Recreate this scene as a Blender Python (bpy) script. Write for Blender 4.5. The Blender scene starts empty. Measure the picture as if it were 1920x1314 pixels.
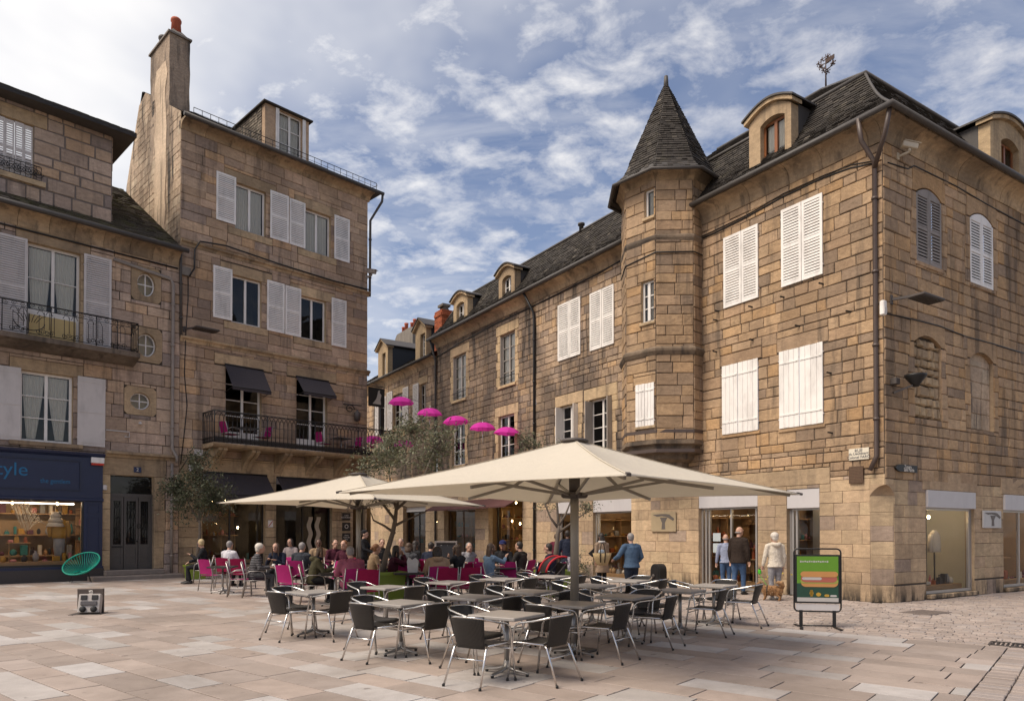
import bpy, math, random
from mathutils import Vector, Matrix
R = math.radians
SC = bpy.context.scene
COL = SC.collection
random.seed(7)

# ------------------------------------------------------------------ camera, sky, sun, exposure
F = 1340.0; PITCH = R(0.8); EYE = 1.65
cam_d = bpy.data.cameras.new('camera'); cam = bpy.data.objects.new('camera', cam_d); COL.objects.link(cam)
cam.location = (0, 0, EYE); cam.rotation_euler = (R(90) + PITCH, 0, 0)
cam_d.sensor_width = 36.0; cam_d.lens = F / 1920 * 36.0
SHIFT = (340 - F * math.tan(PITCH)) / 1920
cam_d.shift_y = SHIFT; cam_d.clip_start = 0.1; cam_d.clip_end = 2000
SC.camera = cam

SUN_DIR = Vector((-0.52, -0.28, 0.80)).normalized(); VEIL = Vector((-0.80, 0.28, 0.55)).normalized()   # VEIL: where the cloud lies thickest
SUN_EL = math.asin(SUN_DIR.z); SUN_ROT = math.atan2(SUN_DIR.x, SUN_DIR.y)
sun_d = bpy.data.lights.new('sun', 'SUN'); sun = bpy.data.objects.new('sun', sun_d); COL.objects.link(sun)
sun.rotation_euler = SUN_DIR.to_track_quat('Z', 'Y').to_euler(); sun.location = (-30, -40, 50)
sun_d.energy = 1.6; sun_d.angle = R(34); sun_d.color = (1.0, 0.89, 0.75)
SC.view_settings.view_transform = 'Standard'; SC.view_settings.look = 'None'
SC.view_settings.gamma = 1.0; SC.view_settings.use_curve_mapping = False
SC.view_settings.exposure = 1.36

def nd(nt, t, **kw):
    n = nt.nodes.new(t)
    for k, v in kw.items():
        if k.startswith('i_'):
            n.inputs[k[2:].replace('_', ' ')].default_value = v
        else:
            setattr(n, k, v)
    return n
def math_n(nt, op, a, b=None, c=None, clamp=False):
    n = nt.nodes.new('ShaderNodeMath'); n.operation = op; n.use_clamp = clamp
    for i, x in enumerate((a, b, c)):
        if x is None: continue
        if isinstance(x, (int, float)): n.inputs[i].default_value = x
        else: nt.links.new(x, n.inputs[i])
    return n.outputs[0]
def mixc(nt, fac, a, b, mode='MIX'):
    n = nt.nodes.new('ShaderNodeMix'); n.data_type = 'RGBA'; n.blend_type = mode; n.clamp_factor = True
    for s, x in (('Factor', fac), ('A', a), ('B', b)):
        sock = [i for i in n.inputs if i.name == s and (i.type == 'RGBA' if s != 'Factor' else i.type == 'VALUE')][0]
        if isinstance(x, (int, float)): sock.default_value = x
        elif isinstance(x, (tuple, list)): sock.default_value = (*x[:3], 1)
        else: nt.links.new(x, sock)
    return [o for o in n.outputs if o.type == 'RGBA'][0]
def ramp(nt, fac, stops, interp='LINEAR'):
    n = nt.nodes.new('ShaderNodeValToRGB'); cr = n.color_ramp; cr.interpolation = interp
    while len(cr.elements) > 1: cr.elements.remove(cr.elements[-1])
    for i, (p, c) in enumerate(stops):
        e = cr.elements[0] if i == 0 else cr.elements.new(p)
        e.position = p; e.color = (*c[:3], 1) if isinstance(c, (tuple, list)) else (c, c, c, 1)
    nt.links.new(fac, n.inputs[0]); return n.outputs[0]
def noise(nt, vec, scale, detail=4, rough=.55, dist=0.0):
    n = nt.nodes.new('ShaderNodeTexNoise'); n.inputs['Scale'].default_value = scale
    n.inputs['Detail'].default_value = detail; n.inputs['Roughness'].default_value = rough
    n.inputs['Distortion'].default_value = dist
    if vec is not None: nt.links.new(vec, n.inputs['Vector'])
    return n.outputs['Fac']
def mapping(nt, vec, scale=(1, 1, 1), loc=(0, 0, 0), rot=(0, 0, 0)):
    n = nt.nodes.new('ShaderNodeMapping'); n.inputs['Scale'].default_value = scale
    n.inputs['Location'].default_value = loc; n.inputs['Rotation'].default_value = rot
    nt.links.new(vec, n.inputs['Vector']); return n.outputs[0]

world = bpy.data.worlds.new('World'); SC.world = world; world.use_nodes = True
wt = world.node_tree; wt.nodes.clear()
sky = nd(wt, 'ShaderNodeTexSky'); sky.sky_type = 'NISHITA'; sky.sun_disc = False
sky.sun_elevation = SUN_EL; sky.sun_rotation = SUN_ROT; sky.air_density = 1.0; sky.dust_density = 1.5; sky.ozone_density = 2.0
tc = nd(wt, 'ShaderNodeTexCoord'); gen = tc.outputs['Generated']
sep = nd(wt, 'ShaderNodeSeparateXYZ'); wt.links.new(gen, sep.inputs[0])
den = math_n(wt, 'ADD', math_n(wt, 'MAXIMUM', sep.outputs['Z'], 0.0), 0.22)
cmb = nd(wt, 'ShaderNodeCombineXYZ')
wt.links.new(math_n(wt, 'DIVIDE', sep.outputs['X'], den), cmb.inputs[0])
wt.links.new(math_n(wt, 'DIVIDE', sep.outputs['Y'], den), cmb.inputs[1])
pl = cmb.outputs[0]
big = noise(wt, mapping(wt, pl, (1, 1, 1), (2.2, 9.8, 0)), 1.15, 5, .55, .3)
puff = noise(wt, mapping(wt, pl, (1.0, 1.25, 1), (0.4, 5.2, 0), (0, 0, .5)), 9.5, 8, .60, .2)
wisp = noise(wt, mapping(wt, pl, (1.0, 3.2, 1), (1.9, 0.3, 0), (0, 0, -.7)), 2.2, 7, .6, .5)
dotn = nd(wt, 'ShaderNodeVectorMath', operation='DOT_PRODUCT'); wt.links.new(gen, dotn.inputs[0]); dotn.inputs[1].default_value = VEIL
near_veil = math_n(wt, 'MULTIPLY_ADD', math_n(wt, 'MAXIMUM', math_n(wt, 'SUBTRACT', dotn.outputs['Value'], .35), 0.0), 0.70, 0.04)          # thicker, brighter veil towards the VEIL direction
cover = math_n(wt, 'ADD', math_n(wt, 'MULTIPLY', big, 0.85), near_veil)
m_puff = math_n(wt, 'MULTIPLY', ramp(wt, puff, [(.42, 0.0), (.74, .95)]), ramp(wt, math_n(wt, 'ADD', cover, .10), [(.22, 0.0), (.48, 1.0)]))
m_wisp = math_n(wt, 'MULTIPLY', ramp(wt, wisp, [(.46, 0.0), (.80, .75)]), 0.6)
m_veil = ramp(wt, cover, [(.55, 0.0), (.88, 1.0)])
mask = math_n(wt, 'MAXIMUM', math_n(wt, 'MAXIMUM', m_puff, m_wisp), m_veil, clamp=True)
grey = noise(wt, mapping(wt, pl, (1, 1, 1), (7, 2, 0)), 3.0, 6, .6)
cl_dark = mixc(wt, ramp(wt, grey, [(.34, 0.0), (.56, 1.0)]), (2.6, 2.7, 3.1), (4.3, 4.2, 4.2))
cl_lit = mixc(wt, ramp(wt, dotn.outputs['Value'], [(.2, 0.0), (.75, 1.0)]), cl_dark, (5.1, 5.0, 4.9))
skyc = mixc(wt, 1.0, sky.outputs[0], (0.80, 0.69, 0.66), 'MULTIPLY')
final = mixc(wt, math_n(wt, 'MULTIPLY', mask, .93), skyc, cl_lit)
bg = nd(wt, 'ShaderNodeBackground'); wt.links.new(final, bg.inputs['Color']); bg.inputs['Strength'].default_value = 0.085
wo = nd(wt, 'ShaderNodeOutputWorld'); wt.links.new(bg.outputs[0], wo.inputs['Surface'])

# ------------------------------------------------------------------ measuring helpers (pixel of the photograph -> point in the place)
CP, SP = math.cos(PITCH), math.sin(PITCH)
def ray(px, py):
    a = (px - 960) / F; b = (657 - py + SHIFT * 1920) / F
    return Vector((a, CP - b * SP, SP + b * CP))
def ground(px, py, z=0.0):
    d = ray(px, py); t = (z - EYE) / d.z
    return Vector((d.x * t, d.y * t, z))
def at_y(px, py, Y):
    d = ray(px, py); t = Y / d.y
    return Vector((d.x * t, Y, EYE + d.z * t))
def project(p):
    q = Vector(p) - Vector((0, 0, EYE)); f = q.y * CP + q.z * SP; u = -q.y * SP + q.z * CP
    if f < .2: return None
    return (960 + F * q.x / f, 657 + SHIFT * 1920 - F * u / f, f)

class Facade:
    def __init__(s, ox, oy, az):
        s.o = Vector((ox, oy, 0)); s.az = az
        s.d = Vector((math.sin(R(az)), math.cos(R(az)), 0)); s.n = Vector((-s.d.y, s.d.x, 0))
        s.rot = math.atan2(s.d.y, s.d.x)
        s.M = Matrix.Translation(s.o) @ Matrix.Rotation(s.rot, 4, 'Z')
    def px(s, x, y, v=0.0):                      # -> (u, z) on the plane that lies v behind the facade
        r = ray(x, y); e = Vector((0, 0, EYE)); p0 = s.o + s.n * v
        t = (p0 - e).dot(s.n) / r.dot(s.n); p = e + r * t
        return ((p - s.o).dot(s.d), p.z)
    def pv(s, x, y, u=0.0):                      # -> (v, z) on the plane across the facade at u
        r = ray(x, y); e = Vector((0, 0, EYE)); p0 = s.o + s.d * u
        t = (p0 - e).dot(s.d) / r.dot(s.d); p = e + r * t
        return ((p - s.o).dot(s.n), p.z)
    def rect(s, x0, y0, x1, y1, v=0.0):          # pixel corners upper-left, lower-right -> u0,u1,z0,z1
        a = s.px(x0, y0, v); b = s.px(x1, y1, v)
        return (min(a[0], b[0]), max(a[0], b[0]), min(a[1], b[1]), max(a[1], b[1]))
    def w(s, u, v, z): return s.M @ Vector((u, v, z))

# ------------------------------------------------------------------ mesh builder
class MB:
    def __init__(s, T=None):
        s.v = []; s.f = []; s.m = []; s.r = []; s.sm = []; s.mi = 0; s.rv = .5; s.T = T
    def add(s, vs, fs, smooth=False):
        o = len(s.v)
        if s.T is not None: vs = [s.T @ Vector(p) for p in vs]
        s.v += [tuple(p) for p in vs]
        for f in fs:
            s.f.append(tuple(i + o for i in f)); s.m.append(s.mi); s.r.append(s.rv); s.sm.append(smooth)
        return s
    def box(s, x0, x1, y0, y1, z0, z1):
        return s.add([(x0, y0, z0), (x1, y0, z0), (x1, y1, z0), (x0, y1, z0), (x0, y0, z1), (x1, y0, z1), (x1, y1, z1), (x0, y1, z1)],
              [(0, 3, 2, 1), (4, 5, 6, 7), (0, 1, 5, 4), (1, 2, 6, 5), (2, 3, 7, 6), (3, 0, 4, 7)])
    def cbox(s, x0, x1, y0, y1, z0, z1, c=.01):   # box with chamfered upright and top edges
        c = min(c, (x1 - x0) * .4, (y1 - y0) * .4, (z1 - z0) * .4)
        def ring(i, z): return [(x0 + i + c, y0 + i, z), (x1 - i - c, y0 + i, z), (x1 - i, y0 + i + c, z), (x1 - i, y1 - i - c, z), (x1 - i - c, y1 - i, z), (x0 + i + c, y1 - i, z), (x0 + i, y1 - i - c, z), (x0 + i, y0 + i + c, z)]
        vs = ring(c, z0) + ring(0, z0 + c) + ring(0, z1 - c) + ring(c, z1)
        fs = [tuple(range(7, -1, -1)), tuple(range(24, 32))]
        for k in range(3):
            for i in range(8):
                j = (i + 1) % 8; fs.append((k * 8 + i, k * 8 + j, k * 8 + 8 + j, k * 8 + 8 + i))
        return s.add(vs, fs)
    def beam(s, p0, p1, w, h, up=(0, 0, 1)):
        p0 = Vector(p0); p1 = Vector(p1); d = (p1 - p0)
        if d.length < 1e-6: return s
        d.normalize(); up = Vector(up)
        if abs(d.dot(up)) > .98: up = Vector((0, 1, 0)) if abs(d.y) < .9 else Vector((1, 0, 0))
        x = d.cross(up).normalized(); z = x.cross(d)
        vs = []
        for p in (p0, p1):
            for a, b in ((-1, -1), (1, -1), (1, 1), (-1, 1)): vs.append(p + x * a * w / 2 + z * b * h / 2)
        return s.add(vs, [(3, 2, 1, 0), (4, 5, 6, 7), (0, 1, 5, 4), (1, 2, 6, 5), (2, 3, 7, 6), (3, 0, 4, 7)])
    def etube(s, pts, rads, n=8, side=None, closed=False, round_ends=False):
        pts = [Vector(p) for p in pts]; N = len(pts)
        if not isinstance(rads, (list, tuple)): rads = [rads] * N
        rads = [(r, r) if not isinstance(r, (list, tuple)) else r for r in rads]
        if round_ends and N > 1:
            d0 = (pts[0] - pts[1]).normalized(); d1 = (pts[-1] - pts[-2]).normalized()
            r0 = rads[0]; r1 = rads[-1]; m0 = min(r0); m1 = min(r1)
            pts = [pts[0] + d0 * m0 * .9, pts[0] + d0 * m0 * .6] + pts + [pts[-1] + d1 * m1 * .6, pts[-1] + d1 * m1 * .9]
            rads = [(r0[0] * .4, r0[1] * .4), (r0[0] * .78, r0[1] * .78)] + list(rads) + [(r1[0] * .78, r1[1] * .78), (r1[0] * .4, r1[1] * .4)]
            N = len(pts)
        tans = []
        for i in range(N):
            if closed: t = pts[(i + 1) % N] - pts[i - 1]
            else: t = pts[min(i + 1, N - 1)] - pts[max(i - 1, 0)]
            tans.append(t.normalized() if t.length > 1e-9 else Vector((0, 0, 1)))
        x = Vector(side) if side is not None else None
        if x is None:
            x = Vector((0, 0, 1)).cross(tans[0])
            if x.length < .1: x = Vector((1, 0, 0))
        vs = []
        for i in range(N):
            t = tans[i]
            xx = Vector(side) if side is not None else x
            xx = xx - t * xx.dot(t)
            if xx.length < 1e-6: xx = t.orthogonal()
            xx.normalize(); x = xx; y = t.cross(xx)
            for k in range(n):
                a = 2 * math.pi * k / n
                vs.append(pts[i] + xx * math.cos(a) * rads[i][0] + y * math.sin(a) * rads[i][1])
        fs = []
        for i in range(N if closed else N - 1):
            j = (i + 1) % N
            for k in range(n):
                l = (k + 1) % n; fs.append((i * n + k, i * n + l, j * n + l, j * n + k))
        s.add(vs, fs, True)
        if not closed:
            o = len(s.v) - len(vs)
            for f in (tuple(range(n - 1, -1, -1)), tuple(range((N - 1) * n, N * n))):
                s.f.append(tuple(i + o for i in f)); s.m.append(s.mi); s.r.append(s.rv); s.sm.append(False)
        return s
    def tube(s, pts, r, n=8, closed=False): return s.etube(pts, r, n, None, closed)
    def lathe(s, prof, n=16, c=(0, 0, 0), caps=True, smooth=True):
        vs = []; c = Vector(c)
        for r, z in prof:
            for k in range(n):
                a = 2 * math.pi * k / n; vs.append((c.x + r * math.cos(a), c.y + r * math.sin(a), c.z + z))
        fs = []
        for i in range(len(prof) - 1):
            for k in range(n):
                l = (k + 1) % n; fs.append((i * n + k, i * n + l, (i + 1) * n + l, (i + 1) * n + k))
        s.add(vs, fs, smooth)
        if caps:
            o = len(s.v) - len(vs)
            for f in (tuple(range(n - 1, -1, -1)), tuple(range((len(prof) - 1) * n, len(prof) * n))):
                s.f.append(tuple(i + o for i in f)); s.m.append(s.mi); s.r.append(s.rv); s.sm.append(False)
        return s
    def ball(s, c, rx, ry, rz, n=12, m=8):
        c = Vector(c); vs = [(c.x, c.y, c.z - rz)]
        for j in range(1, m):
            b = -math.pi / 2 + math.pi * j / m
            for k in range(n):
                a = 2 * math.pi * k / n
                vs.append((c.x + rx * math.cos(b) * math.cos(a), c.y + ry * math.cos(b) * math.sin(a), c.z + rz * math.sin(b)))
        vs.append((c.x, c.y, c.z + rz)); fs = []
        for k in range(n):
            l = (k + 1) % n; fs.append((0, 1 + l, 1 + k))
            for j in range(m - 2): fs.append((1 + j * n + k, 1 + j * n + l, 1 + (j + 1) * n + l, 1 + (j + 1) * n + k))
            fs.append((1 + (m - 2) * n + k, 1 + (m - 2) * n + l, len(vs) - 1))
        return s.add(vs, fs, True)
    def prism(s, poly, y0, y1):                   # polygon in (x,z), extruded along y
        n = len(poly); vs = [(x, y0, z) for x, z in poly] + [(x, y1, z) for x, z in poly]
        fs = [tuple(range(n)), tuple(range(2 * n - 1, n - 1, -1))]
        for i in range(n):
            j = (i + 1) % n; fs.append((i, i + n, j + n, j))
        return s.add(vs, fs)
    def prism_x(s, poly, x0, x1):                 # polygon in (y,z), extruded along x
        n = len(poly); vs = [(x0, y, z) for y, z in poly] + [(x1, y, z) for y, z in poly]
        fs = [tuple(range(n - 1, -1, -1)), tuple(range(n, 2 * n))]
        for i in range(n):
            j = (i + 1) % n; fs.append((i, j, j + n, i + n))
        return s.add(vs, fs)
    def mesh(s, name, mats):
        me = bpy.data.meshes.new(name); me.from_pydata(s.v, [], s.f)
        for m in (mats if isinstance(mats, (list, tuple)) else [mats]): me.materials.append(m)
        me.polygons.foreach_set('material_index', s.m); me.polygons.foreach_set('use_smooth', s.sm)
        at = me.attributes.new('rnd', 'FLOAT', 'FACE'); at.data.foreach_set('value', s.r)
        me.update(); return me
    def build(s, name, mats, parent=None, kind=None, label=None):
        return link(name, s.mesh(name, mats), parent, kind, label)
def link(name, data, parent=None, kind=None, label=None):
    o = bpy.data.objects.new(name, data); COL.objects.link(o)
    if parent is not None: o.parent = parent
    if kind: o['kind'] = kind
    if label: o['label'] = label
    return o
def tag(o, label, cat, group=None):
    o['label'] = label; o['category'] = cat
    if group: o['group'] = group
    return o
def thing(name, label, cat, loc=(0, 0, 0), rz=0.0, group=None):
    o = link(name, None); o.location = loc; o.rotation_euler = (0, 0, rz); o.empty_display_size = .2
    return tag(o, label, cat, group)
def kids(o): return KID.get(o.name, [])
KID = {}
def kid_map():
    KID.clear()
    for o in COL.objects:
        if o.parent: KID.setdefault(o.parent.name, []).append(o)
def dup(o, loc, rz, label=None, group=None, parent=None):
    c = o.copy(); COL.objects.link(c)
    if parent is None:
        c.location = loc; c.rotation_euler = (0, 0, rz)
        if label: c['label'] = label
        if group: c['group'] = group
    else: c.parent = parent
    for ch in kids(o): dup(ch, None, None, parent=c)
    return c

# ------------------------------------------------------------------ materials
MATS = {}
def pos_of(nt): return nd(nt, 'ShaderNodeNewGeometry').outputs['Position']
def new_mat(name):
    m = bpy.data.materials.new(name); m.use_nodes = True; nt = m.node_tree; nt.nodes.clear()
    out = nd(nt, 'ShaderNodeOutputMaterial'); b = nd(nt, 'ShaderNodeBsdfPrincipled'); nt.links.new(b.outputs[0], out.inputs[0])
    MATS[name] = m; return m, nt, b, out
def bump(nt, b, h, strength=.3, dist=.01):
    n = nd(nt, 'ShaderNodeBump'); n.inputs['Strength'].default_value = strength; n.inputs['Distance'].default_value = dist
    nt.links.new(h, n.inputs['Height']); nt.links.new(n.outputs[0], b.inputs['Normal'])
def scale_c(nt, col, fac):
    v = nd(nt, 'ShaderNodeVectorMath', operation='SCALE')
    if isinstance(col, (tuple, list)): v.inputs[0].default_value = col[:3]
    else: nt.links.new(col, v.inputs[0])
    nt.links.new(fac, v.inputs['Scale']); return v.outputs[0]
def attr(nt): 
    a = nd(nt, 'ShaderNodeAttribute'); a.attribute_name = 'rnd'; return a.outputs['Fac']
def mat(name, col, rough=.6, metal=0.0, var=.15, scale=6.0, bmp=0.0, bscale=60.0, rv=0.0, spec=None, dirt=0.0, sheen=0.0):
    m, nt, b, out = new_mat(name); p = pos_of(nt)
    f = math_n(nt, 'MULTIPLY_ADD', noise(nt, p, scale, 5, .6), 2 * var, 1 - var)
    if rv: f = math_n(nt, 'MULTIPLY', f, math_n(nt, 'MULTIPLY_ADD', attr(nt), 2 * rv, 1 - rv))
    c = scale_c(nt, col, f)
    if dirt:
        d = ramp(nt, noise(nt, mapping(nt, p, (1, 1, .35)), 3.2, 6, .65), [(.48, 0.0), (.72, 1.0)])
        c = mixc(nt, math_n(nt, 'MULTIPLY', d, dirt), c, (.10, .085, .065))
    nt.links.new(c, b.inputs['Base Color'])
    b.inputs['Metallic'].default_value = metal
    rr = math_n(nt, 'MULTIPLY_ADD', noise(nt, p, scale * 2.3, 3), .25, rough - .12, clamp=True); nt.links.new(rr, b.inputs['Roughness'])
    if spec is not None: b.inputs['Specular IOR Level'].default_value = spec
    if sheen: b.inputs['Sheen Weight'].default_value = sheen
    if bmp: bump(nt, b, noise(nt, p, bscale, 4, .6), bmp, .01)
    return m
def stone_mat(name, pal, stain=.45, stain_scale=.55, hue=(.10, .085, .075), loc=(0, 0, 0), bs=.5, dark=1.0, soot=0):
    m, nt, b, out = new_mat(name); p = pos_of(nt); r = attr(nt)
    n = len(pal); c = ramp(nt, r, [((i + .0) / n, q) for i, q in enumerate(pal)], 'CONSTANT')
    # grain, per-stone tone, beds and blotches
    fine = noise(nt, p, 42, 5, .65); mid = noise(nt, mapping(nt, p, (1, 1, 2.2)), 5.5, 6, .6)
    c = scale_c(nt, c, math_n(nt, 'MULTIPLY_ADD', fine, .7, .65 * dark))
    c = scale_c(nt, c, math_n(nt, 'MULTIPLY_ADD', mid, .9, .58))
    lf = noise(nt, mapping(nt, p, (1, 1, .7), loc), .22, 3, .6, .6); c = scale_c(nt, c, math_n(nt, 'MULTIPLY_ADD', lf, 1.0, .52))
    tone = math_n(nt, 'FRACT', math_n(nt, 'MULTIPLY', r, 37.7))
    c = scale_c(nt, c, math_n(nt, 'MULTIPLY_ADD', tone, .26, .87))
    st = noise(nt, mapping(nt, p, (1, 1, .45), loc), stain_scale, 7, .66, .4)
    st2 = noise(nt, mapping(nt, p, (3.5, 3.5, .35), loc), .9, 6, .6)
    k = math_n(nt, 'MULTIPLY', ramp(nt, st, [(.46, 0.0), (.60, 1.0)]), stain)
    c = mixc(nt, k, c, hue)
    k2 = math_n(nt, 'MULTIPLY', ramp(nt, st2, [(.53, 0.0), (.66, 1.0)]), stain * 1.1)
    c = mixc(nt, k2, c, (.055, .047, .042))
    if soot:
        sz = nd(nt, 'ShaderNodeSeparateXYZ'); nt.links.new(p, sz.inputs[0]); lowz = math_n(nt, 'SUBTRACT', 1.0, math_n(nt, 'DIVIDE', sz.outputs['Z'], soot), clamp=True)
        c = mixc(nt, math_n(nt, 'MULTIPLY', lowz, ramp(nt, noise(nt, mapping(nt, p, (2, 2, .4)), 1.6, 6, .7), [(.42, 0.0), (.56, 1.0)])), c, (.03, .027, .024))
    pit = ramp(nt, noise(nt, p, 19, 4, .7), [(.66, 0.0), (.74, 1.0)])
    c = mixc(nt, math_n(nt, 'MULTIPLY', pit, .45), c, (.06, .05, .04))
    nt.links.new(c, b.inputs['Base Color']); b.inputs['Roughness'].default_value = .9; b.inputs['Specular IOR Level'].default_value = .2
    h = math_n(nt, 'ADD', math_n(nt, 'MULTIPLY', fine, .35), math_n(nt, 'MULTIPLY', noise(nt, p, 11, 5, .6), 1.0))
    bump(nt, b, h, bs, .03)
    return m
def glass_mat(name, tint=(.9, .93, .95), refl=1.0, rough=.02):
    m, nt, b, out = new_mat(name); nt.nodes.remove(b)
    t = nd(nt, 'ShaderNodeBsdfTransparent'); t.inputs[0].default_value = (*tint, 1)
    g = nd(nt, 'ShaderNodeBsdfGlossy'); g.inputs['Roughness'].default_value = rough; g.inputs['Color'].default_value = (.95, .97, 1, 1)
    lw = nd(nt, 'ShaderNodeFresnel'); lw.inputs['IOR'].default_value = 1.5
    n = nd(nt, 'ShaderNodeBump'); n.inputs['Strength'].default_value = .05; n.inputs['Distance'].default_value = .02
    nt.links.new(noise(nt, pos_of(nt), 1.8, 2), n.inputs['Height']); nt.links.new(n.outputs[0], g.inputs['Normal'])
    f = math_n(nt, 'MULTIPLY_ADD', lw.outputs[0], .9 * refl, .0, clamp=True)
    mx = nd(nt, 'ShaderNodeMixShader'); nt.links.new(f, mx.inputs[0]); nt.links.new(t.outputs[0], mx.inputs[1]); nt.links.new(g.outputs[0], mx.inputs[2])
    nt.links.new(mx.outputs[0], out.inputs[0]); return m
def emit_mat(name, col, s):
    m, nt, b, out = new_mat(name); b.inputs['Base Color'].default_value = (*col, 1)
    b.inputs['Emission Color'].default_value = (*col, 1); b.inputs['Emission Strength'].default_value = s; return m
def cloth_mat(name, col, var=.18, weave=220, thin=0.0, stripes=None):
    m, nt, b, out = new_mat(name); p = pos_of(nt)
    c = scale_c(nt, col, math_n(nt, 'MULTIPLY_ADD', noise(nt, p, 9, 5, .6), 2 * var, 1 - var))
    if stripes:
        sepz = nd(nt, 'ShaderNodeSeparateXYZ'); nt.links.new(p, sepz.inputs[0])
        w = math_n(nt, 'SINE', math_n(nt, 'MULTIPLY', math_n(nt, 'ADD', sepz.outputs['Z'], math_n(nt, 'MULTIPLY', noise(nt, p, 6), .03)), stripes[0]))
        c = mixc(nt, ramp(nt, math_n(nt, 'MULTIPLY_ADD', w, .5, .5), [(.45, 0.0), (.6, 1.0)]), c, stripes[1])
    nt.links.new(c, b.inputs['Base Color']); b.inputs['Roughness'].default_value = .85; b.inputs['Specular IOR Level'].default_value = .25
    bump(nt, b, math_n(nt, 'ADD', math_n(nt, 'ADD', noise(nt, p, 16, 3), math_n(nt, 'MULTIPLY', noise(nt, p, 2.6, 4, .6, .8), 2.5 if thin else .0)), math_n(nt, 'MULTIPLY', noise(nt, p, weave, 2), .3)), .35 if thin else .8, .02 if thin else .035)
    if thin:
        tr = nd(nt, 'ShaderNodeBsdfTranslucent'); nt.links.new(c, tr.inputs[0])
        mx = nd(nt, 'ShaderNodeMixShader'); mx.inputs[0].default_value = thin
        nt.links.new(b.outputs[0], mx.inputs[1]); nt.links.new(tr.outputs[0], mx.inputs[2]); nt.links.new(mx.outputs[0], out.inputs[0])
    return m
# wall stones: buff sandstone with purple-grey and ochre blocks among them
PAL_R = [(0.418, 0.284, 0.168), (0.376, 0.258, 0.158), (0.451, 0.304, 0.176), (0.351, 0.241, 0.151), (0.418, 0.281, 0.173), (0.393, 0.270, 0.168), (0.309, 0.219, 0.144), (0.443, 0.290, 0.160), (0.364, 0.253, 0.161), (0.410, 0.275, 0.161), (0.439, 0.275, 0.141), (0.268, 0.193, 0.133), (0.418, 0.290, 0.178), (0.397, 0.267, 0.156)]
PAL_B = [(0.430, 0.305, 0.205), (0.387, 0.278, 0.193), (0.464, 0.326, 0.215), (0.361, 0.259, 0.184), (0.430, 0.302, 0.211), (0.404, 0.290, 0.205), (0.318, 0.235, 0.176), (0.456, 0.311, 0.195), (0.374, 0.271, 0.197), (0.421, 0.296, 0.197), (0.452, 0.296, 0.172), (0.275, 0.207, 0.162), (0.430, 0.311, 0.217), (0.408, 0.287, 0.191)]
PAL_A = [(0.430, 0.318, 0.232), (0.387, 0.289, 0.218), (0.464, 0.340, 0.244), (0.361, 0.270, 0.209), (0.430, 0.315, 0.239), (0.404, 0.302, 0.232), (0.318, 0.245, 0.200), (0.456, 0.324, 0.220), (0.374, 0.283, 0.223), (0.421, 0.308, 0.223), (0.452, 0.308, 0.195), (0.275, 0.216, 0.183), (0.430, 0.324, 0.246), (0.408, 0.299, 0.216)]
PAL_C = [(0.420, 0.300, 0.198), (0.378, 0.273, 0.186), (0.454, 0.321, 0.208), (0.353, 0.255, 0.178), (0.420, 0.297, 0.204), (0.395, 0.285, 0.198), (0.311, 0.231, 0.170), (0.445, 0.306, 0.188), (0.365, 0.267, 0.190), (0.412, 0.291, 0.190), (0.441, 0.291, 0.166), (0.269, 0.204, 0.156), (0.420, 0.306, 0.210), (0.399, 0.282, 0.184)]
M_R = stone_mat('corner_sandstone', PAL_R, .48, .45, (.19, .13, .085), (2, 1, 0), .8, .95)
M_RL = stone_mat('dressed_sandstone', [(0.440, 0.320, 0.200), (0.410, 0.300, 0.190), (0.460, 0.335, 0.210), (0.420, 0.300, 0.190), (0.440, 0.315, 0.200), (0.320, 0.240, 0.180), (0.430, 0.310, 0.195), (0.400, 0.290, 0.190), (0.450, 0.330, 0.205), (0.430, 0.320, 0.200)], .22, .5, (.15, .11, .085), (5, 1, 0), .3, soot=.6)
M_B = stone_mat('tall_house_sandstone', PAL_B, .42, .35, (.15, .105, .078), (8, 3, 0), .8, 1.1)
M_A = stone_mat('shop_house_sandstone', PAL_A, .36, .42, (.17, .125, .098), (1, 7, 0), .8, 1.08)
M_C = stone_mat('row_sandstone', PAL_C, .80, .24, (.10, .078, .064), (4, 4, 1), .9, .86)
M_TR = stone_mat('trim_stone', [(.43, .315, .19), (.40, .29, .178), (.45, .33, .2), (.38, .275, .17)], .35, .6, (.12, .09, .07), (3, 9, 0), .3)
M_COR = stone_mat('cornice_stone', [(.40, .29, .18), (.37, .27, .17), (.42, .305, .19)], .5, .7, (.09, .07, .055), (6, 2, 0), .3)
M_MORT = mat('open_joint_mortar', (.066, .050, .037), .95, 0, .35, 5, .5, 50)
M_MORT_L = mat('pale_mortar', (.36, .27, .19), .95, 0, .25, 5, .4, 50)
M_PLAST = stone_mat('old_render', [(.46, .345, .245), (.43, .325, .23), (.47, .37, .265)], .85, .8, (.19, .14, .10), (0, 5, 3), 1.2)
def slate_mat():
    m, nt, b, out = new_mat('roof_slate'); p = pos_of(nt); r = attr(nt)
    c = ramp(nt, r, [(0, (.030, .026, .023)), (.35, (.046, .040, .035)), (.62, (.060, .052, .045)), (.9, (.080, .069, .058)), (1, (.15, .13, .105))])
    c = scale_c(nt, c, math_n(nt, 'MULTIPLY_ADD', noise(nt, p, 7, 5, .65), .9, .55))
    l = ramp(nt, noise(nt, p, 2.1, 6, .7), [(.55, 0.0), (.72, 1.0)])
    c = mixc(nt, math_n(nt, 'MULTIPLY', l, .35), c, (.13, .115, .07))
    nt.links.new(c, b.inputs['Base Color']); b.inputs['Roughness'].default_value = .75; b.inputs['Specular IOR Level'].default_value = .15
    bump(nt, b, noise(nt, p, 30, 4), .35, .01); return m
M_SLATE = slate_mat()
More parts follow.
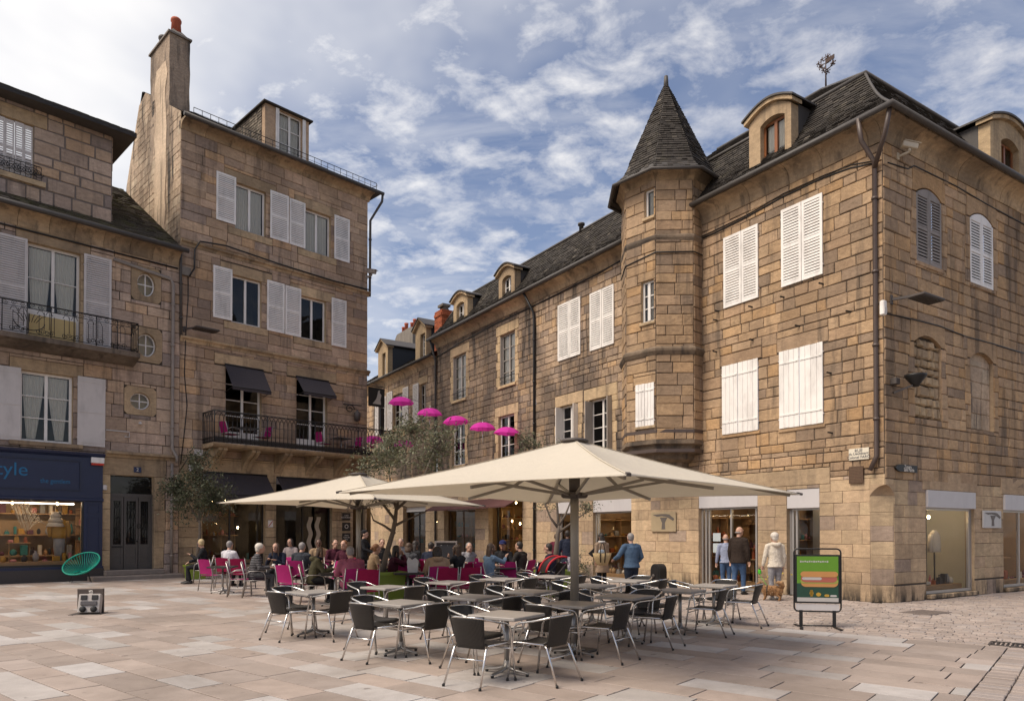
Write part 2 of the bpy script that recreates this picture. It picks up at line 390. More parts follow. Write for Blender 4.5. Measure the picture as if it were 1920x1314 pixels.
def moss_mat():
    m, nt, b, out = new_mat('mossy_tiles'); p = pos_of(nt); r = attr(nt)
    c = scale_c(nt, (.075, .062, .050), math_n(nt, 'MULTIPLY_ADD', r, .8, .6))
    l = ramp(nt, noise(nt, p, 1.3, 6, .7), [(.45, 0.0), (.62, 1.0)])
    c = mixc(nt, math_n(nt, 'MULTIPLY', l, .7), c, (.075, .070, .022))
    nt.links.new(c, b.inputs['Base Color']); b.inputs['Roughness'].default_value = .95; bump(nt, b, noise(nt, p, 24, 5), .8, .03); return m
M_MOSS = moss_mat()
M_ZINC = mat('dark_zinc', (.070, .062, .056), .6, .1, .25, 4)
M_ZLIGHT = mat('grey_pipe_paint', (.27, .225, .19), .55, 0, .2, 4, dirt=.3)
M_BROWNP = mat('brown_pipe_paint', (.075, .052, .043), .45, 0, .2, 4)
M_BLACKI = mat('black_iron', (.018, .017, .017), .45, .3, .2, 8)
M_GREYI = mat('weathered_iron', (.075, .062, .055), .6, .2, .25, 8)
M_WHITE = mat('white_shutter_paint', (.80, .76, .71), .5, 0, .05, 3, .08, 30, dirt=.30)
M_WHITE2 = mat('grey_white_paint', (.58, .535, .505), .5, 0, .08, 3, .08, 30, dirt=.22)
M_WFRAME = mat('window_frame_paint', (.70, .66, .61), .45, 0, .08, 4, dirt=.2)
M_GFRAME = mat('old_window_paint', (.36, .32, .28), .55, 0, .15, 5, dirt=.3)
M_WOODF = mat('varnished_wood', (.24, .085, .028), .4, 0, .25, 5)
M_ALU = mat('shopfront_aluminium', (.46, .44, .42), .35, .6, .06, 3)
M_BLIND = mat('grey_fascia', (.50, .475, .47), .5, 0, .05, 3, dirt=.1)
M_GLASS = glass_mat('window_glass', (.90, .90, .88), 1.0)
M_GLASSD = glass_mat('shop_glass', (.93, .93, .92), .6)
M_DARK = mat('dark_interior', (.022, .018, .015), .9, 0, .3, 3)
M_INT = mat('warm_shop_wall', (.30, .20, .11), .85, 0, .3, 2)
M_CURT = cloth_mat('net_curtain', (.80, .77, .70), .06, 120, .15)
M_NAVY = mat('navy_paint', (.011, .019, .058), .38, 0, .12, 3, spec=.5)
M_LETB = mat('blue_letters', (.008, .14, .30), .5, 0, .05, 5)
M_AWN = cloth_mat('charcoal_awning', (.060, .052, .056), .12, 200)
M_DOOR = mat('grey_door_paint', (.082, .072, .064), .5, 0, .15, 4)
M_BRICK = mat('red_brick', (.42, .11, .042), .85, 0, .25, 9, .5, 40, rv=.3)
M_POT = mat('terracotta', (.40, .095, .045), .8, 0, .2, 6)
M_CEM = mat('weathered_cement', (.19, .165, .14), .9, 0, .35, 2.5, .5, 30, dirt=.7)
# ------------------------------------------------------------------ building kit
def frameM(o, ax):                                # wall frame: origin o, x axis ax (in plan), y inwards, z up
    ax = Vector((ax[0], ax[1], 0)).normalized(); ay = Vector((-ax.y, ax.x, 0))
    m = Matrix.Identity(4)
    m.col[0][:3] = ax; m.col[1][:3] = ay; m.col[2][:3] = (0, 0, 1); m.col[3][:3] = o; return m
def put_stone(mb, a, b, c, d, dep, rng, bev=None, jit=.010):
    bev = bev if bev is not None else min(.016, (b - a) * .12, (d - c) * .12)
    j = lambda: rng.uniform(-jit, jit)
    dp = dep * rng.uniform(.6, 1.25)
    q = [(a, c), (b, c), (b, d), (a, d)]
    q = [(x + j(), z + j()) for x, z in q]
    cx, cz = (a + b) / 2, (c + d) / 2
    ins = [(x + (bev if x < cx else -bev) + j() * .5, z + (bev if z < cz else -bev) + j() * .5) for x, z in q]
    vs = [(x, .012, z) for x, z in q] + [(x, -dp * .45, z) for x, z in q] + [(x, -dp + j() * .6, z) for x, z in ins]
    fs = [(i, (i + 1) % 4, 4 + (i + 1) % 4, 4 + i) for i in range(4)] + [(4 + i, 4 + (i + 1) % 4, 8 + (i + 1) % 4, 8 + i) for i in range(4)] + [(8, 9, 10, 11)]
    mb.rv = rng.random(); mb.add(vs, fs)
class House:
    def __init__(s, fac, name, label, cat='house', group=None, loc=None):
        s.f = fac; s.root = thing(name, label, cat, fac.o, fac.rot, group); s.stones = []; s.rng = random.Random(len(name) * 7 + 3)
    def part(s, name, mb, m, parent=None, kind=None, label=None): return mb.build(name, m, parent or s.root, kind, label)
    def wall(s, u0, u1, z0, z1, openings=(), blocks=(), course=(.24, .34), wl=(.4, .8), m=None, mort=None, M=None, reveal=.22, dep=.026, gap=.017, top=None, name='wall', revm=None, zones=None):
        """backing sheet with real openings and reveals, then courses of single stones in front of it.
        top: function u -> height limit; zones: [(zlimit, course, wl, mat)] from the ground up"""
        mb = MB(); us = sorted({u0, u1, *[x for o in openings for x in o[:2] if u0 < x < u1]})
        zs = sorted({z0, z1, *[x for o in openings for x in o[2:4] if z0 < x < z1]})
        for i in range(len(us) - 1):
            for k in range(len(zs) - 1):
                cu, cz = (us[i] + us[i + 1]) / 2, (zs[k] + zs[k + 1]) / 2
                if any(o[0] < cu < o[1] and o[2] < cz < o[3] for o in openings): continue
                if top is not None and k == len(zs) - 2:
                    t0, t1 = top(us[i]), top(us[i + 1])
                    n = 8
                    for q in range(n):
                        ua = us[i] + (us[i + 1] - us[i]) * q / n; ub = us[i] + (us[i + 1] - us[i]) * (q + 1) / n
                        mb.add([(ua, 0, zs[k]), (ub, 0, zs[k]), (ub, 0, max(zs[k], top(ub))), (ua, 0, max(zs[k], top(ua)))], [(0, 1, 2, 3)])
                else:
                    mb.add([(us[i], 0, zs[k]), (us[i + 1], 0, zs[k]), (us[i + 1], 0, zs[k + 1]), (us[i], 0, zs[k + 1])], [(0, 1, 2, 3)])
        mb.mi = 1
        for o in openings:
            a, b, c, d = o[:4]; y0, y1 = -.004, reveal; mb.rv = s.rng.random()
            if len(o) > 4: continue
            mb.add([(a, y0, c), (a, y1, c), (a, y1, d), (a, y0, d)], [(0, 1, 2, 3)])
            mb.add([(b, y0, c), (b, y1, c), (b, y1, d), (b, y0, d)], [(3, 2, 1, 0)])
            mb.add([(a, y0, d), (b, y0, d), (b, y1, d), (a, y1, d)], [(3, 2, 1, 0)])
            mb.add([(a, y0, c), (b, y0, c), (b, y1, c), (a, y1, c)], [(0, 1, 2, 3)])
        w = mb.build(name, [mort or M_MORT, revm or M_TR], s.root)
        if M is not None: w.matrix_local = M
        zones = zones or [(z1 + 9, course, wl, m)]
        obst = [o[:4] for o in openings] + list(blocks)
        z = z0; rng = s.rng
        while z < z1 - .05:
            zn = next(q for q in zones if z < q[0] - .02)
            h = rng.uniform(zn[1][0] * .9, zn[1][1] * 1.08); zt = min(z + h, z1, zn[0])
            if z1 - zt < .1: zt = z1
            segs = [(u0, u1, z, zt)]
            for (a, b, c, d) in obst:
                new = []
                for (p, q, r, t) in segs:
                    if b <= p + .02 or a >= q - .02 or d <= r + .02 or c >= t - .02: new.append((p, q, r, t)); continue
                    if a - p > .05: new.append((p, a, r, t))
                    if q - b > .05: new.append((b, q, r, t))
                    lo, hi = max(a, p), min(b, q)
                    if c - r > .06: new.append((lo, hi, r, c))
                    if t - d > .06: new.append((lo, hi, d, t))
                segs = new
            for (p, q, r, t) in segs:
                u = p
                while u < q - .02:
                    wdt = zn[2][0] * .8 + (zn[2][1] * 1.1 - zn[2][0] * .8) * rng.random() ** 1.15; un = u + wdt
                    if q - un < zn[2][0] * .45: un = q
                    tt = t
                    if top is not None: tt = min(t, top(u + .02), top(un - .02))
                    if tt - r > .05:
                        fine_ = zn[3] is M_RL; gp = .007 if fine_ else gap; s.stones.append((w, zn[3] or m, (u + gp / 2, un - gp / 2, r + gp / 2, tt - gp / 2), dep * (.5 if fine_ else 1), s.seed()))
                    u = un
            z = zt
        return w
    def seed(s): return s.rng.randrange(1 << 30)
    def finish(s, limit=296):
        bpy.context.view_layer.update()
        sc = []
        for i, (w, m, r, dep, sd) in enumerate(s.stones):
            mw = w.matrix_world; ps = [project(mw @ Vector((x, -.02, z))) for x, z in ((r[0], r[2]), (r[1], r[2]), (r[1], r[3]), (r[0], r[3]))]
            if any(p is None for p in ps): sc.append((0, i)); continue
            ar = abs(sum(ps[k][0] * ps[(k + 1) % 4][1] - ps[(k + 1) % 4][0] * ps[k][1] for k in range(4))) / 2
            cx = sum(p[0] for p in ps) / 4; cy = sum(p[1] for p in ps) / 4
            if not (-20 < cx < 1940 and -20 < cy < 1330): ar *= .01
            if getattr(s, 'hide', None) and s.hide(cx, cy): ar *= .02
            sc.append((ar, i))
        top = {i for a, i in sorted(sc, reverse=True)[:limit]}
        rest = {}
        for i, (w, m, r, dep, sd) in enumerate(s.stones):
            if i in top:
                mb = MB(); put_stone(mb, *r, dep, random.Random(sd), .009 if m is M_RL else None, .003 if m is M_RL else .008); mb.build('stone', m, w)
            else:
                mb = rest.setdefault((w.name, m.name), (MB(), w, m))[0]; put_stone(mb, *r, dep, random.Random(sd), .009 if m is M_RL else None, .003 if m is M_RL else .008)
        for (mb, w, m) in rest.values(): mb.build('stonework', m, w, 'stuff')
        return s
    # ---- openings
    def window(s, r, y=.16, fm=None, cols=2, rows=3, curtain=None, M=None, glass=None, bar=.028, st=.06, back=None, arch=0.0, low=0.0, name='window', depth=1.2, bm=None):
        a, b, c, d = r; fm = fm or M_WFRAME; mb = MB(); t = .05
        mb.box(a, a + st, y, y + t, c, d); mb.box(b - st, b, y, y + t, c, d)
        mb.box(a + st, b - st, y, y + t, c, c + st); mb.box(a + st, b - st, y, y + t, d - st, d)
        inner = (a + st, b - st); W = (inner[1] - inner[0]); cells = []
        ms = .09 if cols > 1 else 0
        for k in range(cols):
            x0 = inner[0] + W * k / cols + (ms / 2 if k else 0); x1 = inner[0] + W * (k + 1) / cols - (ms / 2 if k < cols - 1 else 0)
            if k: mb.box(x0 - ms, x0, y - .012, y + t, c + st, d - st)
            zl = c + st
            if low:
                mb.box(x0, x1, y + .012, y + t - .01, zl, zl + low); zl += low
            for q in range(rows):
                za = zl + (d - st - zl) * q / rows; zb = zl + (d - st - zl) * (q + 1) / rows
                if q: mb.box(x0, x1, y + .008, y + t - .004, za - bar / 2, za + bar / 2)
                cells.append((x0, x1, za + (bar / 2 if q else 0), zb - (bar / 2 if q < rows - 1 else 0)))
        w = mb.build(name, fm, s.root)
        if M is not None: w.matrix_local = M
        for (x0, x1, za, zb) in cells:
            g = MB(); g.add([(x0, y + .03, za), (x1, y + .03, za), (x1, y + .03, zb), (x0, y + .03, zb)], [(0, 1, 2, 3)]); g.build('pane', glass or M_GLASS, w)
        if curtain:
            g = MB(); n = 22
            for k in range(cols):
                x0 = inner[0] + W * k / cols + .03; x1 = inner[0] + W * (k + 1) / cols - .03
                for q in range(n):
                    vs = []
                    for e in (q, q + 1):
                        f = e / n
                        for zf in (0, .33, .66, 1):
                            zz = d - st - .02 - (d - c - 2 * st - low - .05) * zf * curtain[0]
                            k0 = 1 - curtain[1] * zf ** 1.5
                            xl = x0 + (x1 - x0) * ((f - .5) * k0 + .5 + curtain[1] * zf * (.18 if k == 0 else -.18) * -1)
                            vs.append((xl, y + .07 + .018 * math.sin(f * 38), zz))
                    g.add(vs, [(i, i + 4, i + 5, i + 1) for i in range(3)], True)
            g.build('curtain', M_CURT, w)
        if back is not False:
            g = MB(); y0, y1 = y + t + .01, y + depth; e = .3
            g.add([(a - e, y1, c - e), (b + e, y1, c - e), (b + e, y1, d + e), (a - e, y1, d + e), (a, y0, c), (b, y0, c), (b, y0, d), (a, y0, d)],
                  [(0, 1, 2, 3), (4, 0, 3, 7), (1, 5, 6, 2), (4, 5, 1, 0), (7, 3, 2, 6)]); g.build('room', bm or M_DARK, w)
        return w
    def shutter(s, r, y=-.03, m=None, kind='louvre', M=None, halves=2, label=None, rot=None, n_pl=4, arch=None, straps=True):
        """one leaf, its outer face at y - .035"""
        a, b, c, d = r; m = m or M_WHITE; t = .035; mb = MB(); st = min(.07, (b - a) * .16)
        y0, y1 = y - t, y
        top = (lambda u: d) if arch is None else arch
        if kind == 'louvre':
            mb.box(a, a + st, y0, y1, c, top(a)); mb.box(b - st, b, y0, y1, c, top(b))
            zb = [c + .09]
            mb.box(a + st, b - st, y0 + .002, y1, c, c + .09)
            dm = min(top(a + st), top(b - st))
            for k in range(1, halves):
                zc = c + (dm - c) * k / halves; mb.box(a + st, b - st, y0 + .002, y1, zc - .04, zc + .04); zb.append(zc)
            if arch is None: mb.box(a + st, b - st, y0 + .002, y1, d - .08, d)
            else:
                pts = [(a + st, dm - .08), (b - st, dm - .08)] + [(b - st - (b - a - 2 * st) * k / 6, top(b - st - (b - a - 2 * st) * k / 6)) for k in range(7)]
                mb.prism(pts, y0 + .002, y1)
            o = mb.build('shutter', m, s.root, None, label); lv = MB(); zb.append(dm - .08 + .04)
            for k in range(halves):
                lo = zb[k] + (.0 if k == 0 else .045); hi = zb[k + 1] - .045
                n = max(3, int((hi - lo) / .072))
                for q in range(n):
                    z = lo + (hi - lo) * (q + .5) / n; hh = (hi - lo) / n
                    lv.rv = s.rng.random()
                    zl, zh = z - hh * .40, z + hh * .10
                    lv.add([(a + st, y0 + .004, zl), (b - st, y0 + .004, zl), (b - st, y1 - .004, zh + .012), (a + st, y1 - .004, zh + .012),
                            (a + st, y0 + .004, zh), (b - st, y0 + .004, zh), (b - st, y1 - .004, zh + .03), (a + st, y1 - .004, zh + .03)],
                           [(3, 2, 1, 0), (4, 5, 6, 7), (0, 1, 5, 4), (2, 3, 7, 6)])
            lv.build('louvres', m, o, 'stuff')
        elif kind == 'panel':
            mb.cbox(a, b, y0, y1, c, d, .006)
            for k in (.06, .5, .94):
                z = c + (d - c) * k; mb.box(a + .01, b - .01, y0 - .012, y0 - .001, z - .035, z + .035)
            o = mb.build('shutter', m, s.root, None, label)
        else:
            for z in (c + (d - c) * .17, c + (d - c) * .84):
                mb.box(a + .02, b - .02, y0 - .014, y0 - .002, z - .022, z + .022); mb.ball((b - .06, y0 - .016, z), .02, .008, .02, 8, 5)
            mb.box(a + .03, b - .03, y1 - .006, y1, c + .04, d - .04)
            o = mb.build('shutter', m, s.root, None, label)
            for k in range(n_pl):
                p = MB(); x0 = a + (b - a) * k / n_pl; x1 = a + (b - a) * (k + 1) / n_pl
                p.cbox(x0 + .003, x1 - .003, y0, y1 - .006, c + s.rng.uniform(-.004, .004), d + s.rng.uniform(-.004, .004), .006); p.rv = s.rng.random(); p.build('plank', m, o)
        if M is not None: o.matrix_local = M
        if straps:
            for z in (c + (d - c) * .12, c + (d - c) * .88):
                for x in ((a - .02), (b - .01)): hb = MB(); hb.box(x, x + .03, y0 + .005, .0, z - .015, z + .015); hb.build('hinge', M_WHITE2, o)
        return o
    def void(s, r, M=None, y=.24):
        a, b, c, d = r; g = MB(); g.add([(a, y, c), (b, y, c), (b, y, d), (a, y, d)], [(0, 1, 2, 3)]); o = g.build('dark_backing', M_DARK, s.root)  # near-black sheet: shade behind closed shutters put into its colour
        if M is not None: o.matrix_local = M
    def sill(s, r, m=None, out=.09, h=.12, ext=.1, M=None, name='sill'):
        a, b, c, d = r; mb = MB(); mb.rv = s.rng.random(); mb.cbox(a - ext, b + ext, -out, .1, c - h, c, .012)
        o = mb.build(name, m or M_TR, s.root)
        if M is not None: o.matrix_local = M
        return o
    def lintel(s, r, m=None, M=None, dep=.03, arch=None):
        """one long dressed stone; returns its rectangle so that the courses go round it"""
        a, b, c, d = r; mb = MB()
        if arch is None: put_stone(mb, a + .006, b - .006, c + .003, d - .006, dep, s.rng, .012, .002)
        else:
            x0, x1, sag = arch; pts = [(x1 + (x0 - x1) * k / 10, c - sag + sag * (1 - (2 * k / 10 - 1) ** 2) + .002) for k in range(11)]
            mb.rv = s.rng.random(); mb.prism([(a, c - sag if a < x0 - .01 else c - sag), (a, d), (b, d), (b, c - sag)] + pts, -dep, .2)
            mb.f[0] = tuple(mb.f[0]); 
        o = mb.build('lintel', m or M_TR, s.root)
        if M is not None: o.matrix_local = M
        return (a, b, c, d)
    def jambs(s, r, m=None, M=None, w=(.18, .34), h=(.28, .42), dep=.026):
        """dressed jamb stones both sides of an opening; returns the rectangles"""
        a, b, c, d = r; out = []
        for side in (0, 1):
            z = c
            while z < d - .04:
                zt = z + s.rng.uniform(*h)
                if d - zt < .12: zt = d
                ww = s.rng.uniform(*w); rr = (a - ww, a, z, zt) if side == 0 else (b, b + ww, z, zt)
                mb = MB(); put_stone(mb, rr[0] + .005, rr[1] - .002, z + .005, zt - .005, dep, s.rng, .01, .002)
                o = mb.build('jamb_stone', m or M_TR, s.root)
                if M is not None: o.matrix_local = M
                out.append(rr); z = zt
        return out
    def cornice(s, u0, u1, prof, seg=(.8, 1.3), m=None, M=None, name='cornice', joint=.012):
        base = MB(); zc = sum(p[1] for p in prof) / len(prof)
        zb = min(p[1] for p in prof); zt = max(p[1] for p in prof)
        base.box(u0, u1, .004, .12, zb + .02, zt - .02)
        o = base.build(name, M_MORT, s.root); u = u0
        if M is not None: o.matrix_local = M
        while u < u1 - .05:
            un = min(u + s.rng.uniform(*seg), u1)
            if u1 - un < .3: un = u1
            mb = MB(); mb.rv = s.rng.random(); e = s.rng.uniform(-.006, .006)
            mb.prism_x([(y + e * (y < 0), z) for y, z in prof], u + joint / 2, un - joint / 2); mb.build('cornice_stone', m or M_COR, o); u = un
        return o
def cove(z0, z1, out, n=6):
    """quarter-hollow eaves cornice profile in (y,z)"""
    p = [(.1, z0), (-.03, z0), (-.05, z0 + .05)]
    for k in range(n + 1):
        a = math.pi / 2 * k / n; p.append((-.05 - (out - .08) * (1 - math.cos(a)), z0 + .05 + (z1 - z0 - .13) * math.sin(a)))
    p += [(-out, z1 - .08), (-out, z1), (.1, z1)]
    return p
def slates(mb, fn, w=.2, e=.115, rng=random, th=.012, lift=.028):
    """rows of single slates over the patch fn(s,t), s across, t up the slope"""
    L = (fn(.5, 1) - fn(.5, 0)).length; rows = max(2, int(L / e))
    for i in range(rows):
        t0 = i / rows; t1 = min(1.0, (i + 1.25) / rows)
        p0, p1 = fn(0, t0), fn(1, t0); W = (p1 - p0).length; n = max(1, int(W / w)); off = rng.random() * .6
        q0, q1 = fn(0, t1), fn(1, t1)
        nrm = (p1 - p0).cross(fn(.5, min(1, t0 + .1)) - fn(.5, t0))
        if nrm.length < 1e-9: continue
        nrm.normalize()
        for k in range(n + 1):
            s0 = max(0, (k - off) / n); s1 = min(1, (k + 1 - off) / n)
            if s1 - s0 < .02 / max(W, .1): continue
            g = .004 / max(W, .05); l = lift * rng.uniform(.7, 1.5); j = rng.uniform(-.03, .03) * e / L
            a = fn(s0 + g, t0 + j); b = fn(s1 - g, t0 + j + rng.uniform(-.01, .01) * e / L); c = fn(s1 - g, t1); d = fn(s0 + g, t1)
            mb.rv = min(1, max(0, rng.gauss(.42, .2) if rng.random() < .97 else rng.uniform(.85, 1)))
            A, B = a + nrm * l, b + nrm * l; C, D = c + nrm * .004, d + nrm * .004
            mb.add([A, B, C, D, a, b], [(0, 1, 2, 3), (4, 5, 1, 0)])
def quadfn(p00, p10, p01, p11):
    p00, p10, p01, p11 = map(Vector, (p00, p10, p01, p11))
    return lambda s, t: (p00 * (1 - s) + p10 * s) * (1 - t) + (p01 * (1 - s) + p11 * s) * t
def sheet(mb, a, b, c, d): return mb.add([a, b, c, d], [(0, 1, 2, 3)])
def pipe_on(h, name, pts, r=.055, m=None, brackets=True, parent=None):
    mb = MB(); mb.tube(pts, r, 10)
    o = mb.build(name, m or M_ZINC, parent or h.root)
    if brackets:
        b = MB()
        for p, q in zip(pts[:-1], pts[1:]):
            p, q = Vector(p), Vector(q)
            if abs(q.z - p.z) > 1.5 and abs((q - p).normalized().z) > .95:
                n = int(abs(q.z - p.z) / 1.8) + 1
                for k in range(n):
                    c = p.lerp(q, (k + .5) / n); b.lathe([(r * 1.35, -.03), (r * 1.35, .03)], 10, c)
        if b.v: b.build('bracket', m or M_ZINC, o)
    return o
def arched_top(a, b, spring, rise):
    return lambda u: spring + rise * max(0.0, 1 - ((2 * (u - a) / (b - a)) - 1) ** 2)

# ------------------------------------------------------------------ dormer with stone front
def dormer(h, a, b, z0, z1, v0, depth, win, kind='arch', fm=None, cheek=None, M=None, over=.12, stone=None, rise=.3, panes=2, curtain=None, gm=None, slope=1.4):
    """stone front from a to b, z0 to z1 (springing), v0 behind the facade; the cheeks run back into the roof"""
    st = stone or M_TR; wa, wb, wc, wd = win; t = .3
    o = MB(); o.rv = h.rng.random(); n = 12
    topf = (lambda u: z1 + rise * math.cos((u - (a + b) / 2) / (b - a) * math.pi)) if kind == 'arch' else (lambda u: z1 + rise * (1 - abs(2 * (u - a) / (b - a) - 1)))
    wr = (wb - wa) * .16 if kind == 'arch' else 0.0
    wt = arched_top(wa, wb, wd - wr, wr)
    # front: two jambs, apron, head
    o.box(a, wa, v0, v0 + t, z0, wd - wr); o.box(wb, b, v0, v0 + t, z0, wd - wr); o.box(wa, wb, v0, v0 + t, z0, wc)
    us = sorted({a, wa, wb, b, *[a + (b - a) * k / n for k in range(n + 1)], *[wa + (wb - wa) * k / n for k in range(n + 1)]})
    for p, q in zip(us[:-1], us[1:]):
        lo0 = wt(p) if wa <= p <= wb and wa <= q <= wb else wd - wr; lo1 = wt(q) if wa <= p <= wb and wa <= q <= wb else wd - wr
        vs = [(p, v0, lo0), (q, v0, lo1), (q, v0, topf(q)), (p, v0, topf(p)), (p, v0 + t, lo0), (q, v0 + t, lo1), (q, v0 + t, topf(q)), (p, v0 + t, topf(p))]
        o.add(vs, [(0, 1, 2, 3), (5, 4, 7, 6), (0, 4, 5, 1), (3, 2, 6, 7)])
    for u, lo in ((a, wd - wr), (b, wd - wr)): o.add([(u, v0, lo), (u, v0 + t, lo), (u, v0 + t, topf(u)), (u, v0, topf(u))], [(0, 1, 2, 3)])
    d = o.build('dormer', st, h.root)
    if M is not None: d.matrix_local = M
    # moulded hood and roof running back
    rf = MB(); n = 12
    for lay, (ex, vf, vb, hh) in enumerate(((over, v0 - over, v0 + .32, .10), (over + .05, v0 - over - .05, v0 + depth, .05))):
        rf = MB(); base = .0 if lay == 0 else .10; pts = []
        for k in range(n + 1):
            u = a - ex + (b - a + 2 * ex) * k / n
            uu = a + (b - a) * k / n; pts.append((u, topf(uu) + base - (ex * .25 if kind != 'arch' else .0)))
        poly = pts + [(u, z + hh) for u, z in reversed(pts)]
        for k in range(n):
            p, q = pts[k], pts[k + 1]
            rf.add([(p[0], vf, p[1]), (q[0], vf, q[1]), (q[0], vf, q[1] + hh), (p[0], vf, p[1] + hh), (p[0], vb, p[1]), (q[0], vb, q[1]), (q[0], vb, q[1] + hh), (p[0], vb, p[1] + hh)],
                   [(0, 1, 2, 3), (3, 2, 6, 7), (1, 0, 4, 5), (5, 4, 7, 6)])
        for k in (0, n):
            p = pts[k]; rf.add([(p[0], vf, p[1]), (p[0], vf, p[1] + hh), (p[0], vb, p[1] + hh), (p[0], vb, p[1])], [(0, 1, 2, 3)])
        rf.rv = h.rng.random(); rf.build('hood' if lay == 0 else 'dormer_roof', st if lay == 0 else M_ZINC, d)
    for u, sgn in ((a + .03, -1), (b - .03, 1)):
        ck = MB(); ck.box(u - .02, u + .02, v0 + t, v0 + depth, z0 - .6, topf(a) + .06); ck.build('cheek', cheek or M_ZINC, d)
    w = h.window((wa, wb, wc, wd - wr * .4), v0 + .16, fm or M_WFRAME, 2, panes, curtain, M, gm)
    return d
# ================================================================== THE SETTING
FB_o = ground(334, 1080); FB = Facade(FB_o.x, FB_o.y, 44.4)
FR_o = ground(1661, 1131); FR = Facade(FR_o.x, FR_o.y, 147.3); FS = Facade(FR_o.x, FR_o.y, 57.3)
M_SIDE = frameM((0, 0, 0), (0, 1))               # side wall of the corner house, in the house's own axes

# ---- ground, plaza paving, cobbled street
def lin_lab(p): return p
K = ground(1890, 1213); AZL = 129.6
LD = Vector((math.sin(R(AZL)), math.cos(R(AZL)), 0)); RD = Vector((-LD.y, LD.x, 0))     # along the rows; away from the camera
def kp(a, b, z=0.0): p = K - LD * a + RD * b; return Vector((p.x, p.y, z))
M_GROUND = mat('grey_ground', (.17, .145, .125), .95, 0, .3, .4, .4, 8)
g = MB(); g.add([(-260, -40, -.06), (260, -40, -.06), (260, 420, -.06), (-260, 420, -.06)], [(0, 1, 2, 3)])
g.build('ground', M_GROUND, None, 'structure')
def paving_mat():
    m, nt, b, out = new_mat('granite_paving'); p = pos_of(nt); r = attr(nt)
    c = ramp(nt, r, [(0, (.395, .318, .27)), (.16, (.365, .298, .255)), (.32, (.41, .335, .287)), (.46, (.385, .318, .277)), (.58, (.345, .283, .244)), (.70, (.44, .40, .37)), (.80, (.475, .44, .415)), (.92, (.42, .385, .355))], 'CONSTANT')
    c = scale_c(nt, c, math_n(nt, 'MULTIPLY_ADD', noise(nt, p, 90, 3, .7), .50, .62))
    c = scale_c(nt, c, math_n(nt, 'MULTIPLY_ADD', noise(nt, p, 2.6, 6, .65), .50, .75))
    tone = math_n(nt, 'FRACT', math_n(nt, 'MULTIPLY', r, 53.1)); c = scale_c(nt, c, math_n(nt, 'MULTIPLY_ADD', tone, .22, .89))
    sp = ramp(nt, noise(nt, p, 5.5, 2, .5), [(.70, 0.0), (.735, 1.0)]); c = mixc(nt, math_n(nt, 'MULTIPLY', sp, .55), c, (.09, .07, .06))
    st = ramp(nt, noise(nt, p, .45, 6, .7, .6), [(.46, 0.0), (.66, 1.0)]); c = mixc(nt, math_n(nt, 'MULTIPLY', st, .45), c, (.17, .135, .11))
    nt.links.new(c, b.inputs['Base Color']); b.inputs['Specular IOR Level'].default_value = .3
    nt.links.new(math_n(nt, 'MULTIPLY_ADD', noise(nt, p, 3, 4), .3, .5), b.inputs['Roughness'])
    bump(nt, b, noise(nt, p, 120, 3, .7), .25, .006); return m
M_PAVE = paving_mat(); M_JOINT = mat('paving_joint', (.05, .037, .03), .95, 0, .3, 6)
def sett_mat():
    m, nt, b, out = new_mat('worn_setts'); p = pos_of(nt); r = attr(nt)
    c = ramp(nt, r, [(0, (.30, .245, .21)), (.25, (.265, .215, .185)), (.5, (.335, .27, .23)), (.75, (.29, .245, .22)), (.9, (.36, .30, .26))], 'CONSTANT')
    c = scale_c(nt, c, math_n(nt, 'MULTIPLY_ADD', noise(nt, p, 30, 4, .65), .5, .75))
    c = scale_c(nt, c, math_n(nt, 'MULTIPLY_ADD', noise(nt, p, 1.1, 5, .65), .6, .7))
    nt.links.new(c, b.inputs['Base Color']); b.inputs['Roughness'].default_value = .72; bump(nt, b, noise(nt, p, 40, 4), .5, .01); return m
M_SETT = sett_mat()
bed = MB(); bed.add([kp(-.02, .02, -.022), kp(44, .02, -.022), kp(44, -16, -.022), kp(-.02, -16, -.022)], [(0, 1, 2, 3)])
plaza = bed.build('plaza_pavement', M_JOINT, None, 'structure')
bed2 = MB(); bed2.add([kp(-30, .02, -.03), kp(-30, 60, -.03), kp(60, 60, -.03), kp(60, .02, -.03)], [(0, 1, 2, 3)])
bed2.add([kp(-30, -16, -.03), kp(-30, .02, -.03), kp(-.02, .02, -.03), kp(-.02, -16, -.03)], [(0, 1, 2, 3)])
street = bed2.build('cobbled_street', M_JOINT, None, 'structure')
def slab(mb, a0, a1, b0, b1, rng, z=0.0, th=.02, bev=.004, jit=.003, dome=0.0):
    j = lambda: rng.uniform(-jit, jit); zz = z + rng.uniform(-.003, .002) * (1 + 2 * (dome > 0))
    q = [(a0 + j(), b0 + j()), (a1 + j(), b0 + j()), (a1 + j(), b1 + j()), (a0 + j(), b1 + j())]
    ca, cb = (a0 + a1) / 2, (b0 + b1) / 2
    i = [(x + (bev if x < ca else -bev), y + (bev if y < cb else -bev)) for x, y in q]
    vs = [kp(x, y, z - th) for x, y in q] + [kp(x, y, zz - bev * .6 - dome) for x, y in q] + [kp(x, y, zz + j() * .5) for x, y in i]
    fs = [(k, 4 + k, 4 + (k + 1) % 4, (k + 1) % 4) for k in range(4)] + [(4 + k, 8 + k, 8 + (k + 1) % 4, 4 + (k + 1) % 4) for k in range(4)] + [(11, 10, 9, 8)]
    fs = [tuple(reversed(f)) for f in fs]
    mb.rv = rng.random(); mb.add(vs, fs)
